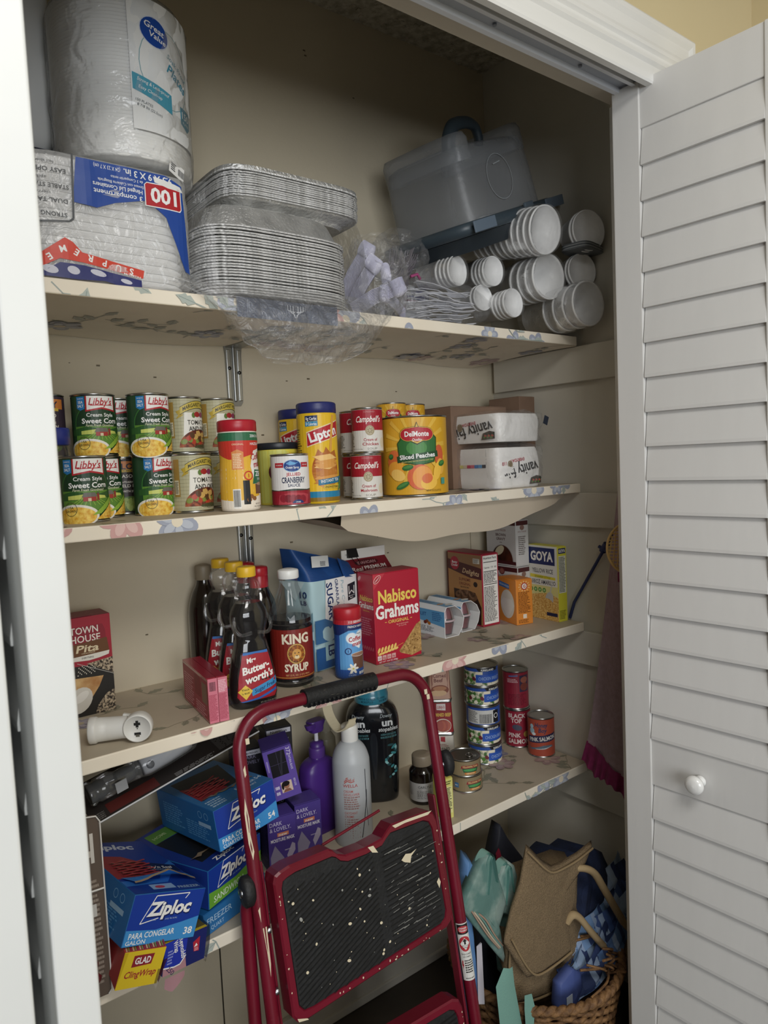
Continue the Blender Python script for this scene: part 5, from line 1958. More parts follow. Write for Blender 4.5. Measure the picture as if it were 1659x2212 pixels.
A.e(0.0, 0.068, 0.0155, 0.0175, '5a2a14', 24)
for i in range(18):
    a = i * 2 * pi / 18
    A.e(0.0115 * cos(a), 0.069 + 0.0125 * sin(a), 0.005, 0.0025, ('a8641f', '8a4a18')[i % 2], 8, math.degrees(a))
A.e(0.0, 0.068, 0.0088, 0.0105, 'd29a4a', 20)
A.e(-0.0035, 0.0705, 0.0014, 0.001, '241408', 8)
A.e(0.0035, 0.0705, 0.0014, 0.001, '241408', 8)
A.e(0.0, 0.0625, 0.0045, 0.0035, 'e9d2a4', 12)
A.p([(-0.002, 0.066), (0.002, 0.066), (0.0, 0.0638)], '2e1a10')
A.t('SYRUP', 0.0, 0.0405, 0.0145, 'e6dcc4', 0.05, 0.03)
A.t('NET 32 FL. OZ. (1 QT.) 946mL', 0.002, 0.0258, 0.0033, 'd9b074', 0.05)
m = MB()
A.onto(m, cylmap(0.0424), 0.008)
m.build('paper_label', t)
screw_cap(t, 0.0205, 0.2125, 0.0175, 'e9e9e6:r35', 'cap', 36)

# --- sugar sack
t = thing('sugar_bag', 'ten pound blue and white paper sugar sack with a folded striped top', 'sugar bag', (-0.697, -0.122, Z3), 12)
def sg(f, n):
    z = 0.262 * f
    w, d = 0.136, 0.10
    if f > 0.72:
        g = (f - 0.72) / 0.28
        d *= 1 - 0.5 * g
        w *= 1 + 0.02 * g
    sh = -0.022 * max(0, (f - 0.78) / 0.22)
    pts = rrect(w * (1 - 0.05 * (1 - f) ** 6), d, z + 0.0, n, 6)
    return [(p[0] + sh * 0.6 + bag_noise((p[0], p[1], z), 0.005, 14, 3), p[1] + 0.012 * max(0, (f - 0.72) / 0.28) + bag_noise((p[1], z, p[0]), 0.004, 14, 4), z - (0.02 * (p[0] / 0.068 + 1) * max(0, (f - 0.7) / 0.3))) for p in pts]
m = MB()
bands = [(0.0, 0.735, 'a9c6cb:r55'), (0.735, 1.0, '1f4a86:r50')]
for f0, f1, c_ in bands:
    m.rings([sg(f0 + (f1 - f0) * i / 16, 72) for i in range(17)], c_, True, f0 == 0, f1 == 1.0)
m.build('paper_sack', t)
A = Art()
# front panel (local -Y)
A.p([(-0.03, 0.192), (0.066, 0.192), (0.066, 0.12), (0.01, 0.09), (-0.036, 0.11)], 'e2e4e2')
A.p([(-0.066, 0.11), (-0.036, 0.11), (0.01, 0.09), (0.066, 0.118), (0.066, 0.06), (-0.066, 0.06)], '3f6f9c')
A.r(-0.066, 0.004, 0.066, 0.05, '2a5a92')
A.p([(-0.04, 0.06), (0.0, 0.06), (0.0, 0.02), (-0.04, 0.02)], '9fc2c6')
A.t('SUGAR', -0.018, 0.145, 0.017, '1c3566', 0.08, 0.02, rot=-86)
A.t('GRANULATED', 0.004, 0.15, 0.0085, '1c3566', 0.08, 0.012, rot=-86)
A.t('Pure Cane', 0.022, 0.152, 0.009, '8fb0bc', 0.065, 0.0, sk=0.2, rot=-86)
A.t('LB', -0.022, 0.04, 0.018, '1c3566', 0.024, 0.02, rot=-90)
A.p([(0.036, 0.172), (0.06, 0.176), (0.06, 0.14), (0.036, 0.136)], '22262e')
for s_ in (-1, 1):
    A.ln([(0.048 + s_ * 0.008, 0.168), (0.048 + s_ * 0.008, 0.15), (0.048, 0.158)], 0.0022, 'd9d9d6')
A.t("Member's", 0.048, 0.1465, 0.003, 'd9d9d6', 0.019, rot=6)
A.t('Mark', 0.048, 0.142, 0.003, 'd9d9d6', 0.010, rot=6)
B = Art()
B.t('10', 0.024, 0.164, 0.014, '1c3566', 0.022, 0.02)
B.t('LB', 0.024, 0.147, 0.009, '1c3566', 0.018, 0.02)
B.p([(-0.05, 0.09), (0.05, 0.07), (0.05, 0.004), (-0.05, 0.004)], '5f8fb4')
B.p([(-0.05, 0.12), (0.0, 0.075), (0.05, 0.13), (0.05, 0.09), (0.0, 0.05), (-0.05, 0.08)], '86b0c0')
B.p([(-0.05, 0.19), (0.03, 0.192), (0.0, 0.15)], 'c2d8da')
m = MB()
A.onto(m, lambda u, v, l: (u, -0.0505 - l + bag_noise((u, v, 0), 0.0015, 14, 3) - 0.0012, v))
B.onto(m, lambda u, v, l: (-0.0685 - l - 0.001 + bag_noise((u, v, 0), 0.0015, 14, 3), -u, v))
m.build('printed_panels', t)
m = MB()
m.sheet(lambda u, v: (-0.055 + 0.05 * u + 0.01 * v, -0.0395 + 0.012 * v, 0.221 - 0.004 * u + 0.022 * v), 3, 3, 'd3d5d3')
C = Art()
C.lines(0.024, 0.044, 0.003, 0.016, 4, '4a4e56', 8)
C.onto(m, lambda u, v, l: (-0.055 + u + 0.01 * v / 0.03, -0.0402 + 0.012 * v / 0.03 - l, 0.221 - 0.004 * u / 0.05 + 0.022 * v / 0.03))
m.build('top_sticker', t)
m = MB()
C = Art()
for i in range(20):
    C.ln([(-0.062, 0.745 + 0.0125 * i), (0.062, 0.745 + 0.0125 * i)], 0.005, '17396e:r50')


def sfront(u, f, l):
    g = max(0, (f - 0.72) / 0.28)
    w, d = 0.136 * (1 + 0.02 * g), 0.10 * (1 - 0.5 * g)
    y = -d / 2 * (1 - min(0.98, abs(2 * u / w)) ** 6) ** (1 / 6)
    z = 0.262 * f
    sh = -0.022 * max(0, (f - 0.78) / 0.22)
    return (u + sh * 0.6 + bag_noise((u, y, z), 0.005, 14, 3), y + 0.012 * g + bag_noise((y, z, u), 0.004, 14, 4) - l - 0.0006, z - 0.02 * (u / 0.068 + 1) * max(0, (f - 0.7) / 0.3))


C.onto(m, sfront, 0.01)
m.build('stripe_print', t)
m = MB()
m.rings([[(0.03, -0.056, 0.19), (0.068, -0.05, 0.186), (0.066, -0.03, 0.215), (0.036, -0.034, 0.226)], [(0.028, -0.05, 0.19), (0.072, -0.04, 0.186), (0.07, -0.02, 0.217), (0.034, -0.026, 0.23)]], '1f4a86:r50', False)
m.build('folded_corner', t)

# --- vanilla creamer
t = thing('creamer_bottle', 'blue vanilla creamer bottle with a red lid in front of the sugar sack', 'creamer', (-0.7105, -0.246, Z3), -10)
R = 0.0292
pr = smooth_prof([(R * 0.92, 0), (R, 0.005), (R, 0.045), (R * 0.96, 0.07), (R * 0.95, 0.085), (R * 0.985, 0.1), (R, 0.112), (R * 0.96, 0.124)], 3)
bottle(t, pr, '2b4f96:r30')
rf = prof_r(pr)
A = Art()
A.r(-0.09, 0.004, 0.09, 0.115, '2a55a0')
A.r(-0.09, 0.09, 0.09, 0.112, '1c2f66')
A.r(-0.09, 0.112, 0.09, 0.1225, 'b3222e')
A.p([(-0.03, 0.09), (-0.01, 0.1), (0.02, 0.1), (0.05, 0.088), (0.05, 0.02), (-0.03, 0.02)], '5f9fd6')
for g, c_ in ((1.0, '8fc0ea'), (0.88, 'e9eef2')):
    A.e(-0.004, 0.084, 0.013 * g, 0.0125 * g, c_, 18)
    A.e(0.016, 0.087, 0.013 * g, 0.0125 * g, c_, 18)
    A.p([(-0.0155 * g, 0.079), (0.012, 0.06 + 0.01 * (1 - g)), (0.029 * g, 0.083), (0.012, 0.092)], c_)
A.t('Coffee', 0.004, 0.0825, 0.0092, 'b3202e', 0.029, 0.018, sk=0.1, rot=6)
A.t('mate', 0.008, 0.0725, 0.0082, 'b3202e', 0.022, 0.018, sk=0.1, rot=6)
A.t('Nestle', 0.012, 0.0925, 0.003, '2a2a3a', 0.01)
A.p([(-0.006, 0.05), (0.028, 0.05), (0.024, 0.02), (-0.001, 0.02)], '6b4838')
A.e(0.011, 0.05, 0.017, 0.004, '9a7460', 18)
A.ring(0.011, 0.05, 0.018, 0.0046, 0.001, 'd9d4d0')
for i in range(6):
    A.e(-0.004 + 0.006 * cos(i * 1.047), 0.022 + 0.006 * sin(i * 1.047), 0.0055, 0.0026, 'efece0', 10, i * 60)
A.e(-0.004, 0.022, 0.002, 0.002, 'd9c860', 8)
A.ring(-0.012, 0.058, 0.0068, 0.0068, 0.0018, '1c2f66')
A.t('1', -0.012, 0.058, 0.005, '1c2f66', None, 0.02)
A.t('113 SERVINGS', 0.008, 0.1168, 0.0048, WHT, 0.034, 0.008)
A.t('FRENCH VANILLA', 0.008, 0.1075, 0.0042, WHT, 0.038, 0.006)
A.t('NET WT', -0.008, 0.0125, 0.0024, 'c9d6ea', 0.009)
A.t('15 OZ (425g)', -0.006, 0.0085, 0.0024, 'c9d6ea', 0.015)
for i in range(4):
    A.r(0.009 + i * 0.006, 0.008, 0.0138 + i * 0.006, 0.0135, 'dfe4ea')
m = MB()
A.onto(m, cylmap(rf), 0.006, 0.008)
m.build('shrink_sleeve', t)
screw_cap(t, R * 0.98, 0.121, 0.024, 'b4232f:r35', 'lid', 40, 0.001)

# --- instant potato carton with a clipped gable top
t = thing('potato_carton', 'maroon gable-top carton with a black binder clip, behind the graham cracker box', 'carton', (-0.562, -0.106, Z3), 2)
w, d, h = 0.128, 0.09, 0.168
m = MB()
m.box((0, 0, h / 2), (w, d, h), '7a1f2a', 0.001)
rf_ = [[(-w / 2, -d / 2, h), (w / 2, -d / 2, h), (w / 2, d / 2, h), (-w / 2, d / 2, h)], [(-w / 2 + 0.002, -0.002, h + 0.048), (w / 2 - 0.002, -0.002, h + 0.048), (w / 2 - 0.002, 0.002, h + 0.048), (-w / 2 + 0.002, 0.002, h + 0.048)]]
m.rings(rf_, '7a1f2a', False)
A = Art()
A.e(0.0, 0.052, 0.034, 0.009, '4f141c', 24)
A.t('IDAHOAN', 0.0, 0.052, 0.008, 'b88a8a', 0.052, 0.01)
A.t('Real', -0.034, 0.036, 0.011, 'ece4dc', 0.03, 0.006, sk=0.3)
A.t('PREMIUM', 0.018, 0.0375, 0.0092, 'ece4dc', 0.062, 0.012)
A.t('MASHED POTATOES', 0.018, 0.0275, 0.0048, 'ece4dc', 0.062, 0.004)
sl = Vector((0, d / 2 - 0.002, 0.048)).normalized()
nn = Vector((0, -sl.z, sl.y))
A.onto(m, lambda u, v, l: tuple(Vector((u, -d / 2, h)) + sl * v + nn * l))
m.build('carton_body', t)
m = MB()
m.box((0.0, 0, h + 0.058), (w * 0.99, 0.003, 0.026), 'dedbd4', 0.0005)
B = Art()
B.t('OPEN', -0.048, h + 0.06, 0.004, '5a5650', 0.012)
B.onto(m, lambda u, v, l: (u, -0.0016 - l, v))
m.build('top_fin', t)
m = MB()
m.rings([[(-0.014, -0.010, -0.009), (0.014, -0.010, -0.009), (0.014, -0.0015, 0.011), (-0.014, -0.0015, 0.011)], [(-0.014, 0.010, -0.009), (0.014, 0.010, -0.009), (0.014, 0.0015, 0.011), (-0.014, 0.0015, 0.011)]], '1b1b1c:r40', False)
for s_ in (-0.007, 0.007):
    m.tube([(s_, -0.0105, -0.008), (s_ * 0.9 + 0.002, -0.019, -0.018), (s_ * 0.4 + 0.006, -0.024, -0.026)], 0.0008, '2a2a2a:m:r30', 6)
b_ = m.build('binder_clip', None, (-0.597, -0.1075, Z3 + h + 0.062))
tag(b_, 'black binder clip pinching the white top of the maroon gable carton', 'binder clip')

# --- graham crackers
t = thing('cracker_box', 'big red graham cracker box in the middle of the third shelf', 'cracker box', (-0.5655, -0.2015, Z3), -2)
w, d, h = 0.124, 0.06, 0.196
A = Art()
A.p([(-0.062, h), (-0.03, h), (-0.062, h - 0.034)], 'c23a48')
A.e(-0.051, h - 0.0115, 0.0115, 0.0062, 'e8d8d0', 20, 40)
A.e(-0.051, h - 0.0115, 0.0105, 0.0052, 'b01f30', 20, 40)
A.t('NABISCO', -0.051, h - 0.0115, 0.003, WHT, 0.016, rot=40)
A.t('Nabisco', 0.002, 0.1455, 0.0275, 'edd060', 0.104, 0.022)
A.t('Grahams', 0.0, 0.1125, 0.0285, 'f2efe8', 0.117, 0.024)
A.t('ORIGINAL', 0.002, 0.0885, 0.0072, 'e8c860', 0.056, 0.008)
for s_ in (-1, 1):
    A.ln([(0.002 + s_ * 0.032, 0.0885), (0.002 + s_ * 0.037, 0.0885)], 0.0012, 'e8c860')
A.t('8g of whole grain', 0.012, 0.08, 0.003, 'e8b8a8', 0.032)
A.t('per 31g serving', 0.012, 0.0757, 0.0024, 'e8b8a8', 0.02)
A.p([(0.062, 0.077), (0.05, 0.072), (0.02, 0.04), (0.0, 0.02), (0.004, 0.015), (0.034, 0.004), (0.062, 0.01)], 'graham')
rnd = random.Random(3)
for i in range(16):
    x = rnd.uniform(0.014, 0.058)
    A.e(x, rnd.uniform(0.016, 0.02 + (x - 0.005) * 0.8), 0.0018, 0.0014, '6f4a20', 8)
A.ln([(-0.058, 0.022), (-0.036, 0.026), (-0.012, 0.03), (0.012, 0.036)], 0.001, 'e2a04a')
for i in range(6):
    A.e(-0.054 + i * 0.0085, 0.030 + i * 0.0008, 0.0065, 0.003, 'edc870', 10, 65)
    A.e(-0.051 + i * 0.0085, 0.022 + i * 0.0012, 0.0055, 0.0026, 'edc870', 10, 15)
for i in range(4):
    A.r(-0.058 + i * 0.0125, 0.008, -0.0475 + i * 0.0125, 0.018, 'e9d8d4' if i == 0 else 'd8a8a4')
    A.t(('130', '0g', '5%', '8g')[i], -0.0527 + i * 0.0125, 0.0125, 0.0038, 'a32032', 0.007)
A.t('NET WT 14.4 OZ (408g)', -0.03, 0.004, 0.0034, WHT, 0.05)
B = Art()
B.t('Nabisco', 0.002, 0.142, 0.012, 'd9b850', 0.048, 0.018)
B.t('Grahams', 0.0, 0.126, 0.0125, 'e6ddd6', 0.056, 0.018)
B.t('ORIGINAL', 0.0, 0.1145, 0.0034, 'd9a850', 0.026)
B.lines(-0.026, 0.024, 0.06, 0.1, 8, 'c9707a', 5)
for i in range(6):
    B.e(-0.02 + i * 0.008, 0.032, 0.005, 0.0026, 'c25a60', 8, 60)
B.e(-0.022, h - 0.012, 0.007, 0.004, 'd8a0a4', 12, 40)
C = Art()
C.t('GRAHAMS', 0.01, 0.03, 0.006, 'c87880', 0.05)
C.e(-0.045, 0.014, 0.01, 0.006, 'd8a8a8', 14)
carton(t, w, d, h, 'b01c34:r35', {'F': A, 'L': B, 'T': C})


# --- fruit cup packs
def fruit_pack(label, loc, rz, w, L, h, proto=None):
    if proto:
        return dup(proto, loc, rz, label)
    t = thing('fruit_cup_pack', label, 'fruit cups', loc, rz, 'sleeved fruit cup packs')
    # card sleeve: open at the front end, rounded over the top
    pr_ = [(-w / 2, 0.0), (-w / 2, h * 0.86), (-w / 2 + 0.008, h), (w / 2 - 0.026, h), (w / 2 - 0.006, h * 0.82), (w / 2 + 0.004, h * 0.55), (w / 2 - 0.002, h * 0.25), (w / 2 - 0.016, 0.0)]
    pi_ = [(x * 0.955, 0.0015 + z * 0.965) for x, z in pr_]
    m = MB()
    m.rings([[(x, -L / 2, z) for x, z in pr_], [(x, L / 2, z) for x, z in pr_]], 'dfe2e4', False, False, False)
    m.rings([[(x, L / 2, z) for x, z in pi_], [(x, -L / 2, z) for x, z in pi_]], 'd8d8d6', False, False, False)
    m.rings([[(x, -L / 2, z) for x, z in pi_], [(x, -L / 2, z) for x, z in pr_]], 'e9e9e8', False, False, False)
    A = Art()
    A.p([(-L / 2, h * 0.5), (L / 2, h * 0.35), (L / 2, h * 0.85), (-L / 2, h * 0.85)], '5f9fce')
    A.t('FRUIT', -0.02, h * 0.68, 0.009, '23508c', 0.036, 0.012)
    A.lines(-0.03, 0.028, 0.008, h * 0.3, 7, '6a6e76', 3)
    A.lines(0.02, 0.055, h * 0.5, h * 0.8, 5, '3a6aa0', 4)
    for x, z, c_ in ((0.0, 0.034, '8a4a2c'), (0.008, 0.03, 'b5702c'), (-0.007, 0.031, '6f2a20')):
        A.e(x, z, 0.006, 0.0045, c_, 12)
    A.e(-0.004, 0.019, 0.003, 0.004, 'eeeeee', 10)
    A.onto(m, lambda u, v, l: (-w / 2 - l, -u, v))
    B = Art()
    B.r(-w / 2 + 0.01, -L / 2 + 0.002, w / 2 - 0.028, L / 2 - 0.002, '6fa6cf')
    B.e(0.004, -L / 2 + 0.022, 0.014, 0.008, 'd9dcd8', 18, 20)
    B.e(-0.008, -L / 2 + 0.04, 0.01, 0.006, 'c98a4a', 14)
    B.lines(-w / 2 + 0.012, w / 2 - 0.03, 0.0, L / 2 - 0.006, 7, '2a5a94', 6)
    B.onto(m, lambda u, v, l: (u, v, h + l))
    m.build('card_sleeve', t)
    for yy in (-L / 2 + 0.032, L / 2 - 0.034):
        for k, zz in enumerate((0.003, h - 0.004)):
            s_ = 1 if k == 0 else -1
            r0 = w * 0.41
            c_ = MB()
            c_.lathe([(r0 * 0.72, zz), (r0 * 0.98, zz + s_ * h * 0.42), (r0, zz + s_ * h * 0.43)], 'cup_clear', 28, c=(-0.003, yy, 0), cap0=True, cap1=False)
            cc = c_.build('fruit_cup', t)
            g = MB()
            zc = sorted(((r0 * 0.70, zz + s_ * 0.002), (r0 * 0.93, zz + s_ * h * 0.38)), key=lambda q: q[1])
            g.lathe(zc, '6a1f2c:r20', 24, c=(-0.003, yy, 0))
            g.build('fruit', cc)
            f_ = MB()
            f_.lathe([(r0 * 0.95, zz + s_ * h * 0.425), (r0 * 1.06, zz + s_ * h * 0.43), (r0 * 1.06, zz + s_ * h * 0.45), (0.001, zz + s_ * h * 0.452)], 'c9b4b8:r25', 28, c=(-0.003, yy, 0), cap0=False, cap1=False)
            f_.build('foil_lid', cc)
    return t


fp = fruit_pack('left sleeved pack of red fruit cups, just right of the graham box', (-0.345, -0.106, Z3), 0, 0.062, 0.13, 0.076)
fruit_pack('right sleeved pack of red fruit cups, touching the brownie mix box', (-0.276, -0.092, Z3), 0, 0, 0, 0, fp)

# --- brownie mix
t = thing('brownie_mix_box', 'red and brown brownie mix box with nutrition print on its narrow side', 'mix box', (-0.199, -0.093, Z3), -3)
w, d, h = 0.058, 0.135, 0.188
A = Art()
A.r(-0.066, 0.004, 0.066, h - 0.003, 'a87848')
A.p([(-0.066, h - 0.004), (0.066, h - 0.004), (0.066, 0.154), (0.0, 0.148), (-0.066, 0.156)], '8f6a48')
A.p([(-0.066, 0.168), (0.066, 0.152), (0.066, 0.122), (0.02, 0.124), (-0.066, 0.142)], '4a1a1e')
A.e(-0.038, 0.158, 0.018, 0.018, 'a51f38', 24)
A.t('Betty', -0.038, 0.161, 0.0065, WHT, 0.022, 0.008, sk=0.2)
A.t('Crocker', -0.038, 0.153, 0.0065, WHT, 0.026, 0.008, sk=0.2)
A.t('Delights', 0.026, 0.139, 0.013, 'd9b890', 0.064, 0.004, sk=0.25, rot=-5)
A.r(0.035, 0.163, 0.06, 0.176, 'd9d4c8')
A.lines(0.037, 0.058, 0.164, 0.175, 4, '4a4038', 2)
A.t('SUPREME', 0.0, 0.117, 0.0075, '6a2a20', 0.046, 0.01)
A.t('ORIGINAL', 0.0, 0.1055, 0.0075, '6a2a20', 0.046, 0.01)
A.t('BROWNIE MIX', 0.0, 0.0965, 0.0046, '3a2a20', 0.034, 0.006)
A.e(0.042, 0.108, 0.008, 0.007, '241512', 14)
A.p([(-0.045, 0.09), (0.04, 0.086), (0.062, 0.05), (0.06, 0.004), (-0.04, 0.004)], '33201a')
A.e(0.004, 0.074, 0.044, 0.016, '6a4a34', 24)
for i in range(14):
    A.e(-0.03 + 0.005 * i, 0.072 + 0.006 * ((i * 7) % 3), 0.007, 0.0035, ('7a5a44', '4a3020')[i % 2], 10, i * 30)
A.r(-0.062, 0.004, -0.03, 0.06, 'b08450')
B = Art()
B.r(-0.025, 0.006, 0.025, h - 0.004, 'e2dfd8')
B.t('Nutrition Facts', 0.0, h - 0.0105, 0.0056, '161616', 0.044, 0.014)
for y in (0.166, 0.142, 0.108):
    B.r(-0.023, y, 0.023, y + 0.0018, '161616')
B.t('Calories  110  160', 0.0, 0.153, 0.005, '161616', 0.043, 0.008)
B.lines(-0.023, 0.023, 0.112, 0.141, 9, '3a3a3a', 4)
B.lines(-0.023, 0.023, 0.012, 0.104, 26, '4a4a4a', 8)
carton(t, w, d, h, '9a2236', {'L': A, 'F': B})


# --- gravy mix boxes
def gravy_box(label, z, rz, loc, proto=None):
    if proto:
        return dup(proto, (loc[0], loc[1], z), rz, label)
    t = thing('gravy_mix_box', label, 'mix box', (loc[0], loc[1], z), rz, 'grey gravy mix boxes')
    w, d, h = 0.046, 0.118, 0.124
    A = Art()
    A.r(-0.058, 0.004, 0.058, h - 0.003, 'c9c7c4')
    A.r(-0.058, h - 0.014, 0.058, h - 0.002, '4a1f22')
    A.e(0.0, h - 0.014, 0.011, 0.0095, '6a2a2c', 20)
    A.e(0.0, h - 0.014, 0.008, 0.007, '8f5a50', 18)
    A.t('SPICE TRADER', 0.0, h - 0.028, 0.0055, '8a5a54', 0.042, 0.002)
    A.t('BROWN', 0.0, 0.083, 0.0075, '4a2420', 0.04, 0.012)
    A.t('GRAVY', 0.0, 0.072, 0.0075, '4a2420', 0.036, 0.012)
    A.t('mix', 0.0, 0.063, 0.0042, '4a2420', 0.01)
    A.t('3', -0.045, 0.097, 0.01, '3a2a28', 0.007, 0.01)
    A.e(0.004, 0.01, 0.046, 0.047, 'b5b2ae', 28, 0, 0, 180)
    A.e(0.004, 0.012, 0.042, 0.043, 'gravy', 28, 0, 0, 180)
    A.e(-0.006, 0.04, 0.02, 0.011, 'd9cfae', 18, 30)
    A.r(-0.058, 0.004, 0.058, 0.013, '4a1f22')
    B = Art()
    B.r(-0.021, 0.004, 0.021, h - 0.003, 'c9c7c4')
    B.r(-0.021, h - 0.014, 0.021, h - 0.002, '4a1f22')
    B.e(0, h - 0.02, 0.008, 0.007, '8a6a60', 16)
    B.t('SPICE TRADER', 0.0, h - 0.031, 0.004, '8a5a54', 0.03)
    B.lines(-0.014, 0.014, 0.03, 0.082, 10, '6a605c', 6)
    carton(t, w, d, h, 'c3c1be', {'L': A, 'F': B})
    return t


g1 = gravy_box('grey brown-gravy mix box standing on another, its front readable above the orange box', Z3 + 0.1405, -5, (-0.0755, -0.105))
dup(g1, (-0.0755, -0.105, Z3 + 0.0145), -3, 'grey gravy mix box underneath its twin, hidden behind the orange baking soda box')
t = thing('gravy_packet', 'flat packet lying under the grey gravy mix boxes', 'packet', (-0.0755, -0.105, Z3), -4)
m = MB()
m.box((0, 0, 0.007), (0.044, 0.115, 0.0135), 'b9b6b0', 0.003)
m.build('packet_body', t)

# --- baking soda
t = thing('baking_soda_box', 'small orange baking soda box in front of the grey gravy boxes', 'baking soda', (-0.1265, -0.175, Z3), -14)
w, d, h = 0.05, 0.082, 0.117
A = Art()
A.r(-0.04, 0.003, 0.04, h - 0.003, 'd98a3c')
A.p([(-0.038, 0.108), (0.01, 0.102), (0.01, 0.09), (-0.038, 0.094)], '3f6fae')
A.t('FRIDGE-N-FREEZER', -0.013, 0.0985, 0.005, 'd9e2ee', 0.044, 0.004, rot=-7)
A.e(0.0, 0.05, 0.032, 0.038, 'ddd8cc', 24)
A.p([(-0.032, 0.05), (0.0, 0.012), (0.032, 0.05), (0.02, 0.064), (-0.02, 0.064)], 'e6e2da')
B = Art()
B.r(-0.024, 0.003, 0.024, h - 0.003, 'dd8a36')
for i in range(12):
    a = i * pi / 6
    B.p([(0, 0.1), (0.018 * cos(a), 0.1 + 0.014 * sin(a)), (0.018 * cos(a + 0.2), 0.1 + 0.014 * sin(a + 0.2))], 'f0c080')
B.e(0.0, 0.1, 0.0098, 0.0098, 'b3342a', 20)
B.e(0.0, 0.1, 0.0072, 0.0072, 'e9e2d6', 18)
B.t('G', 0.0, 0.1, 0.0075, 'b3342a', None, 0.02)
B.lines(-0.019, 0.019, 0.03, 0.086, 16, '6a3a14', 5)
B.lines(-0.019, 0.019, 0.004, 0.014, 3, '6a3a14', 7)
B.r(-0.005, 0.016, 0.006, 0.027, 'e9dcc8')
carton(t, w, d, h, 'd98632', {'L': A, 'F': B})

# --- yellow rice
t = thing('rice_box', 'yellow rice box with a navy name panel at the right end of the third shelf', 'rice box', (-0.042, -0.212, Z3), -4)
w, d, h = 0.032, 0.108, 0.196
A = Art()
A.r(-0.054, 0.0, 0.054, h, 'd6d08a')
A.r(-0.05, 0.09, 0.051, 0.196, 'd9d9d0')
A.r(-0.048, 0.146, 0.044, 0.191, '1f2a5c')
A.t('GOYA', -0.002, 0.1685, 0.024, 'e9e6de', 0.08, 0.03)
A.t('YELLOW RICE', 0.0, 0.1295, 0.0115, '2a2a3c', 0.074, 0.006)
A.p([(-0.045, 0.119), (0.045, 0.115), (0.045, 0.108), (-0.045, 0.110)], 'd9c93c')
A.t('SPANISH STYLE', 0.0, 0.113, 0.0052, '5f7a24', 0.056, 0.004)
A.t('ARROZ AMARILLO', 0.0, 0.0995, 0.0115, '2a2a3c', 0.09, 0.006)
for i in range(4):
    A.e(-0.042 + i * 0.0155, 0.078, 0.0062, 0.0062, '4f8a34', 16)
    A.e(-0.042 + i * 0.0155, 0.078, 0.0034, 0.0034, 'a9c98a', 10)
A.p([(-0.054, 0.0), (0.054, 0.0), (0.054, 0.062), (0.02, 0.072), (-0.054, 0.062)], 'rice')
A.e(0.022, 0.056, 0.014, 0.02, 'b9bab4', 18, -18)
A.ln([(0.026, 0.074), (0.036, 0.104)], 0.0035, 'c3c4c0')
A.e(0.012, 0.042, 0.024, 0.016, 'rice', 18)
A.r(0.012, 0.012, 0.05, 0.021, '22284a')
B = Art()
B.r(-0.0155, 0.0, 0.0155, h, 'cfc93a')
B.r(-0.013, 0.178, 0.013, 0.192, '1f2a5c')
B.t('GOYA', 0.0, 0.185, 0.008, 'e9e6de', 0.023, 0.02)
B.r(-0.013, 0.075, 0.013, 0.172, 'd6d6c8')
B.lines(-0.012, 0.012, 0.077, 0.17, 24, '4a4a3a', 3)
B.lines(-0.012, 0.012, 0.006, 0.03, 6, '6a641a', 6)
C = Art()
C.t('YELLOW RICE', 0.0, 0.06, 0.006, '5a5a2a', 0.06, rot=90)
carton(t, w, d, h, 'd3cc4a', {'L': A, 'F': B, 'T': C})

# ============================================================ lowest shelf
Z4 = S4 + 0.0005


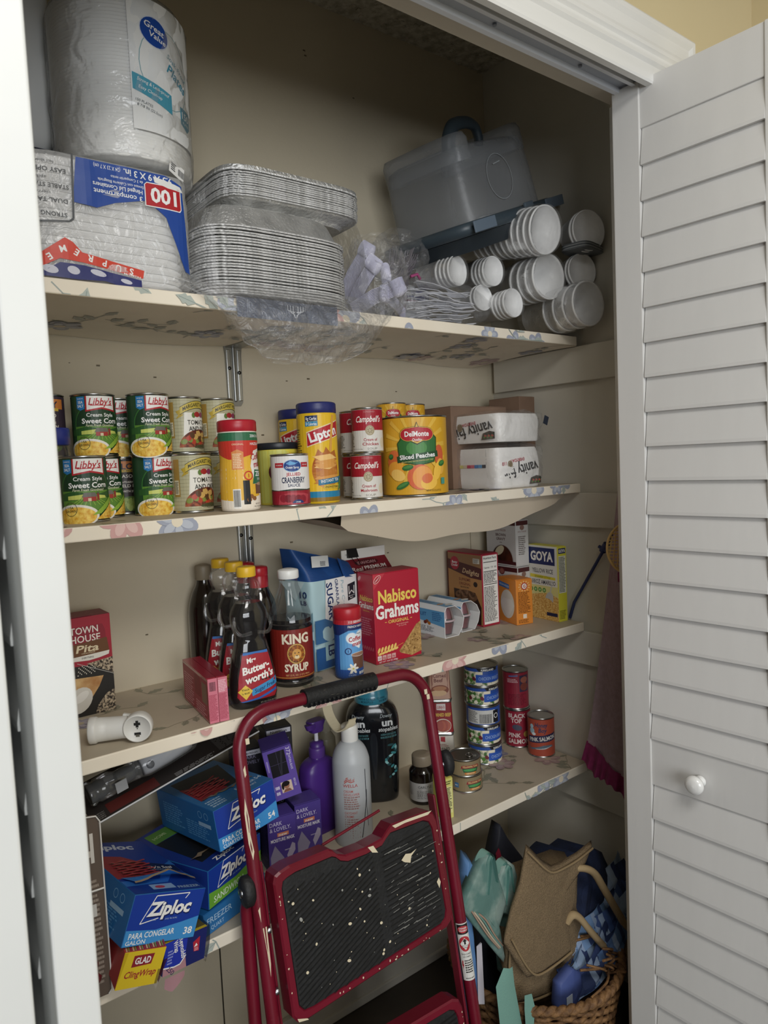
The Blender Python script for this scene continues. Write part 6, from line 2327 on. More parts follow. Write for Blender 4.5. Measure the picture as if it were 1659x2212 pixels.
def zip_box(label, pos, eul, w, d, h, kind):
    """slide-lock bag carton; origin at its front lower left corner"""
    t = thing('storage_bag_box', label, 'bag box', pos, rot=tuple(radians(a) for a in eul))
    m = MB()
    m.box((w / 2, d / 2, h / 2), (w, d, h), '1d5f9a', 0.001)
    F = Art()
    dk, lt = '15399a', '3f8fd0'
    F.r(0.001, 0.001, w - 0.001, h - 0.001, dk)
    if kind == 'freezer':
        F.r(0.001, 0.001, w - 0.001, h - 0.001, '2a6ea8')
        F.t('FREEZER', w * 0.24, h * 0.6, 0.0105, 'a9c6de', 0.058, 0.004)
        F.t('QUART', w * 0.2, h * 0.25, 0.007, 'a9c6de', 0.03, 0.002)
    elif kind == 'sandwich':
        F.p([(0.001, 0.001), (w - 0.001, 0.001), (w - 0.001, h * 0.52), (w * 0.5, h * 0.34), (w * 0.2, h * 0.36), (0.001, h * 0.42)], '6fae3a')
        F.t('SANDWICH', w * 0.36, h * 0.17, 0.011, 'e3efd8', 0.082, 0.006)
        lx, ly, lw = 0.068, h * 0.70, 0.074
    else:
        F.p([(0.001, 0.001), (w - 0.001, 0.001), (w - 0.001, h * 0.44), (w * 0.75, h * 0.36), (w * 0.4, h * 0.27), (0.001, h * 0.32)], lt)
        F.t('PARA CONGELAR', w * 0.37, h * 0.2, 0.0085, WHT, w * 0.62, 0.008)
        F.t('GAL\u00d3N' if kind == 'gallon' else 'CUARTO DE GAL\u00d3N', w * (0.17 if kind == 'gallon' else 0.36), h * 0.075, 0.0062, WHT, w * (0.26 if kind == 'gallon' else 0.6), 0.006)
        F.t('38' if kind == 'gallon' else '54', w * 0.88, h * 0.17, 0.0105, WHT, 0.016, 0.014)
        lx, ly, lw = w * 0.52, h * 0.68, 0.078
    if kind != 'freezer':
        F.p([(lx - lw * 0.62, ly - 0.022), (lx - lw * 0.36, ly + 0.021), (lx + lw * 0.52, ly + 0.021), (lx + lw * 0.44, ly + 0.014)], '15399a')
        for a, b in ((( -0.60, -0.020), (-0.36, 0.020)), ((-0.36, 0.020), (0.42, 0.020)), ((0.42, 0.020), (0.34, 0.012)), ((-0.60, -0.020), (-0.2, -0.014))):
            F.ln([(lx + lw * a[0], ly + a[1]), (lx + lw * b[0], ly + b[1])], 0.0014, WHT)
        F.t('Ziploc', lx + 0.004, ly - 0.001, 0.0195, '0e1f5c', lw, 0.05, sk=0.22)
        F.t('Ziploc', lx + 0.0025, ly + 0.0005, 0.0195, WHT, lw, 0.03, sk=0.22)
        F.t('BRAND', lx - lw * 0.3, ly - 0.016, 0.0022, 'a9c0e0', 0.008)
        F.t('SAND. TM. 700 MG', lx + 0.008, ly - 0.0165, 0.0022, 'a9c0e0', 0.022)
    F.onto(m, lambda u, v, l: (u, -l, v))
    L = Art()
    L.r(0.001, 0.001, d - 0.001, h - 0.001, '1f5f98' if kind != 'sandwich' else '16307f')
    if kind == 'sandwich':
        L.p([(0.004, 0.02), (0.03, 0.02), (0.03, 0.05), (0.004, 0.05)], '16307f')
        L.t('Z', 0.018, 0.036, 0.018, WHT, 0.016, 0.02)
    else:
        L.lines(0.02, d * 0.45, h * 0.2, h * 0.75, 9, '4f8abb', 4)
        L.lines(d * 0.5, d * 0.9, h * 0.15, h * 0.55, 7, '4f8abb', 6)
        L.ring(d * 0.86, h * 0.78, 0.007, 0.007, 0.0012, '6fa0c8')
        L.ring(d * 0.76, h * 0.78, 0.007, 0.007, 0.0012, '6fa0c8')
        L.r(d * 0.72, h * 0.5, d * 0.92, h * 0.6, '8fb0cc')
    # the left side, seen from the left: u runs toward the front
    L.onto(m, lambda u, v, l: (-l, d - u, v))
    R_ = Art()
    R_.r(0.001, 0.001, d - 0.001, h - 0.001, '2f86c8')
    R_.onto(m, lambda u, v, l: (w + l, u, v))
    T = Art()
    if kind == 'gallon':
        T.r(0.001, 0.001, w - 0.001, d - 0.001, '17398f')
        T.p([(0.001, 0.06), (w * 0.5, 0.06), (w * 0.72, 0.1), (w * 0.4, 0.15), (0.001, 0.16)], '8d2b34')
        T.p([(0.001, 0.05), (w * 0.55, 0.05), (w * 0.8, 0.1), (w, 0.12), (w, 0.1), (w * 0.6, 0.035), (0.001, 0.03)], '2f6fc0')
        T.p([(w * 0.42, 0.105), (w * 0.7, 0.115), (w * 0.98, 0.1), (w * 0.98, 0.075), (w * 0.6, 0.075)], '101d4a')
        T.t("Grip'n Seal", w * 0.72, 0.096, 0.0085, WHT, 0.05, 0.01, rot=-8)
        T.t('TECHNOLOGY', w * 0.72, 0.086, 0.004, 'a9c0e0', 0.04, rot=-8)
        T.t('Ziploc', w * 0.42, 0.195, 0.022, 'c9d0dc', 0.085, 0.03, sk=0.2, rot=-4)
        T.r(w * 0.3, 0.012, w * 0.62, 0.03, '8fb0d8')
        T.e(w * 0.42, 0.02, 0.009, 0.005, 'b3404a', 12)
        T.t('FREEZER', w * 0.8, 0.013, 0.008, 'a9c6de', 0.04, 0.004)
    elif kind == 'quart':
        T.r(0.001, 0.001, w - 0.001, d - 0.001, '2f6fa8')
        T.p([(0.012, 0.055), (w * 0.72, 0.06), (w * 0.92, d - 0.03), (0.02, d - 0.02)], '101a24')
        T.p([(0.012, 0.055), (w * 0.55, 0.06), (w * 0.45, 0.1), (0.016, 0.14)], '8d2b34')
        T.t('FREEZER', w * 0.70, 0.034, 0.0085, 'c9dcec', 0.045, 0.006)
        T.t('QUART', w * 0.72, 0.02, 0.0065, 'c9dcec', 0.028, 0.004)
        T.t('54', w * 0.93, 0.036, 0.0105, 'c9dcec', 0.013, 0.01)
        T.lines(0.01, 0.05, 0.01, 0.045, 4, 'a9c6de', 7)
    elif kind == 'sandwich':
        T.r(0.001, 0.001, w - 0.001, d - 0.001, '16307f')
        T.p([(0.02, 0.03), (w - 0.02, 0.035), (w - 0.015, d - 0.06), (0.03, d - 0.05)], '14161a')
        T.p([(0.03, d - 0.05), (w * 0.75, d - 0.055), (w * 0.7, d - 0.015), (0.04, d - 0.01)], '4f7f34')
        T.t('HOMI', w * 0.38, d - 0.032, 0.009, 'a9c08a', 0.03, 0.004)
        T.t('Ziploc', 0.06, 0.016, 0.011, WHT, 0.05, 0.02)
    T.onto(m, lambda u, v, l: (u, v, h + l))
    m.build('carton_body', t)
    if kind in ('gallon', 'sandwich', 'quart'):
        g = MB()
        rnd = random.Random(len(kind))
        if kind == 'gallon':
            pts = []
            for i in range(13):      # lifted torn flap across the front third
                u = i / 12
                y0 = 0.034 + rnd.uniform(-0.002, 0.002)
                pts.append((w * (0.12 + 0.85 * u), y0, h + 0.004 + 0.017 * (1 - abs(2 * u - 1)) + rnd.uniform(0, 0.002)))
            bk = [(w * (0.05 + 0.93 * i / 12), 0.062, h + 0.0012) for i in range(13)]
            g.rings([bk, pts], '2a78c8', False, False, False, closed=False)
            g.rings([[(p[0], p[1], p[2]) for p in pts], [(p[0], p[1] - 0.004, p[2] - 0.001) for p in pts]], '8d7a62', False, False, False, closed=False)
        else:
            a = [(w * (0.1 + 0.8 * i / 14), 0.045 + rnd.uniform(-0.003, 0.003), h + 0.0015 + 0.006 * rnd.random()) for i in range(15)]
            b = [(p[0], p[1] + 0.008 + rnd.uniform(0, 0.004), h + 0.001) for p in a]
            g.rings([b, a], '8d7a62', False, False, False, closed=False)
        g.build('torn_flap', t)
        if kind != 'sandwich':
            g = MB()
            for i in range(10):
                g.sheet(lambda u, v: (w * 0.12 + w * 0.5 * u, 0.066 + 0.006 * i + 0.004 * v, h + 0.001 + 0.004 * sin(u * 5 + i) ** 2), 5, 1, '9f3038:r25')
            g.build('red_bags', t)
    return t


zip_box('flat blue freezer bag box, lowest of the stacked bag boxes', (-1.075, -0.300, Z4), (0, 0, 18), 0.15, 0.2, 0.041, 'freezer')
zip_box('blue sandwich bag box with a green wave, middle of the stacked bag boxes', (-1.063, -0.298, 0.609), (0.5, 2.0, 26), 0.15, 0.2, 0.069, 'sandwich')
zip_box('open blue quart bag box numbered 54 on top of the stacked bag boxes', (-1.028, -0.279, 0.692), (-4.5, -4.6, 10), 0.135, 0.2, 0.0765, 'quart')
zip_box('torn blue gallon bag box numbered 38 in front, tilted on the wrap boxes', (-1.231, -0.364, 0.655), (1.1, 21.4, 9.4), 0.131, 0.22, 0.077, 'gallon')

# --- wrap boxes
t = thing('wrap_box', 'yellow-ended cling wrap box sticking out over the lowest shelf edge', 'wrap box', (-1.243, -0.358, 0.590), rot=(radians(8.3), radians(16.7), radians(-0.6)))
w, d, h = 0.0656, 0.26, 0.0605
m = MB()
m.box((w / 2, d / 2, h / 2), (w, d, h), 'a83a3a', 0.001)
F = Art()
F.r(0.0, 0.0, w, h, 'e0c32c')
F.p([(0.006, h - 0.001), (0.003, h * 0.4), (0.0, 0.004), (0.0, h - 0.001)], 'c9ab1e')
F.p([(0.017, 0.053), (0.049, 0.053), (0.047, 0.036), (0.016, 0.034)], '8d2430')
F.t('GLAD', 0.0325, 0.044, 0.0105, WHT, 0.025, 0.02)
F.t('ClingWrap', 0.034, 0.0225, 0.0105, 'a32832', 0.05, 0.014, sk=0.2)
F.r(w - 0.004, 0.0, w, h * 0.4, '8d7a2a')
F.onto(m, lambda u, v, l: (u, -l, v))
T = Art()
for i in range(18):
    T.p([(0.002 + 0.0035 * i, 0.0), (0.004 + 0.0035 * i, 0.0), (0.010 + 0.0035 * i, 0.06), (0.007 + 0.0035 * i, 0.06)], ('c9b08a', '6f8a4a', '8d2f44')[i % 3])
clip_art(T, 0.001, 0.001, w - 0.001, 0.06)
T.onto(m, lambda u, v, l: (u, v, h + l))
m.build('carton_body', t)
m = MB()
m.sheet(lambda u, v: (w + 0.0005 + 0.006 * v, -0.002 + 0.05 * u, -0.008 + 0.05 * v * (1 - u)), 4, 4, 'clamshell')
m.build('loose_film', t)
t = thing('wrap_box', 'navy foil wrap box with a crushed printed end, beside the yellow wrap box', 'wrap box', (-1.168, -0.35, 0.569), rot=(radians(3.3), radians(9.0), radians(11.4)))
w, d, h = 0.079, 0.26, 0.0535
m = MB()
m.box((w / 2, d / 2, h / 2), (w, d, h), '1f2a6a', 0.001)
F = Art()
F.r(0.0, 0.0, w, h, '1c2566')
F.p([(0.0, h), (0.042, h), (0.04, 0.02), (0.03, 0.008), (0.0, 0.012)], '2436a8')
F.p([(0.0, 0.012), (0.03, 0.008), (0.04, 0.02), (0.044, 0.0), (0.0, 0.0)], 'b0848c')
F.ln([(0.0, 0.0135), (0.02, 0.009), (0.031, 0.0095), (0.041, 0.021)], 0.002, WHT)
F.t('Reynolds', 0.033, 0.036, 0.0082, WHT, 0.036, 0.014, rot=-76)
F.t('Wrap', 0.021, 0.042, 0.0082, WHT, 0.02, 0.014, rot=-76)
F.lines(0.006, 0.017, 0.016, 0.04, 5, '8f9ad8', 3)
F.t('250', 0.014, 0.0055, 0.0075, '3a2a5a', 0.018, 0.004, rot=-50)
F.p([(0.053, 0.036), (0.066, 0.042), (0.066, 0.018), (0.056, 0.02)], 'b3283c')
F.p([(0.056, 0.027), (0.0595, 0.033), (0.063, 0.028)], WHT)
F.lines(0.057, 0.065, 0.02, 0.026, 3, 'e8b0b8', 4)
F.onto(m, lambda u, v, l: (u, -l, v))
T = Art()
T.r(0.0, 0.0, w, 0.006, 'c9b32c')
T.r(0.0, 0.006, w, 0.1, '5a5228')
T.onto(m, lambda u, v, l: (u, v, h + l))
m.build('carton_body', t)
m = MB()
m.sheet(lambda u, v: (w + 0.001 + 0.004 * sin(v * 3), -0.004 + 0.02 * u, -0.005 + 0.062 * v), 2, 8, 'clamshell')
m.sheet(lambda u, v: (0.004 + 0.036 * u, -0.003 - 0.004 * sin(u * 3) * v, -0.003 - 0.024 * v * (1 - abs(u - 0.35))), 8, 4, 'a88088:r40')
m.build('crushed_end', t)
t = thing('crinkled_bag', 'dark red crinkled film bag under the gallon bag box at the left', 'plastic bag', (-1.275, -0.25, Z4), 0)
m = MB()
shell(m, lambda f, n: rrect(0.07 * max(0.1, sin(pi * (0.08 + 0.84 * f)) ** 0.5), 0.16 * max(0.1, sin(pi * (0.08 + 0.84 * f)) ** 0.5), 0.085 * f, n, 2.6), 18, 44, '6a2428:r20:c', 51, 0.012, 30)
m.build('bag_film', t)

# --- clear packs at the left
t = thing('blister_pack', 'clear clamshell pack holding a white and grey device, tilted above the bag boxes', 'blister pack', (-1.225, -0.235, 0.796), rot=(radians(14), radians(-13), radians(2)))
m = MB()
m.box((0.16, 0.055, 0.0), (0.32, 0.11, 0.0012), '2a2422:r60')
A = Art()
A.lines(0.24, 0.315, 0.006, 0.1, 26, '5f5c5a', 4)
A.lines(0.15, 0.235, 0.002, 0.012, 3, '8a8886', 6)
A.r(0.03, 0.004, 0.12, 0.03, '5a2420')
A.lines(0.002, 0.03, 0.002, 0.02, 4, '6f6c68', 8)
A.onto(m, lambda u, v, l: (u, v, 0.0007 + l))
m.build('backing_card', t)
m = MB()
m.tube([(0.0, -0.003, 0.001), (0.16, -0.003, 0.0015), (0.32, -0.003, 0.001)], 0.0016, 'c9cbcc:r20', 6)
m.build('card_edge', t)
XB = Matrix.Translation((0.105, 0.045, 0.026)) @ Matrix.Rotation(radians(90), 4, 'Y') @ Matrix.Rotation(radians(-6), 4, 'X')
m = MB()
m.lathe([(0.002, 0), (0.019, 0.002), (0.0215, 0.012), (0.0235, 0.05), (0.024, 0.085), (0.0225, 0.094), (0.002, 0.096)], 'c3c6cc:r35', 36, X=XB)
m.build('device', t)
m = MB()
m.lathe([(0.0, 0), (0.007, 0), (0.007, 0.002), (0, 0.002)], '6d7076:r40', 20, X=Matrix.Translation((0.118, 0.026, 0.034)) @ Matrix.Rotation(radians(62), 4, 'X'))
m.build('round_button', t)
m = MB()
m.lathe([(0.02, 0.0), (0.024, 0.01), (0.027, 0.05), (0.0275, 0.1), (0.024, 0.106)], 'clamshell', 30, X=XB @ Matrix.Translation((0, 0, -0.002)))
X3 = Matrix.Translation((0.012, 0.045, 0.024)) @ Matrix.Rotation(radians(90), 4, 'Y')
m.lathe([(0.020, 0), (0.022, 0.006), (0.018, 0.012), (0.021, 0.016), (0.021, 0.04), (0.016, 0.05), (0.016, 0.07), (0.018, 0.09)], 'clamshell', 30, X=X3)
m.build('clear_shell', t)
m = MB()
m.lathe([(0.017, 0.002), (0.0175, 0.02), (0.014, 0.03)], '3a3c40:r25', 26, X=X3)
m.lathe([(0.0145, 0.05), (0.0148, 0.07), (0.012, 0.08)], '4a4c50:r25', 26, X=X3)
m.box((0.062, 0.02, 0.028), (0.02, 0.002, 0.022), 'b3b6ba:r30', 0.0005)
m.build('dark_inserts', t)
t = thing('blister_pack', 'narrow clear pack with a brown card standing on edge against the left door edge', 'blister pack', (-1.2545, -0.318, Z4), 0, rot=(0, 0, radians(-4)))
m = MB()
m.rings([[(x, -0.004, z) for x, z in ((-0.03, 0.0), (0.012, 0.0), (0.016, 0.006), (0.016, 0.278), (0.012, 0.286), (-0.03, 0.292))], [(x, 0.004, z) for x, z in ((-0.03, 0.0), (0.012, 0.0), (0.016, 0.006), (0.016, 0.278), (0.012, 0.286), (-0.03, 0.292))]], '5f5146:r50', False)
A = Art()
A.r(-0.008, 0.225, 0.006, 0.235, 'b9b2a8')
A.r(0.001, 0.215, 0.006, 0.262, 'cfcac2')
A.lines(-0.006, 0.01, 0.02, 0.19, 22, '9a8d80', 3)
A.r(-0.02, 0.13, 0.004, 0.15, 'c9c6c0')
A.onto(m, lambda u, v, l: (u, -0.004 - l, v))
m.build('card', t)
m = MB()
m.tube([(-0.03, -0.0055, 0.294), (0.012, -0.0055, 0.2875), (0.0172, -0.0055, 0.278), (0.0172, -0.0055, 0.008), (0.012, -0.0055, 0.0015)], 0.0013, 'd9d6d0:r20', 6)
m.tube([(-0.03, -0.006, 0.1725), (0.016, -0.006, 0.172)], 0.0016, 'd9d6d0:r20', 6)
m.build('clear_shell', t)


# --- hair colour boxes
def hair_box(label, loc, rz, h, dark=False, proto=None, group=None, rot=None, kind=0):
    t = thing('hair_color_box', label, 'hair color box', loc, rz, group, rot)
    w, d = 0.058, 0.052
    base = '1d1a22' if dark else '4a3a86'
    A = Art()
    A.r(-w / 2, 0, w / 2, h, base)
    B = Art()
    B.r(-d / 2, 0, d / 2, h, '17151c' if dark else '35296a')
    T = Art()
    T.r(-w / 2, 0, w / 2, d, base)
    if kind == 0:
        A.t('DARK', -0.012, h - 0.0125, 0.008, 'c9c2dc', 0.026, 0.0)
        A.t('& LOVELY.', -0.003, h - 0.0235, 0.008, 'c9c2dc', 0.044, 0.0)
        A.r(-0.010, h - 0.0395, 0.014, h - 0.032, 'c97a5a')
        A.t('new', 0.002, h - 0.0358, 0.0058, 'efe6e0', 0.018, 0.012)
        A.t('MOISTURE MASK', 0.001, h - 0.046, 0.0068, 'e6e2ee', 0.05, 0.014)
        A.p([(-0.026, h - 0.078), (-0.016, h - 0.056), (0.002, h - 0.085), (-0.006, h - 0.1), (-0.026, h - 0.1)], '8d86a0')
        A.p([(0.008, h - 0.082), (0.02, h - 0.058), (0.026, h - 0.062), (0.026, h - 0.075), (0.012, h - 0.095)], 'a9a0b8')
        A.lines(0.004, 0.022, h - 0.072, h - 0.068, 1, 'b3aac8', 4)
        B.lines(-0.02, 0.02, 0.02, h - 0.02, 14, '6a5fa0', 3)
        T.r(-0.02, 0.008, 0.018, 0.046, '16141c')
        T.e(0.018, 0.018, 0.008, 0.009, 'b98a6a', 14)
    elif kind == 1:     # swatch side with the shade number
        A.r(-w / 2, 0, w / 2, h, '6450a4')
        A.r(-0.02, h * 0.46, 0.014, h * 0.94, '18171d')
        A.r(-0.0033, h * 0.46, -0.0027, h * 0.94, '4a4660')
        A.r(-0.02, h * 0.695, 0.014, h * 0.702, '4a4660')
        A.p([(0.006, h * 0.94), (0.01, h * 0.94), (0.0, h * 0.46), (-0.004, h * 0.46)], '2f2e38')
        A.t('372', 0.0215, h * 0.885, 0.008, 'd9d2e8', 0.018, 0.004, rot=-90)
        A.t('NATURAL BLACK', 0.0215, h * 0.66, 0.0042, 'd9d2e8', 0.034, 0.006, rot=-90)
        A.t('NEW LOOK', 0.021, h * 0.26, 0.004, 'd9d2e8', 0.018, 0.006, rot=-90)
        A.lines(-0.0255, -0.022, h * 0.1, h * 0.9, 2, 'a99ad0', 3)
        A.r(-0.008, h * 0.12, 0.0145, h * 0.33, 'd9c2b0')
        A.e(0.003, h * 0.245, 0.006, 0.0075, 'a8745a', 16)
        A.e(0.002, h * 0.285, 0.0082, 0.006, '1a1416', 16)
        A.e(-0.005, h * 0.24, 0.0025, 0.007, '1a1416', 12)
        A.p([(-0.006, h * 0.125), (0.012, h * 0.125), (0.008, h * 0.18), (-0.002, h * 0.18)], '8a5a48')
        A.lines(-0.02, -0.010, h * 0.08, h * 0.3, 2, 'd9d2e8', 9)
    else:
        A.t('DARK', 0.0, h - 0.016, 0.007, '8a84a0', 0.03)
        A.t('& LOVELY', 0.0, h - 0.027, 0.007, '8a84a0', 0.044)
        B.e(0.0, h * 0.5, 0.02, 0.026, '3a2018', 18)
        B.e(0.003, h * 0.46, 0.011, 0.014, '7a4a34', 16)
        B.t('DARK & LOVELY', -0.018, h * 0.55, 0.006, '6f6a8a', h * 0.7, rot=90)
        T.e(0.0, d / 2, 0.012, 0.009, '8a6a5a', 18)
        T.e(0.0, d / 2, 0.009, 0.0065, '221e26', 18)
        A.r(-0.026, h - 0.012, 0.026, h - 0.002, 'c9c9d4')
        A.t('Nutrition', 0.0, h - 0.007, 0.005, '2a2830', 0.036, 0.01)
    carton(t, w, d, h, base, {'F': A, 'L': B, 'T': T})
    return t


hair_box('purple hair color box standing left of its twin, below the tilted box', (-0.864, -0.186, Z4), -10, 0.112, group='standing purple hair color boxes')
hair_box('purple hair color box standing right of its twin, beside the purple pump bottle', (-0.7955, -0.172, Z4), -8, 0.112, group='standing purple hair color boxes')
hair_box('purple hair color box numbered 372 tilted on top of the standing purple boxes', (-0.832, -0.168, 0.7035), 0, 0.117, rot=(radians(9), radians(-10.5), radians(-20)), kind=1)
hair_box('black hair color box, lower one of the left dark column behind the purple boxes', (-0.885, -0.098, Z4), -6, 0.113, True, kind=2, group='dark hair color boxes')
hair_box('black hair color box with a portrait, upper one of the left dark column', (-0.883, -0.097, Z4 + 0.1145), -10, 0.113, True, kind=2, group='dark hair color boxes')
hair_box('black hair color box, lower one of the right dark column behind the purple boxes', (-0.815, -0.105, Z4), -4, 0.128, True, kind=2, group='dark hair color boxes')
hair_box('black hair color box with a pale strip, peeking over the tilted purple one', (-0.815, -0.104, Z4 + 0.1295), -12, 0.128, True, kind=2, group='dark hair color boxes')

# --- pump bottle
t = thing('pump_bottle', 'purple lotion bottle with a purple pump head behind the step stool', 'pump bottle', (-0.722, -0.118, Z4), 6)
m = MB()
lv = smooth_prof([(0, 0.08, 0.05), (0.004, 0.086, 0.055), (0.07, 0.087, 0.056), (0.13, 0.086, 0.055), (0.148, 0.078, 0.05), (0.158, 0.056, 0.042), (0.163, 0.034, 0.032), (0.17, 0.03, 0.03)], 4)
m.rings([rrect(w, d, z, 44, 3.4) for z, w, d in lv], '4a2a7c:r35', True)
m.build('bottle_body', t)
screw_cap(t, 0.0178, 0.165, 0.022, '5a3a88:r35', 'collar', 30)
m = MB()
m.lathe([(0.0155, 0.187), (0.0155, 0.197), (0.007, 0.2)], '4f2f80:r35', 26)
m.lathe([(0.0045, 0.199), (0.0045, 0.222)], 'e3e0e8', 16)
m.build('pump_stem', t)
m = MB()
m.rings([rrect(0.03, 0.024, 0.221, 28, 3), rrect(0.034, 0.026, 0.226, 28, 3), rrect(0.034, 0.026, 0.232, 28, 3), rrect(0.044, 0.03, 0.243, 28, 3), rrect(0.04, 0.026, 0.247, 28, 3)], '4f2f80:r35', True)
m.rings([rrect(0.02, 0.014, 0.232, 20, 3, (-0.02, -0.008)), rrect(0.03, 0.014, 0.244, 20, 3, (-0.02, -0.008))], '4f2f80:r35', True)
m.build('pump_head', t)
t = thing('pump_bottle', 'slim beige bottle partly hidden behind the purple pump head', 'bottle', (-0.655, -0.05, Z4))
m = MB()
m.lathe(smooth_prof([(0.02, 0), (0.0225, 0.004), (0.0225, 0.15), (0.019, 0.172), (0.011, 0.184), (0.011, 0.19)], 3), '8f8a7a:r40', 28)
m.build('bottle_body', t)
screw_cap(t, 0.0135, 0.186, 0.03, '9a9484:r40', 'cap', 20)

# --- developer bottle
t = thing('developer_bottle', 'cloudy grey-white developer bottle with a white cap and red logo', 'bottle', (-0.692, -0.206, Z4), -26)
R = 0.0405
pr = smooth_prof([(R * 0.92, 0), (R, 0.005), (R, 0.09), (R, 0.165), (R * 0.95, 0.185), (R * 0.78, 0.203), (R * 0.55, 0.214), (0.017, 0.218), (0.0165, 0.224)], 4)
bottle(t, pr, 'b3b7ba:r38')
A = Art()
for k in range(3):
    A.ln([(-0.022 + 0.0 * k, 0.1475 - 0.0035 * k), (-0.015, 0.1525 - 0.0035 * k), (-0.008, 0.1495 - 0.0035 * k), (0.0, 0.1515 - 0.0035 * k)], 0.0018, 'b0483e')
A.t('WELLA', -0.009, 0.135, 0.0064, 'a8403a', 0.032, 0.008)
A.t('CREAM', -0.014, 0.123, 0.0052, 'b0564e', 0.02, 0.002)
A.t('DEVELOPER', -0.007, 0.1155, 0.0052, 'b0564e', 0.034, 0.002)
A.lines(-0.024, 0.014, 0.083, 0.112, 6, '9a7470', 5)
A.t('OXYDANT', -0.010, 0.076, 0.0052, 'b0564e', 0.028, 0.002)
A.t('CREME', -0.014, 0.0685, 0.0052, 'b0564e', 0.02, 0.002)
A.lines(-0.024, 0.014, 0.02, 0.064, 9, '9a7470', 8)
A.ln([(0.026, 0.165), (0.0265, 0.1), (0.02, 0.06), (0.012, 0.02)], 0.0018, '22242a')
A.ln([(0.028, 0.12), (0.027, 0.085), (0.03, 0.04)], 0.0012, '3a3c42')
m = MB()
A.onto(m, cylmap(R), 0.008)
m.build('printed_label', t)
screw_cap(t, 0.0178, 0.219, 0.034, 'e6e5e0:r40', 'cap', 34)

# --- scent booster bottle
t = thing('scent_booster_bottle', 'big black scent booster bottle with a teal cap behind the step stool handle', 'laundry bottle', (-0.542, -0.082, Z4), -34)
lv = smooth_prof([(0, 0.1, 0.066), (0.005, 0.112, 0.074), (0.03, 0.116, 0.078), (0.1, 0.122, 0.08), (0.17, 0.128, 0.084), (0.2, 0.126, 0.084), (0.222, 0.112, 0.08), (0.235, 0.088, 0.072), (0.24, 0.078, 0.07)], 4)
m = MB()
m.rings([rrect(w, d, z, 48, 2.7) for z, w, d in lv], '14171b:r18:c', True)
m.build('bottle_body', t)
wv = lambda v: min(((abs(z - v), w) for z, w, d in lv))[1]
dv = lambda v: min(((abs(z - v), d) for z, w, d in lv))[1]
A = Art()
for x, s_ in ((-0.03, -1), (0.036, 1)):
    A.t('Downy', x - 0.004, 0.212, 0.0085, 'b9c2c6', 0.028, 0.004, sk=0.2)
    A.t('un', x - 0.002, 0.196, 0.0165, 'e3e6e6', 0.026, 0.03)
    A.t('stopables', x, 0.18, 0.0095, 'e3e6e6', 0.046, 0.012, sk=0.1)
    A.t('IN-WASH SCENT BOOSTER', x, 0.167, 0.0046, '5f9aa0', 0.036)
    A.t('REHAUSSEUR DE PARFUM', x, 0.160, 0.0046, '5f9aa0', 0.038)
    for i in range(16):
        a = i * 0.5
        A.e(x + s_ * 0.004 + 0.012 * sin(a * 1.3), 0.14 - i * 0.0052, 0.008 - 0.0003 * i, 0.003, ('1f4a50', '3f8a90', '8fc4c6')[i % 3], 10, 40 * i)
m = MB()

def dm_(u, v, l):
    w, d = wv(v), dv(v)
    k = min(0.985, abs(2 * u / w))
    return (u, -d / 2 * (1 - k ** 2.7) ** (1 / 2.7) - l - 0.0005, v)
A.onto(m, dm_, 0.006, 0.008)
m.build('front_print', t)
m = MB()
m.rings([rrect(0.026 * k, 0.006, z, 20, 3, (0.0, -0.039)) for z, k in ((0.06, 0.3), (0.12, 0.7), (0.18, 1.0), (0.2, 0.95), (0.206, 0.5))], '23272c:r12:c', True)
m.build('grip_ridge', t)
m = MB()
m.lathe([(0.0385, 0.238), (0.0412, 0.241), (0.0405, 0.258), (0.0392, 0.26), (0.0365, 0.285), (0.034, 0.292), (0.026, 0.2955), (0.001, 0.296)], '3a8fa6:r28:c', 48)
A = Art()
A.t('PRESS & SQUEEZE TO OPEN', 0.0, 0.2535, 0.005, '1a4a5a', 0.07, 0.004)
A.t('MORE/PLUS', -0.012, 0.2465, 0.005, '1a4a5a', 0.03, 0.012)
A.t('30% MORE', 0.03, 0.247, 0.005, '1a4a5a', 0.026, 0.012)
A.onto(m, cylmap(0.041), 0.008)
m.build('cap', t)

# --- supplement bottle
t = thing('supplement_bottle', 'dark amber supplement bottle with a tan cap behind the stool right rail', 'bottle', (-0.467, -0.172, Z4), -30)
R = 0.0315
bottle(t, smooth_prof([(R * 0.92, 0), (R, 0.004), (R, 0.066), (R * 0.95, 0.076), (R * 0.75, 0.084), (0.021, 0.087), (0.021, 0.092)], 3), '17100e:r10:c')
m = MB()
m.lathe([(R + 0.0003, 0.008), (R + 0.0003, 0.052)], 'bdbcba', 40, cap0=False, cap1=False)
A = Art()
A.t('CARLYLE', 0.0, 0.043, 0.0055, '4a4a4a', 0.034, 0.004)
A.lines(-0.02, 0.02, 0.014, 0.034, 5, '8a8a88', 3)
A.onto(m, cylmap(R + 0.0003), 0.008)
m.build('paper_label', t)
screw_cap(t, 0.0232, 0.0875, 0.025, '8f8270:r35', 'cap', 36)
t = thing('medicine_box', 'small yellow medicine box behind the stool rail, dense black print on its side', 'medicine box', (-0.4825, -0.262, Z4), -8)
A = Art()
A.r(-0.013, 0.0, 0.013, 0.092, 'd6d077')
A.r(-0.0115, 0.012, 0.0115, 0.074, 'dfdb98')
A.lines(-0.0105, 0.0105, 0.014, 0.072, 18, '2a2a20', 5)
A.lines(-0.0105, 0.0105, 0.078, 0.088, 2, '3a4a20', 6)
T = Art()
T.t('vision', 0.0, 0.02, 0.006, '4a6a20', 0.02, 0.006)
carton(t, 0.028, 0.04, 0.092, 'cfc862', {'F': A, 'T': T})

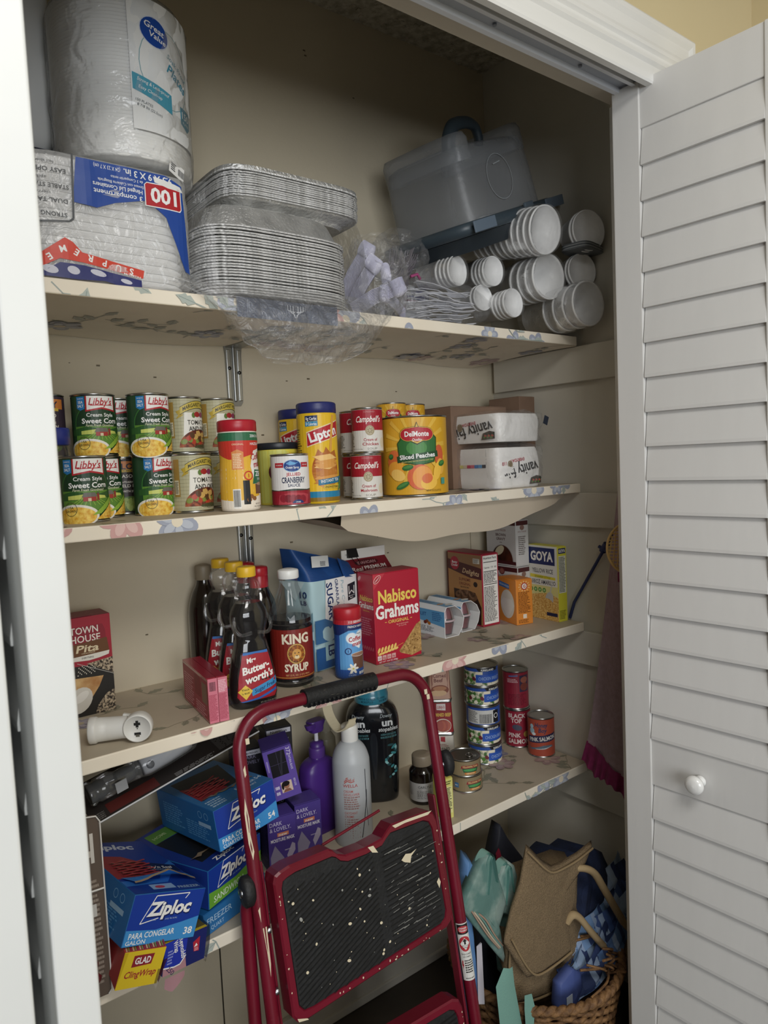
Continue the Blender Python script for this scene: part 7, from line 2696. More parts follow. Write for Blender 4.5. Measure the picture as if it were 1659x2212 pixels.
# --- corned beef tins
def tin(label, loc, rz, kind, proto=None):
    if proto:
        return dup(proto, loc, rz, label)
    t = thing('meat_tin', label, 'meat tin', loc, rz, 'corned beef tins' if kind else None)
    h = 0.0895
    m = MB()
    lv = [(0.0, 0.062, 0.045), (0.003, 0.0635, 0.046), (0.004, 0.0605, 0.043), (h - 0.005, 0.053, 0.037), (h - 0.004, 0.0555, 0.0395), (h - 0.001, 0.0555, 0.0395), (h, 0.052, 0.036)]
    m.rings([rrect(w, d, z, 40, 6) for z, w, d in lv], STEEL, True)
    m.build('tin_body', t)
    A = Art()
    if kind == 0:
        base = '8d2228'
        A.r(-0.026, 0.006, 0.026, h - 0.006, base)
        A.p([(-0.013, h - 0.008), (0.011, h - 0.008), (0.011, h - 0.026), (-0.013, h - 0.024)], 'e3d6d2')
        A.t("Libby's", -0.001, h - 0.0165, 0.0075, 'a8242f', 0.019, 0.012, sk=0.2)
        A.t('CORNED BEEF', 0.0, h - 0.037, 0.0085, 'e0bf52', 0.05, 0.02)
        A.e(0.002, 0.0235, 0.023, 0.0185, 'd9cfc0', 22)
        A.e(0.003, 0.0235, 0.021, 0.016, '9a4a3e', 22)
        for i in range(4):
            A.e(0.014 - i * 0.006, 0.023, 0.0085, 0.013, ('b0604e', 'a4544a')[i % 2], 16)
        A.e(-0.02, 0.036, 0.004, 0.004, WHT, 12)
        A.t('1', -0.02, 0.036, 0.005, 'a8242f')
    elif kind == 1:
        base = 'cfc9be'
        A.r(-0.027, 0.006, 0.027, h - 0.006, base)
        A.p([(-0.007, h - 0.008), (0.005, h - 0.008), (0.005, h - 0.022), (-0.007, h - 0.02)], 'a3323a')
        A.lines(-0.014, 0.014, h - 0.034, h - 0.026, 2, '9a6a64', 3)
        A.t('CORNED', 0.0, h - 0.04, 0.0085, '4a4038', 0.034, 0.016)
        A.t('BEEF', -0.004, h - 0.052, 0.0085, '4a4038', 0.024, 0.016)
        A.p([(-0.027, 0.006), (0.027, 0.006), (0.027, 0.022), (0.0, 0.028), (-0.027, 0.03)], '8d3a38')
    else:
        base = '9a6a5a'
        A.r(-0.026, 0.006, 0.026, h - 0.006, 'c9a08a')
        A.t('Corned', 0.0, h - 0.022, 0.0095, '6a2a24', 0.034, 0.012)
        A.t('Beef', -0.003, h - 0.034, 0.0095, '6a2a24', 0.024, 0.012)
        A.e(0.0, 0.03, 0.024, 0.013, '8a4a34', 20)
        A.e(-0.004, 0.022, 0.022, 0.008, 'd9b48a', 18)
        A.e(0.0, 0.034, 0.018, 0.006, 'b8805a', 18)
    wz = lambda v: 0.0608 + (0.0533 - 0.0608) * (v - 0.004) / (h - 0.009)
    dz = lambda v: 0.0433 + (0.0373 - 0.0433) * (v - 0.004) / (h - 0.009)
    m = MB()
    m.rings([rrect(wz(z) + 0.0004, dz(z) + 0.0004, z, 40, 6) for z in (0.0055, h - 0.0055)], base, True, False, False)
    A.onto(m, lambda u, v, l: (u * 0.98, -dz(v) / 2 * (1 - min(0.97, abs(2 * u * 0.98 / wz(v))) ** 6) ** (1 / 6) - 0.0003 - l, v), 0.008, 0.02)
    m.build('paper_label', t)
    return t


for i, (kind, lab) in enumerate(((1, 'pale corned beef tin at the bottom of the tin stack left of the blue cans'), (0, 'red corned beef tin in the middle of its stack with yellow lettering'), (2, 'brown corned beef tin topping the stack just under the third shelf edge'))):
    t = tin(lab, (-0.299 - 0.004 * i, -0.062, Z4 + 0.0898 * i), -42 + 3 * i, kind)


# --- chicken cans
def chicken_art(back=False):
    A = Art()
    H = 0.0525
    A.r(-0.14, 0.004, 0.14, H - 0.004, '2c4f9c')
    if back:
        A.r(-0.05, 0.006, 0.03, H - 0.01, 'c9c8c4')
        A.lines(-0.048, -0.018, 0.009, H - 0.012, 12, '4a4a48', 4)
        A.bars(-0.013, 0.02, 0.008, H - 0.02, '1f1f1f', 6)
        A.r(0.024, 0.008, 0.042, H - 0.012, '1c1c1e')
        A.ring(0.033, 0.026, 0.007, 0.007, 0.002, 'e0e0dc')
    else:
        A.r(-0.06, 0.005, 0.016, H - 0.012, 'salad')
        for i in range(9):
            A.e(-0.055 + i * 0.008, 0.012 + 0.02 * ((i * 5) % 4) / 4, 0.006, 0.005, ('e3dcc8', '4f7a34', '6a2430', 'ddd6c0')[i % 4], 10, i * 50)
        A.r(-0.002, 0.012, 0.075, 0.033, '2a55b0')
        A.t('CHICKEN BREAST', 0.036, 0.0225, 0.0085, '9fb8de', 0.062, 0.0)
        A.p([(0.0, H - 0.004), (0.06, H - 0.004), (0.06, H - 0.0115), (0.006, H - 0.0115)], '16181c')
        A.t('KIRKLAND', 0.03, H - 0.0078, 0.0052, 'e9e9e6', 0.036, 0.02)
        A.r(-0.075, 0.006, -0.058, H - 0.012, '1c1c1e')
        A.ring(-0.066, 0.026, 0.006, 0.006, 0.0018, 'e0e0dc')
        A.r(0.0, 0.004, 0.075, 0.011, 'salad')
    return A


HK = 0.0525
ck = can_thing(0.0445, HK, chicken_art(), '2c4f9c', 'blue-banded chicken can at the bottom of the stack of five', (-0.196, -0.112, Z4), -30, 'blue-banded chicken cans')
labs = ('blue-banded chicken can second from the bottom of its stack of five', 'chicken can with its barcode side out, third of the stack of five', 'blue-banded chicken can fourth from the bottom, name panel facing out', 'blue-banded chicken can topping the stack of five under the third shelf')
for i in range(1, 5):
    loc = (-0.196 - 0.0012 * i, -0.112 + 0.002 * (i % 2), Z4 + i * (HK + 0.0003))
    if i == 2:
        can_thing(0.0445, HK, chicken_art(True), '2c4f9c', labs[1], loc, -40, 'blue-banded chicken cans')
    else:
        dup(ck, loc, (-46, 0, -34, -60)[i - 1], labs[i - 1])


# --- tuna
def tuna_art():
    A = Art()
    A.r(-0.13, 0.004, 0.13, 0.038, '8a7a5c')
    A.p([(-0.006, 0.029), (0.036, 0.029), (0.039, 0.022), (-0.009, 0.022)], '8d2430')
    A.t('YELLOWFIN TUNA', 0.015, 0.0257, 0.0042, 'e0cf8a', 0.04, 0.012)
    A.p([(-0.006, 0.0215), (0.036, 0.0215), (0.032, 0.012), (-0.002, 0.012)], '2f5a3a')
    A.e(0.014, 0.0175, 0.017, 0.003, '4f9a5a', 16)
    A.p([(0.0, 0.012), (0.03, 0.012), (0.028, 0.007), (0.002, 0.007)], 'c9742a')
    A.t('GENOVA', 0.015, 0.0096, 0.0038, 'e9d9a8', 0.022, 0.012)
    A.r(-0.04, 0.012, -0.028, 0.024, '3f6f9a')
    A.t('MSC', -0.034, 0.018, 0.003, WHT, 0.008)
    A.r(0.048, 0.008, 0.058, 0.028, '6a5a40')
    return A


tn = can_thing(0.0395, 0.0425, tuna_art(), '8a7a5c', 'lower gold tuna can of the pair at the front of the lowest shelf', (-0.345, -0.193, Z4), -30, 'gold tuna cans', '8f8c86:m:r35')
u_ = dup(tn, (-0.352, -0.197, Z4 + 0.0428), -44, 'upper gold tuna can with a pull ring lid, on top of the other')
for t_, z_ in ((u_, 0.039),):
    m = MB()
    m.tube([(0.012 + 0.008 * cos(a * 0.5236), 0.011 * sin(a * 0.5236), z_ + 0.001) for a in range(13)], 0.0012, 'a9a6a0:m:r30', 6)
    m.box((0.024, 0, z_ + 0.0008), (0.012, 0.006, 0.0012), 'a9a6a0:m:r30')
    m.build('pull_ring', t_)

# --- salmon cans
HS = 0.108
A = Art()
A.r(-0.06, 0.0045, 0.06, HS - 0.0045, '8d1f34')
A.t('BLACK', -0.004, 0.091, 0.0115, 'd9c9c4', 0.05, 0.02)
A.t('TOP', -0.006, 0.077, 0.0115, 'd9c9c4', 0.03, 0.02)
A.e(-0.004, 0.058, 0.014, 0.008, '4a4a5c', 18, -10)
A.e(0.022, 0.0385, 0.0085, 0.0085, 'b0904a', 18)
A.t('PINK', -0.012, 0.036, 0.0115, 'd9c9c4', 0.036, 0.02)
A.t('SALMON', 0.0, 0.019, 0.0125, 'd9c9c4', 0.062, 0.02)
r1 = can_thing(0.0352, HS, A, '8d1f34', 'red salmon can with white letters, under another red can by the right wall', (-0.0555, -0.1035, Z4), -44)
B = Art()
B.r(-0.06, 0.0045, 0.06, HS - 0.0045, '8d1f34')
B.r(0.004, 0.05, 0.034, 0.096, '3a2a44')
B.e(0.019, 0.083, 0.012, 0.009, '9a5a4a', 16)
B.e(0.019, 0.064, 0.013, 0.011, '7a3a30', 18)
B.ln([(-0.026, 0.094), (0.0, 0.096)], 0.004, '5a6a9c')
B.lines(-0.03, 0.0, 0.076, 0.088, 3, 'd9b0b4', 4)
B.lines(-0.03, 0.03, 0.012, 0.045, 8, '6a1426', 5)
can_thing(0.0352, HS, B, '8d1f34', 'red salmon can turned to its back panel, on top of the other red can', (-0.0575, -0.1015, Z4 + HS + 0.0003), -36)
A = Art()
A.r(-0.06, 0.0045, 0.06, HS - 0.0045, 'a84a36')
A.t('Honey', 0.006, 0.089, 0.0115, '2a3a5c', 0.034, 0.02, sk=0.15)
A.t('Boy', 0.01, 0.075, 0.0115, '2a3a5c', 0.022, 0.02, sk=0.15)
A.e(-0.021, 0.084, 0.0055, 0.006, 'a9c4cc', 14)
A.e(-0.02, 0.072, 0.0075, 0.008, '9ab8c4', 14)
A.e(-0.015, 0.064, 0.006, 0.004, 'd9e2e4', 12)
A.p([(-0.034, 0.056), (0.05, 0.066), (0.05, 0.046), (-0.032, 0.038)], '2a2a4c')
A.t('PINK SALMON', 0.009, 0.0515, 0.0105, 'dedad4', 0.074, 0.02, rot=6)
A.p([(-0.026, 0.024), (-0.012, 0.027), (0.012, 0.034), (0.034, 0.034), (0.04, 0.029), (0.018, 0.025), (-0.01, 0.0225), (-0.024, 0.0195)], '5a6a78')
A.p([(-0.012, 0.0235), (0.012, 0.026), (0.036, 0.031), (0.016, 0.024), (-0.008, 0.0225)], 'c9cdd0')
A.p([(-0.026, 0.024), (-0.032, 0.029), (-0.03, 0.022), (-0.032, 0.016)], '5a6a78')
can_thing(0.0355, HS, A, 'a84a36', 'orange-red pink salmon can standing alone at the right end of the lowest shelf', (-0.0585, -0.190, Z4), -58)

# ============================================================ folded step stool leaning on the shelves
LX = Euler((-math.atan(0.18), 0, -0.05))
t = thing('step_stool', 'folded red metal step stool with black ribbed treads and paint splatters, leaning against the shelves', 'step stool', (-0.795, -0.502, 0.0), rot=LX)
RL, RR = -0.218, 0.194
SP = 'd9cdb0:r60'


def splats(m, spots, fn, seed, mat=SP):
    rnd = random.Random(seed)
    A = Art()
    for x, y, r in spots:
        k = rnd.uniform(0.6, 1.5)
        n = 9
        A.p([(x + r * k * cos(2 * pi * i / n) * rnd.uniform(0.7, 1.15), y + r / k * sin(2 * pi * i / n) * rnd.uniform(0.7, 1.15)) for i in range(n)], mat)
    A.onto(m, fn)


def hoop(m, y, r, top, zb, xl=RL, xr=RR, cr=0.066):
    pth = [(xl, y, zb), (xl, y, top - cr - 0.2), (xl, y, top - cr)]
    for i in range(1, 10):
        a = pi - i * pi / 18
        pth.append((xl + cr + cr * cos(a), y, top - cr + cr * sin(a)))
    pth.append(((xl + xr) / 2, y, top + 0.002))
    for i in range(0, 10):
        a = pi / 2 - i * pi / 18
        pth.append((xr - cr + cr * cos(a), y, top - cr + cr * sin(a)))
    pth += [(xr, y, top - cr - 0.2), (xr, y, zb)]
    m.tube(pth, r, 'ladder_red', 14)
    return pth


m = MB()
hoop(m, 0.0, 0.0118, 0.960, 0.012)
rnd = random.Random(12)
for sx in (RL, RR):
    splats(m, [(rnd.uniform(-0.9, 0.7), rnd.uniform(0.3, 0.88), rnd.uniform(0.0008, 0.0026)) for i in range(34)], lambda u, v, l: (sx + 0.0121 * sin(u), -0.0121 * cos(u), v), int(abs(sx) * 1000))
A = Art()
for pts in ([(-0.7, 0.80), (-0.4, 0.825), (-0.1, 0.79), (-0.25, 0.765), (0.0, 0.735), (-0.3, 0.722), (-0.65, 0.75)], [(-0.2, 0.61), (0.45, 0.61), (0.35, 0.55), (0.1, 0.53), (0.0, 0.57)], [(-0.5, 0.64), (-0.2, 0.645), (-0.3, 0.62)], [(-0.1, 0.872), (0.25, 0.878), (0.3, 0.862), (0.0, 0.858)]):
    A.p(pts, SP)
A.onto(m, lambda u, v, l: (RL + 0.0121 * sin(u), -0.0121 * cos(u), v))
splats(m, [(x, rnd.uniform(-0.6, 0.6), 0.0016) for x in (-0.14, -0.12, 0.1, 0.115, 0.135, 0.15)], lambda u, v, l: (u, -0.0121 * cos(v), 0.9612 + 0.0119 * sin(v)), 9)
for x, zz in ((-0.205, 0.916), (0.184, 0.916), (0.188, 0.905)):
    m.box((x, -0.0112, zz), (0.007, 0.0015, 0.010), SP, 0.0004)
m.build('front_frame', t)
m = MB()
m.tube([(-0.083, 0, 0.9615), (0.0, 0, 0.962), (0.072, 0, 0.9615)], 0.0165, 'rubber_black', 18)
for i in range(16):
    m.tube([(-0.076 + i * 0.0095, -0.0155, 0.951), (-0.076 + i * 0.0095, -0.009, 0.9465), (-0.076 + i * 0.0095, 0.0, 0.9448)], 0.0026, 'rubber_black', 6)
splats(m, [(-0.045, 0.5, 0.003), (-0.03, -0.2, 0.004), (-0.02, -0.3, 0.0034), (0.03, 0.6, 0.003), (0.036, 0.5, 0.004), (0.01, 0.2, 0.0014), (-0.05, 0.1, 0.0016), (0.062, 0.9, 0.0026)], lambda u, v, l: (u, -0.01665 * cos(v), 0.9615 + 0.01665 * sin(v)), 5)
m.build('grip', t)
for sx in (RL - 0.021, RR + 0.019):      # rear legs, tucked behind the front frame
    m = MB()
    m.tube([(sx, 0.03, 0.012), (sx, 0.03, 0.45), (sx + (0.006 if sx < 0 else -0.006), 0.018, 0.64), (sx + (0.012 if sx < 0 else -0.012), 0.006, 0.672)], 0.0112, 'ladder_red', 12)
    lg = m.build('rear_leg', t)
    m = MB()
    m.lathe([(0.0142, 0.0), (0.0142, 0.03)], 'rubber_black', 16, c=(sx, 0.03, 0))
    m.build('rubber_foot', lg)
m = MB()
m.tube([(RL - 0.02, 0.03, 0.09), (RR + 0.018, 0.03, 0.09)], 0.008, 'ladder_red', 10)
m.build('cross_bar', t)
for nm, x, z in (('hinge', RL - 0.016, 0.672), ('hinge', RR + 0.024, 0.762)):
    m = MB()
    XH = Matrix.Translation((x, 0.002, z)) @ Matrix.Rotation(radians(90), 4, 'Y')
    m.lathe([(0.0, -0.011), (0.017, -0.010), (0.021, -0.006), (0.021, 0.006), (0.017, 0.010), (0.0, 0.011)], 'rubber_black', 24, sx=1.25, sy=0.9, X=XH)
    m.lathe([(0.0, -0.014), (0.007, -0.0135), (0.007, -0.010)], '8d9093:m:r30', 14, X=XH)
    m.build(nm, t)
for sx in (RL, RR):
    m = MB()
    m.lathe([(0.0148, 0.0), (0.0148, 0.03), (0.013, 0.034)], 'rubber_black', 16, c=(sx, 0, 0))
    m.build('rubber_foot', t)


def plate(name, z0, z1, xl, xr, notch, seed, tilt=0.0):
    """folding tread: red pressed rim with a carrying notch, black ribbed mat"""
    W_, H_ = xr - xl, z1 - z0
    out = [(xl + 0.012, z1), (xl + 0.03, z1 + 0.004)]
    if notch:
        out += [(-0.091, z1 + 0.005), (-0.083, z1 + 0.001), (-0.074, z1 - 0.009), (-0.058, z1 - 0.016), (-0.016, z1 - 0.017), (0.022, z1 - 0.013), (0.034, z1 - 0.003), (0.046, z1 + 0.005)]
    out += [(xr - 0.02, z1 + 0.003), (xr - 0.006, z1 - 0.004), (xr, z1 - 0.02), (xr + 0.005, z0 + 0.045), (xr, z0 + 0.03), (xr - 0.012, z0 + 0.022), (xl + 0.03, z0 - 0.006), (xl + 0.012, z0 - 0.004), (xl + 0.003, z0 + 0.008), (xl - 0.001, z1 - 0.016), (xl + 0.003, z1 - 0.004)]
    cx, cz = (xl + xr) / 2, (z0 + z1) / 2
    ins = lambda k: [(cx + (x - cx) * (1 - 2 * k / W_), cz + (z - cz) * (1 - 2 * k / H_)) for x, z in out]
    p = MB()
    Y0, Y1 = -0.033, 0.004
    p.rings([[(x, Y1, z) for x, z in out], [(x, Y0 + 0.003, z) for x, z in out], [(x, Y0, z) for x, z in ins(0.003)], [(x, Y0, z) for x, z in ins(0.013)], [(x, Y0 + 0.003, z) for x, z in ins(0.0145)]], 'ladder_red', False, True, False)
    rn = random.Random(seed)
    splats(p, [(rn.uniform(xl + 0.02, xr - 0.02), z0 + rn.uniform(0.0, 0.004) + 0.016 * (1 if rn.random() < 0.0 else 0) + (0.026 if False else 0), rn.uniform(0.0007, 0.002)) for i in range(14)], lambda u, v, l: (u, Y0 - 0.0003, v + 0.024 * (u - xl) / W_), seed)
    splats(p, [(xl + 0.0065, rn.uniform(z0 + 0.03, z1 - 0.02), rn.uniform(0.0007, 0.0016)) for i in range(9)] + [(xr - 0.004, rn.uniform(z0 + 0.06, z1 - 0.02), rn.uniform(0.0007, 0.0018)) for i in range(9)], lambda u, v, l: (u, Y0 - 0.0003, v), seed + 1)
    if notch:
        A = Art()
        for pts in ([(0.046, z1 + 0.002), (0.052, z1 - 0.004), (0.075, z1 - 0.002), (0.13, z1 - 0.004), (0.14, z1 + 0.001), (0.08, z1 + 0.003)], [(-0.012, z1 - 0.018), (0.0, z1 - 0.019), (0.008, z1 - 0.034), (-0.004, z1 - 0.03)], [(xl + 0.01, z0 + 0.004), (xl + 0.028, z0 - 0.003), (xl + 0.03, z0 - 0.006), (xl + 0.012, z0 - 0.002)]):
            A.p(pts, SP)
        A.onto(p, lambda u, v, l: (u, Y0 - 0.0004 - l, v))
    o = p.build(name, t)
    q = MB()
    inn = ins(0.0145)
    q.rings([[(x, Y0 + 0.0025, z) for x, z in inn], [(x, Y0 + 0.0012, z) for x, z in [(cx + (a - cx) * 0.994, cz + (b - cz) * 0.992) for a, b in inn]]], 'rubber_black', False, False, True)
    A = Art()                 # moulded ribs: left half slanted, right half nearly level
    G = '0d0e0f:r50'
    mid = cx + 0.035 * (1 if notch else 1)
    x0_, x1_ = xl + 0.02, xr - 0.018
    for i in range(60):
        zz = z0 - 0.12 + i * 0.0092
        a, b = (x0_, zz), (mid - 0.014, zz + 0.085)
        ztop, zbot = z1 - 0.017, z0 + 0.012
        if b[1] > ztop - (0.012 if notch else 0):
            tt = (ztop - (0.014 if notch else 0) - a[1]) / (b[1] - a[1])
            b = (a[0] + (b[0] - a[0]) * tt, ztop - (0.014 if notch else 0))
        if a[1] < zbot:
            tt = (zbot - a[1]) / 0.085
            a = (x0_ + (mid - 0.014 - x0_) * tt, zbot)
        if b[0] > a[0] + 0.006 and b[1] > a[1]:
            A.ln([a, b], 0.0016, G)
    n_ = int((H_ - 0.05) / 0.0088)
    for i in range(n_):
        zz = z0 + 0.028 + i * 0.0088
        A.ln([(mid + 0.004, zz), (x1_, zz + 0.012)], 0.0016, G)
    rn = random.Random(seed + 4)
    for i in range(58 if notch else 16):
        x, z = rn.uniform(x0_, x1_), rn.uniform(z0 + 0.03, z1 - 0.035)
        r = rn.choice((0.0006, 0.0008, 0.0012, 0.0018, 0.0026))
        A.e(x, z, r, r * rn.uniform(0.7, 1.6), SP if rn.random() < 0.7 else '9a9a94:r70', 9, rn.uniform(0, 90))
    for i in range(60 if notch else 10):    # rubbed streaks along the ribs at the right
        x, z = rn.uniform(mid + 0.005, x1_ - 0.02), z0 + 0.03 + 0.0088 * rn.randint(3, max(4, n_ - 2)) + 0.002
        A.ln([(x, z), (x + rn.uniform(0.006, 0.03), z + 0.0022)], rn.uniform(0.0005, 0.0016), '7d7d78:r80')
    if notch:
        A.p([(0.055, 0.632), (0.066, 0.640), (0.078, 0.637), (0.092, 0.641), (0.078, 0.632), (0.074, 0.621), (0.062, 0.626)], SP)
        A.p([(0.128, 0.566), (0.134, 0.572), (0.137, 0.563), (0.132, 0.553)], SP)
    A.onto(q, lambda u, v, l: (u, Y0 + 0.0011 - l, v))
    q.build('tread_mat', o)
    return o


plate('upper_step', 0.455, 0.696, -0.199, 0.150, True, 3)
plate('lower_step', 0.090, 0.346, -0.196, 0.146, False, 17)
for sx in (RL + 0.014, RR - 0.018):
    m = MB()
    m.box((sx, 0.012, 0.40), (0.006, 0.022, 0.62), 'ladder_red', 0.002)
    if sx < 0:
        for z in (0.60, 0.50):
            m.lathe([(0, -0.006), (0.006, -0.005), (0.006, 0.004)], '9a9c9e:m:r30', 12, X=Matrix.Translation((RL + 0.009, -0.004, z)) @ Matrix.Rotation(radians(90), 4, 'Y'))
    m.build('side_link', t)
m = MB()
m.tube([(-0.08, 0.012, 0.694), (0.05, 0.012, 0.716)], 0.0028, 'ladder_red', 8)
m.build('lock_wire', t)
m = MB()
A = Art()
rr = 0.0122
A.r(-0.015, 0.348, 0.015, 0.457, 'd9d9d4')
A.r(-0.013, 0.436, 0.013, 0.455, '1c1a1a')
A.e(0, 0.4455, 0.0115, 0.0068, 'b3323a', 18)
A.t('DANGER', 0, 0.4478, 0.003, WHT, 0.016, 0.01)
A.t('PELIGRO', 0, 0.4432, 0.003, WHT, 0.016, 0.01)
A.e(0, 0.418, 0.0125, 0.0145, 'b3323a', 22)
A.p([(0, 0.4295), (0.010, 0.418), (0, 0.4065), (-0.010, 0.418)], 'e3e3de')
A.p([(0, 0.428), (0.0045, 0.4225), (0.0018, 0.4225), (0.0018, 0.417), (-0.0018, 0.417), (-0.0018, 0.4225), (-0.0045, 0.4225)], '1c1a1a')
A.t('WATCH FOR', 0, 0.4145, 0.0022, '1c1a1a', 0.013, 0.006)
A.t('WIRES', 0, 0.411, 0.0022, '1c1a1a', 0.008, 0.006)
A.t('TENGA CUIDADO', 0, 0.3985, 0.0028, '1c1a1a', 0.022, 0.004)
A.t('LOS CABLES', 0, 0.3935, 0.0028, '1c1a1a', 0.016, 0.004)
A.p([(-0.011, 0.386), (-0.0085, 0.386), (-0.0095, 0.379), (-0.0075, 0.379), (-0.012, 0.368), (-0.0108, 0.376), (-0.0125, 0.376)], 'b3323a')
A.lines(-0.006, 0.013, 0.362, 0.388, 6, '2a2826', 4)
A.lines(-0.008, 0.012, 0.351, 0.354, 1, '5a5856', 6)
A.onto(m, lambda u, v, l: (RR + (rr + l) * sin(u / rr - 0.45), -(rr + l) * cos(u / rr - 0.45), v), 0.004)
m.build('warning_label', t)

# ============================================================ basket and bags on the closet floor
t = thing('wicker_basket', 'brown woven wicker basket on the floor full of shopping bags, right of the step stool', 'basket', (-0.275, -0.335, 0.0))
m = MB()
rnd = random.Random(4)
BR = lambda z: 0.165 + 0.032 * (z / 0.19)
for i in range(15):
    z = 0.012 + i * 0.0118
    rb = BR(z)
    n = 132
    ph = (i % 2) * pi
    pth = [((rb + 0.0052 * sin(22 * 2 * pi * j / n + ph)) * cos(2 * pi * j / n), (rb + 0.0052 * sin(22 * 2 * pi * j / n + ph)) * sin(2 * pi * j / n), z + 0.0022 * sin(5 * 2 * pi * j / n + i)) for j in range(n + 1)]
    m.tube(pth, 0.0058, 'wicker', 6, False)
m.build('woven_wall', t)
m = MB()
for k in range(2):
    pth = [((BR(0.19) + 0.003 + 0.004 * cos(30 * 2 * pi * j / 240 + k * pi)) * cos(2 * pi * j / 240), (BR(0.19) + 0.003 + 0.004 * cos(30 * 2 * pi * j / 240 + k * pi)) * sin(2 * pi * j / 240), 0.189 + 0.004 * sin(30 * 2 * pi * j / 240 + k * pi)) for j in range(241)]
    m.tube(pth, 0.0078, 'wicker', 7, False)
m.build('braided_rim', t)
m = MB()
for j in range(44):
    a = 2 * pi * j / 44
    m.tube([(BR(0) * cos(a), BR(0) * sin(a), 0.006), (BR(0.19) * cos(a), BR(0.19) * sin(a), 0.19)], 0.0035, 'wicker', 5)
m.lathe([(0.001, 0.004), (0.16, 0.004), (0.168, 0.012)], 'wicker', 40, cap0=False, cap1=False)
m.build('stakes_and_base', t)
m = MB()
rnd = random.Random(9)
for i in range(26):                  # loose broken canes over the right rim
    a = rnd.uniform(-1.2, 0.2)
    p0 = Vector((0.17 * cos(a), 0.17 * sin(a), 0.18 + rnd.uniform(-0.02, 0.03)))
    p2 = p0 + Vector((rnd.uniform(-0.12, 0.03), rnd.uniform(-0.05, 0.05), rnd.uniform(-0.03, 0.05)))
    m.tube(smooth_prof([tuple(p0), tuple((p0 + p2) / 2 + Vector((0, -0.02, 0.012))), tuple(p2)], 4), 0.003, 'wicker', 5)
m.build('loose_canes', t)


def cloth_body(name, mat, out_f, out_b, yf, yb, seed, parent, amp=0.006, bulge=0.012, n=None):
    """closed fabric body between a front outline and a back outline (x, z lists of equal length)"""
    m = MB()
    rs = []
    cx = sum(p[0] for p in out_f) / len(out_f)
    cz = sum(p[1] for p in out_f) / len(out_f)
    dense = []
    for (ax, az), (bx, bz), (ax2, az2), (bx2, bz2) in zip(out_f, out_f[1:] + out_f[:1], out_b, out_b[1:] + out_b[:1]):
        for k in range(6):
            f = k / 6
            dense.append(((ax + (bx - ax) * f, az + (bz - az) * f), (ax2 + (bx2 - ax2) * f, az2 + (bz2 - az2) * f)))
    steps = [(0.35, yf - bulge), (0.7, yf - bulge * 0.75), (0.93, yf - bulge * 0.2), (1.0, yf)]
    def pt(q, s_, y, sd):
        x, z = cx + (q[0] - cx) * s_, cz + (q[1] - cz) * s_
        k = bag_noise((x, y, z), amp, 16, sd) * (1 if s_ < 0.99 else 0.3)
        return (x, y + k, z)
    cen = []
    rs = [[pt(f, s_, y, seed) for f, b in dense] for s_, y in steps]
    rs += [[pt(b, 1.0, yb, seed + 1) for f, b in dense], [pt(b, 0.6, yb + bulge, seed + 1) for f, b in dense]]
    m.rings(rs, mat, True, True, True)
    return m.build(name, parent)


# burlap tote
t = thing('burlap_bag', 'brown burlap tote bag folded over, with a cream rope handle, standing in the wicker basket', 'tote bag', (0, 0, 0.0))
top_f = [(-0.403, 0.525), (-0.377, 0.496), (-0.350, 0.467), (-0.323, 0.446), (-0.284, 0.441), (-0.234, 0.441), (-0.176, 0.449), (-0.204, 0.415), (-0.235, 0.408), (-0.238, 0.383), (-0.245, 0.340), (-0.265, 0.309), (-0.269, 0.277), (-0.263, 0.236), (-0.268, 0.228), (-0.313, 0.225), (-0.371, 0.227), (-0.416, 0.242), (-0.449, 0.294), (-0.481, 0.351), (-0.457, 0.407), (-0.428, 0.457)]
# z of the top edge dips; lower hem hangs free
cloth_body('front_panel', 'burlap', top_f, [(x + 0.012, z + 0.004) for x, z in top_f], -0.436, -0.424, 3, t, 0.004, 0.006)
low = [(-0.446, 0.317), (-0.452, 0.25), (-0.436, 0.19), (-0.424, 0.171), (-0.358, 0.150), (-0.29, 0.136), (-0.234, 0.121), (-0.146, 0.109), (-0.160, 0.16), (-0.183, 0.222), (-0.21, 0.30), (-0.20, 0.39), (-0.26, 0.42), (-0.40, 0.44)]
cloth_body('bag_body', 'burlap', low, [(x + 0.03, z + 0.006) for x, z in low], -0.412, -0.355, 8, t, 0.006, 0.01)
m = MB()
for pth in ([(-0.462, 0.352), (-0.43, 0.29), (-0.40, 0.246), (-0.371, 0.231), (-0.313, 0.229), (-0.268, 0.232)], [(-0.444, 0.315), (-0.450, 0.25), (-0.434, 0.19), (-0.424, 0.175), (-0.358, 0.153), (-0.29, 0.139), (-0.234, 0.125), (-0.15, 0.113)], [(-0.403, 0.522), (-0.377, 0.493), (-0.35, 0.464), (-0.323, 0.444), (-0.284, 0.439), (-0.234, 0.439), (-0.18, 0.446)]):
    yy = -0.4405 if pth[0][1] > 0.34 else -0.418
    m.tube(smooth_prof([(x, yy, z) for x, z in pth], 3), 0.0028, '8d7858:r90', 6)
m.build('hem', t)
m = MB()
m.tube(smooth_prof([(-0.243, -0.425, 0.415), (-0.217, -0.444, 0.413), (-0.192, -0.452, 0.395), (-0.167, -0.456, 0.354), (-0.131, -0.46, 0.293), (-0.096, -0.462, 0.234), (-0.080, -0.463, 0.190), (-0.084, -0.464, 0.166), (-0.104, -0.464, 0.158), (-0.137, -0.462, 0.174), (-0.177, -0.458, 0.217), (-0.218, -0.453, 0.270), (-0.245, -0.447, 0.308), (-0.264, -0.442, 0.320), (-0.275, -0.434, 0.304)], 5), 0.0078, 'a8916c:r90:b400', 10, flat=1.2)
m.build('handle', t)
m = MB()
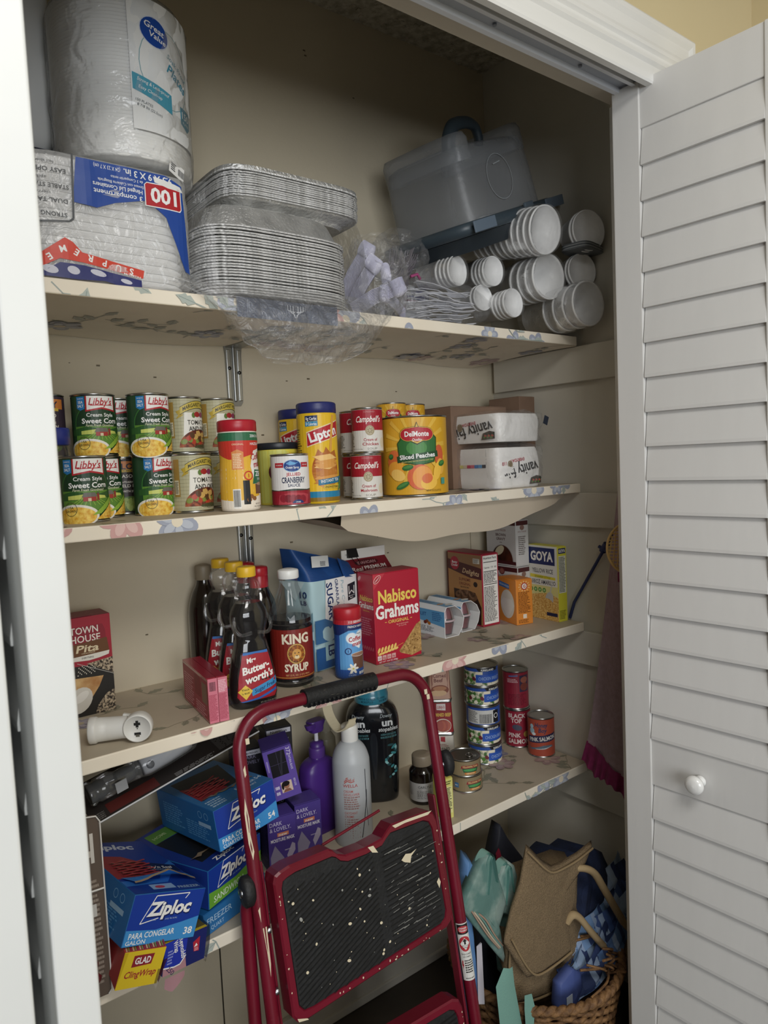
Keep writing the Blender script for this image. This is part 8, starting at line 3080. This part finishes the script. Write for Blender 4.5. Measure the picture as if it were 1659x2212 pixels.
m.sheet(lambda u, v: (-0.245 + 0.055 * u, -0.40 + 0.03 * v, 0.405 - 0.03 * v - 0.045 * u * (1 - v) + 0.01 * sin(u * 9)), 10, 8, 'burlap')
m.build('rear_panel', t)

# teal printed tote, folded in stiff loops
t = thing('teal_tote_bag', 'teal folded tote bag with pale printed flowers, left of the burlap bag', 'tote bag', (0, 0, 0))
L1 = [(-0.487, 0.532), (-0.504, 0.524), (-0.535, 0.49), (-0.564, 0.454), (-0.563, 0.442), (-0.538, 0.40), (-0.512, 0.364), (-0.485, 0.323), (-0.452, 0.276), (-0.447, 0.286), (-0.455, 0.33), (-0.461, 0.362), (-0.437, 0.403), (-0.448, 0.44), (-0.460, 0.475), (-0.475, 0.524)]
cloth_body('left_fold', 'teal_print', L1, [(x + 0.01, z - 0.004) for x, z in L1], -0.404, -0.372, 5, t, 0.003, 0.006)
L2 = [(-0.414, 0.484), (-0.436, 0.480), (-0.467, 0.432), (-0.458, 0.394), (-0.428, 0.368), (-0.430, 0.30), (-0.440, 0.23), (-0.425, 0.22), (-0.405, 0.30), (-0.411, 0.367), (-0.389, 0.435), (-0.401, 0.472)]
cloth_body('right_fold', 'teal_print', L2, [(x + 0.01, z - 0.004) for x, z in L2], -0.396, -0.362, 6, t, 0.003, 0.006)
m = MB()
for bx, bz, y0, h in ((-0.482, 0.528, -0.408, 0.075), (-0.422, 0.480, -0.400, 0.08)):
    for k in range(5):
        w_ = 0.006 + 0.0042 * k
        pth = [(bx - w_ - 0.01, bz - h), (bx - w_, bz - 0.024), (bx - w_ * 0.7, bz - 0.006), (bx, bz + 0.001 + 0.001 * k), (bx + w_ * 0.7, bz - 0.006), (bx + w_, bz - 0.024), (bx + w_ + 0.006, bz - h * 0.8)]
        pp = smooth_prof([(x, y0 - 0.0065 + 0.004 * k, z) for x, z in pth], 4)
        m.rings([[(x, y, z), (x, y + 0.02, z + 0.001)] for x, y, z in pp], ('5d8f86', '7fa99e', '4f7f78')[k % 3] + ':r80', True, False, False, closed=False)
m.build('folded_edges', t)
m = MB()
for k in range(4):
    pth = smooth_prof([(-0.545 + 0.006 * k, -0.409 - 0.001 * k, 0.435 - 0.004 * k), (-0.525 + 0.006 * k, -0.411, 0.40), (-0.50 + 0.005 * k, -0.411, 0.36), (-0.47 + 0.004 * k, -0.409, 0.32)], 4)
    m.tube(pth, 0.0022, ('a88f7c', 'c3b7a0', '6f958c')[k % 3] + ':r80', 5)
m.build('inner_layers', t)
m = MB()
S_ = [[(-0.497, 0.31), (-0.470, 0.30)], [(-0.525, 0.285), (-0.470, 0.262)], [(-0.521, 0.20), (-0.456, 0.17)], [(-0.515, 0.10), (-0.45, 0.06)]]
m.rings([[(a[0], -0.447 - 0.004 * i, a[1]), ((a[0] + b[0]) / 2, -0.452 - 0.004 * i, (a[1] + b[1]) / 2), (b[0], -0.447 - 0.004 * i, b[1])] for i, (a, b) in enumerate(S_)], '749f93:r85:b300', True, False, False, closed=False)
m.build('strap', t)
m = MB()
S_ = [[(-0.452, 0.235), (-0.430, 0.228)], [(-0.457, 0.21), (-0.424, 0.196)], [(-0.458, 0.17), (-0.434, 0.155)], [(-0.462, 0.09), (-0.438, 0.07)]]
m.rings([[(a[0], -0.462 - 0.003 * i, a[1]), (b[0], -0.462 - 0.003 * i, b[1])] for i, (a, b) in enumerate(S_)], '749f93:r85:b300', True, False, False, closed=False)
m.build('strap', t)
t = thing('blue_tote_bag', 'narrow edge of a sky blue tote bag squeezed beside the stool right rail', 'tote bag', (0, 0, 0))
B1 = [(-0.508, 0.517), (-0.492, 0.503), (-0.512, 0.467), (-0.501, 0.345), (-0.493, 0.237), (-0.498, 0.16), (-0.52, 0.16), (-0.522, 0.248), (-0.525, 0.366), (-0.520, 0.456)]
cloth_body('bag_body', '5f87b8:r60:b60', [(x - 0.012, z) for x, z in B1], [(x + 0.01, z) for x, z in B1], -0.378, -0.33, 4, t, 0.004, 0.004)
m = MB()
m.rings([[(-0.512, -0.384, 0.33), (-0.496, -0.384, 0.33), (-0.496, -0.380, 0.33)], [(-0.513, -0.384, 0.2), (-0.494, -0.384, 0.19), (-0.494, -0.38, 0.19)]], 'c9c4cc:r70', False)
m.build('paper_insert', t)
t = thing('dark_bag', 'pointed dark navy bag behind the teal tote, under the lowest shelf', 'bag', (0, 0, 0))
D1 = [(-0.340, 0.505), (-0.315, 0.46), (-0.27, 0.40), (-0.235, 0.34), (-0.23, 0.2), (-0.25, 0.10), (-0.40, 0.10), (-0.43, 0.2), (-0.41, 0.36), (-0.37, 0.42)]
cloth_body('bag_body', '1a1c26:r70:b50', D1, [(x + 0.03, z - 0.02) for x, z in D1], -0.30, -0.24, 11, t, 0.008, 0.012)
m = MB()
m.rings([[(-0.372, -0.315, 0.45), (-0.362, -0.315, 0.46), (-0.345, -0.312, 0.415), (-0.372, -0.315, 0.40)], [(-0.37, -0.31, 0.45), (-0.36, -0.31, 0.46), (-0.343, -0.307, 0.415), (-0.37, -0.31, 0.40)]], '8a2238:r60', False)
m.build('crimson_corner', t)
t = thing('navy_cloth_bag', 'large dark navy cloth bundle at the back right of the basket', 'cloth bag', (0, 0, 0))
N1 = [(-0.21, 0.395), (-0.17, 0.405), (-0.125, 0.375), (-0.09, 0.385), (-0.055, 0.36), (-0.035, 0.32), (-0.03, 0.18), (-0.06, 0.10), (-0.2, 0.10), (-0.26, 0.2), (-0.25, 0.33)]
cloth_body('bag_body', 'navy_cloth', N1, [(x, z - 0.02) for x, z in N1], -0.375, -0.26, 14, t, 0.014, 0.03)
t = thing('plaid_cloth', 'blue and white plaid folded cloth bags spilling over the front right of the basket', 'folded cloth', (0, 0, 0))
rnd = random.Random(21)
for k in range(7):
    m = MB()
    def fold(u, v, k=k):
        x = -0.335 + 0.27 * u + 0.012 * k
        z = 0.155 + 0.105 * u ** 1.2 + 0.016 * k - 0.05 * v * (1 - 0.3 * u) + 0.006 * sin(u * 11 + k)
        y = -0.452 + 0.012 * k + 0.012 * sin(u * 7 + k * 2) - 0.022 * v + 0.008 * noise.noise(Vector((u * 4, v * 3, k)))
        return (x, y - 0.03 * (1 - v) * 0 , z)
    m.sheet(fold, 34, 8, ('52709c:r80', '2a3a64:r80', '8ea6c4:r80', '3a5286:r80', '6f8fb8:r80', '27345a:r80', '9fb3cc:r80')[k])
    A = Art()
    for i in range(9):
        A.r(0.02 + i * 0.11, 0.02, 0.07 + i * 0.11, 0.98, ('8fa3c0:r80', '2c3c68:r80')[(i + k) % 2])
    A.onto(m, lambda u, v, l, f=fold: tuple(Vector(f(u, v)) + Vector((0, -0.0009 - l, 0.0004))), 0.05, 0.2)
    m.build('fold', t)
t = thing('blue_print_bag', 'periwinkle blue bag with a white square print low in the basket front', 'bag', (0, 0, 0))
P1 = [(-0.335, 0.20), (-0.29, 0.215), (-0.262, 0.19), (-0.258, 0.15), (-0.285, 0.12), (-0.335, 0.115), (-0.342, 0.15)]
cloth_body('bag_body', '4a5a94:r60', P1, [(x, z) for x, z in P1], -0.462, -0.44, 2, t, 0.003, 0.006)
m = MB()
m.box((-0.316, -0.4705, 0.158), (0.02, 0.0008, 0.022), 'c3cfe0:r60')
m.build('printed_square', t)

# ============================================================ things along the right wall
t = thing('hanging_cloth', 'dusty mauve cloth with a magenta ruffled hem, half hidden by the right door', 'cloth', (0, 0, 0))
PL = lambda z: Vector((-0.10, -0.372 - 0.155 * ((z - 0.66) / 0.60), z))
m = MB()


def drape(u, v):
    z = 0.66 + 0.66 * v - 0.06 * u * (1 - v)
    a = Vector((-0.10, -0.372 - 0.105 * v ** 0.9, z))
    b = Vector((-0.135, -0.535, z))
    p = a.lerp(b, u)
    return (p.x + 0.006 * sin(u * 9 + 2 * v) * (1 - 0.5 * v), p.y, p.z)


m.sheet(drape, 20, 24, 'mauve_cloth')
m.sheet(lambda u, v: tuple(Vector(drape(u, v)) + Vector((0.004, 0.002, 0))), 20, 24, 'mauve_cloth')
m.build('cloth_panel', t)
m = MB()


def ruffle(u, v):
    p = Vector(drape(u, 0))
    k = sin(u * 46) * 0.006 * v + 0.004 * sin(u * 19)
    return (p.x - 0.005 * v - 0.002 + k, p.y + k * 0.5 + 0.014 * (1 - u) * v, p.z + 0.004 - (0.052 + 0.012 * sin(u * 8)) * v)


m.sheet(ruffle, 70, 8, 'magenta_cloth')
m.build('ruffled_hem', t)
m = MB()
m.box((-0.128, -0.506, 1.088), (0.012, 0.03, 0.024), 'magenta_cloth', 0.003)
m.build('magenta_tab', t)
m = MB()
m.tube([(-0.004, -0.51, 1.345), (-0.10, -0.51, 1.335), (-0.135, -0.51, 1.315), (-0.14, -0.51, 1.33)], 0.003, '9a9c9e:m:r35', 8)
m.build('wall_hook', t)
t = thing('fly_swatter', 'tan perforated plastic swatter head peeking out beside the right door edge', 'fly swatter', (-0.141, -0.532, 1.158), rot=(radians(-4), radians(4), radians(-50)))
m = MB()
ow, oh = 0.05, 0.057
m.tube([(ow * cos(2 * pi * j / 40), 0, oh * sin(2 * pi * j / 40)) for j in range(41)], 0.0028, 'c9a86a:r45', 8, False)
for i in range(-5, 6):
    x = i * 0.009
    hh = oh * sqrt(max(0, 1 - (x / ow) ** 2))
    m.tube([(x, 0, -hh), (x * 0.9, 0, hh)], 0.0014, 'c9a86a:r45', 5)
for i in range(-7, 8):
    z = i * 0.0075
    ww = ow * sqrt(max(0, 1 - (z / oh) ** 2))
    m.tube([(-ww, 0, z), (ww, 0, z + 0.003)], 0.0014, 'c9a86a:r45', 5)
m.build('perforated_head', t)
m = MB()
m.tube([(0.0, 0.0, oh), (0.004, 0, 0.12), (0.004, 0, 0.30)], 0.0035, 'c9a86a:r45', 8)
m.build('handle', t)
t = thing('blue_rod', 'thin navy blue rod leaning on the right wall behind the yellow rice box', 'rod', (-0.014, -0.262, S3 + 0.004))
m = MB()
m.tube([(0, 0, 0), (-0.006, -0.02, 0.045), (-0.012, -0.147, 0.235), (-0.012, -0.162, 0.258)], 0.0042, '25305a:r40', 8)
m.build('shaft', t)
m = MB()
m.tube([(-0.011, -0.113, 0.186), (-0.012, -0.127, 0.206)], 0.0085, '25305a:r40', 10)
m.tube([(-0.013, -0.105, 0.198), (-0.014, -0.128, 0.188)], 0.0045, '25305a:r40', 8)
m.build('knot_grip', t)
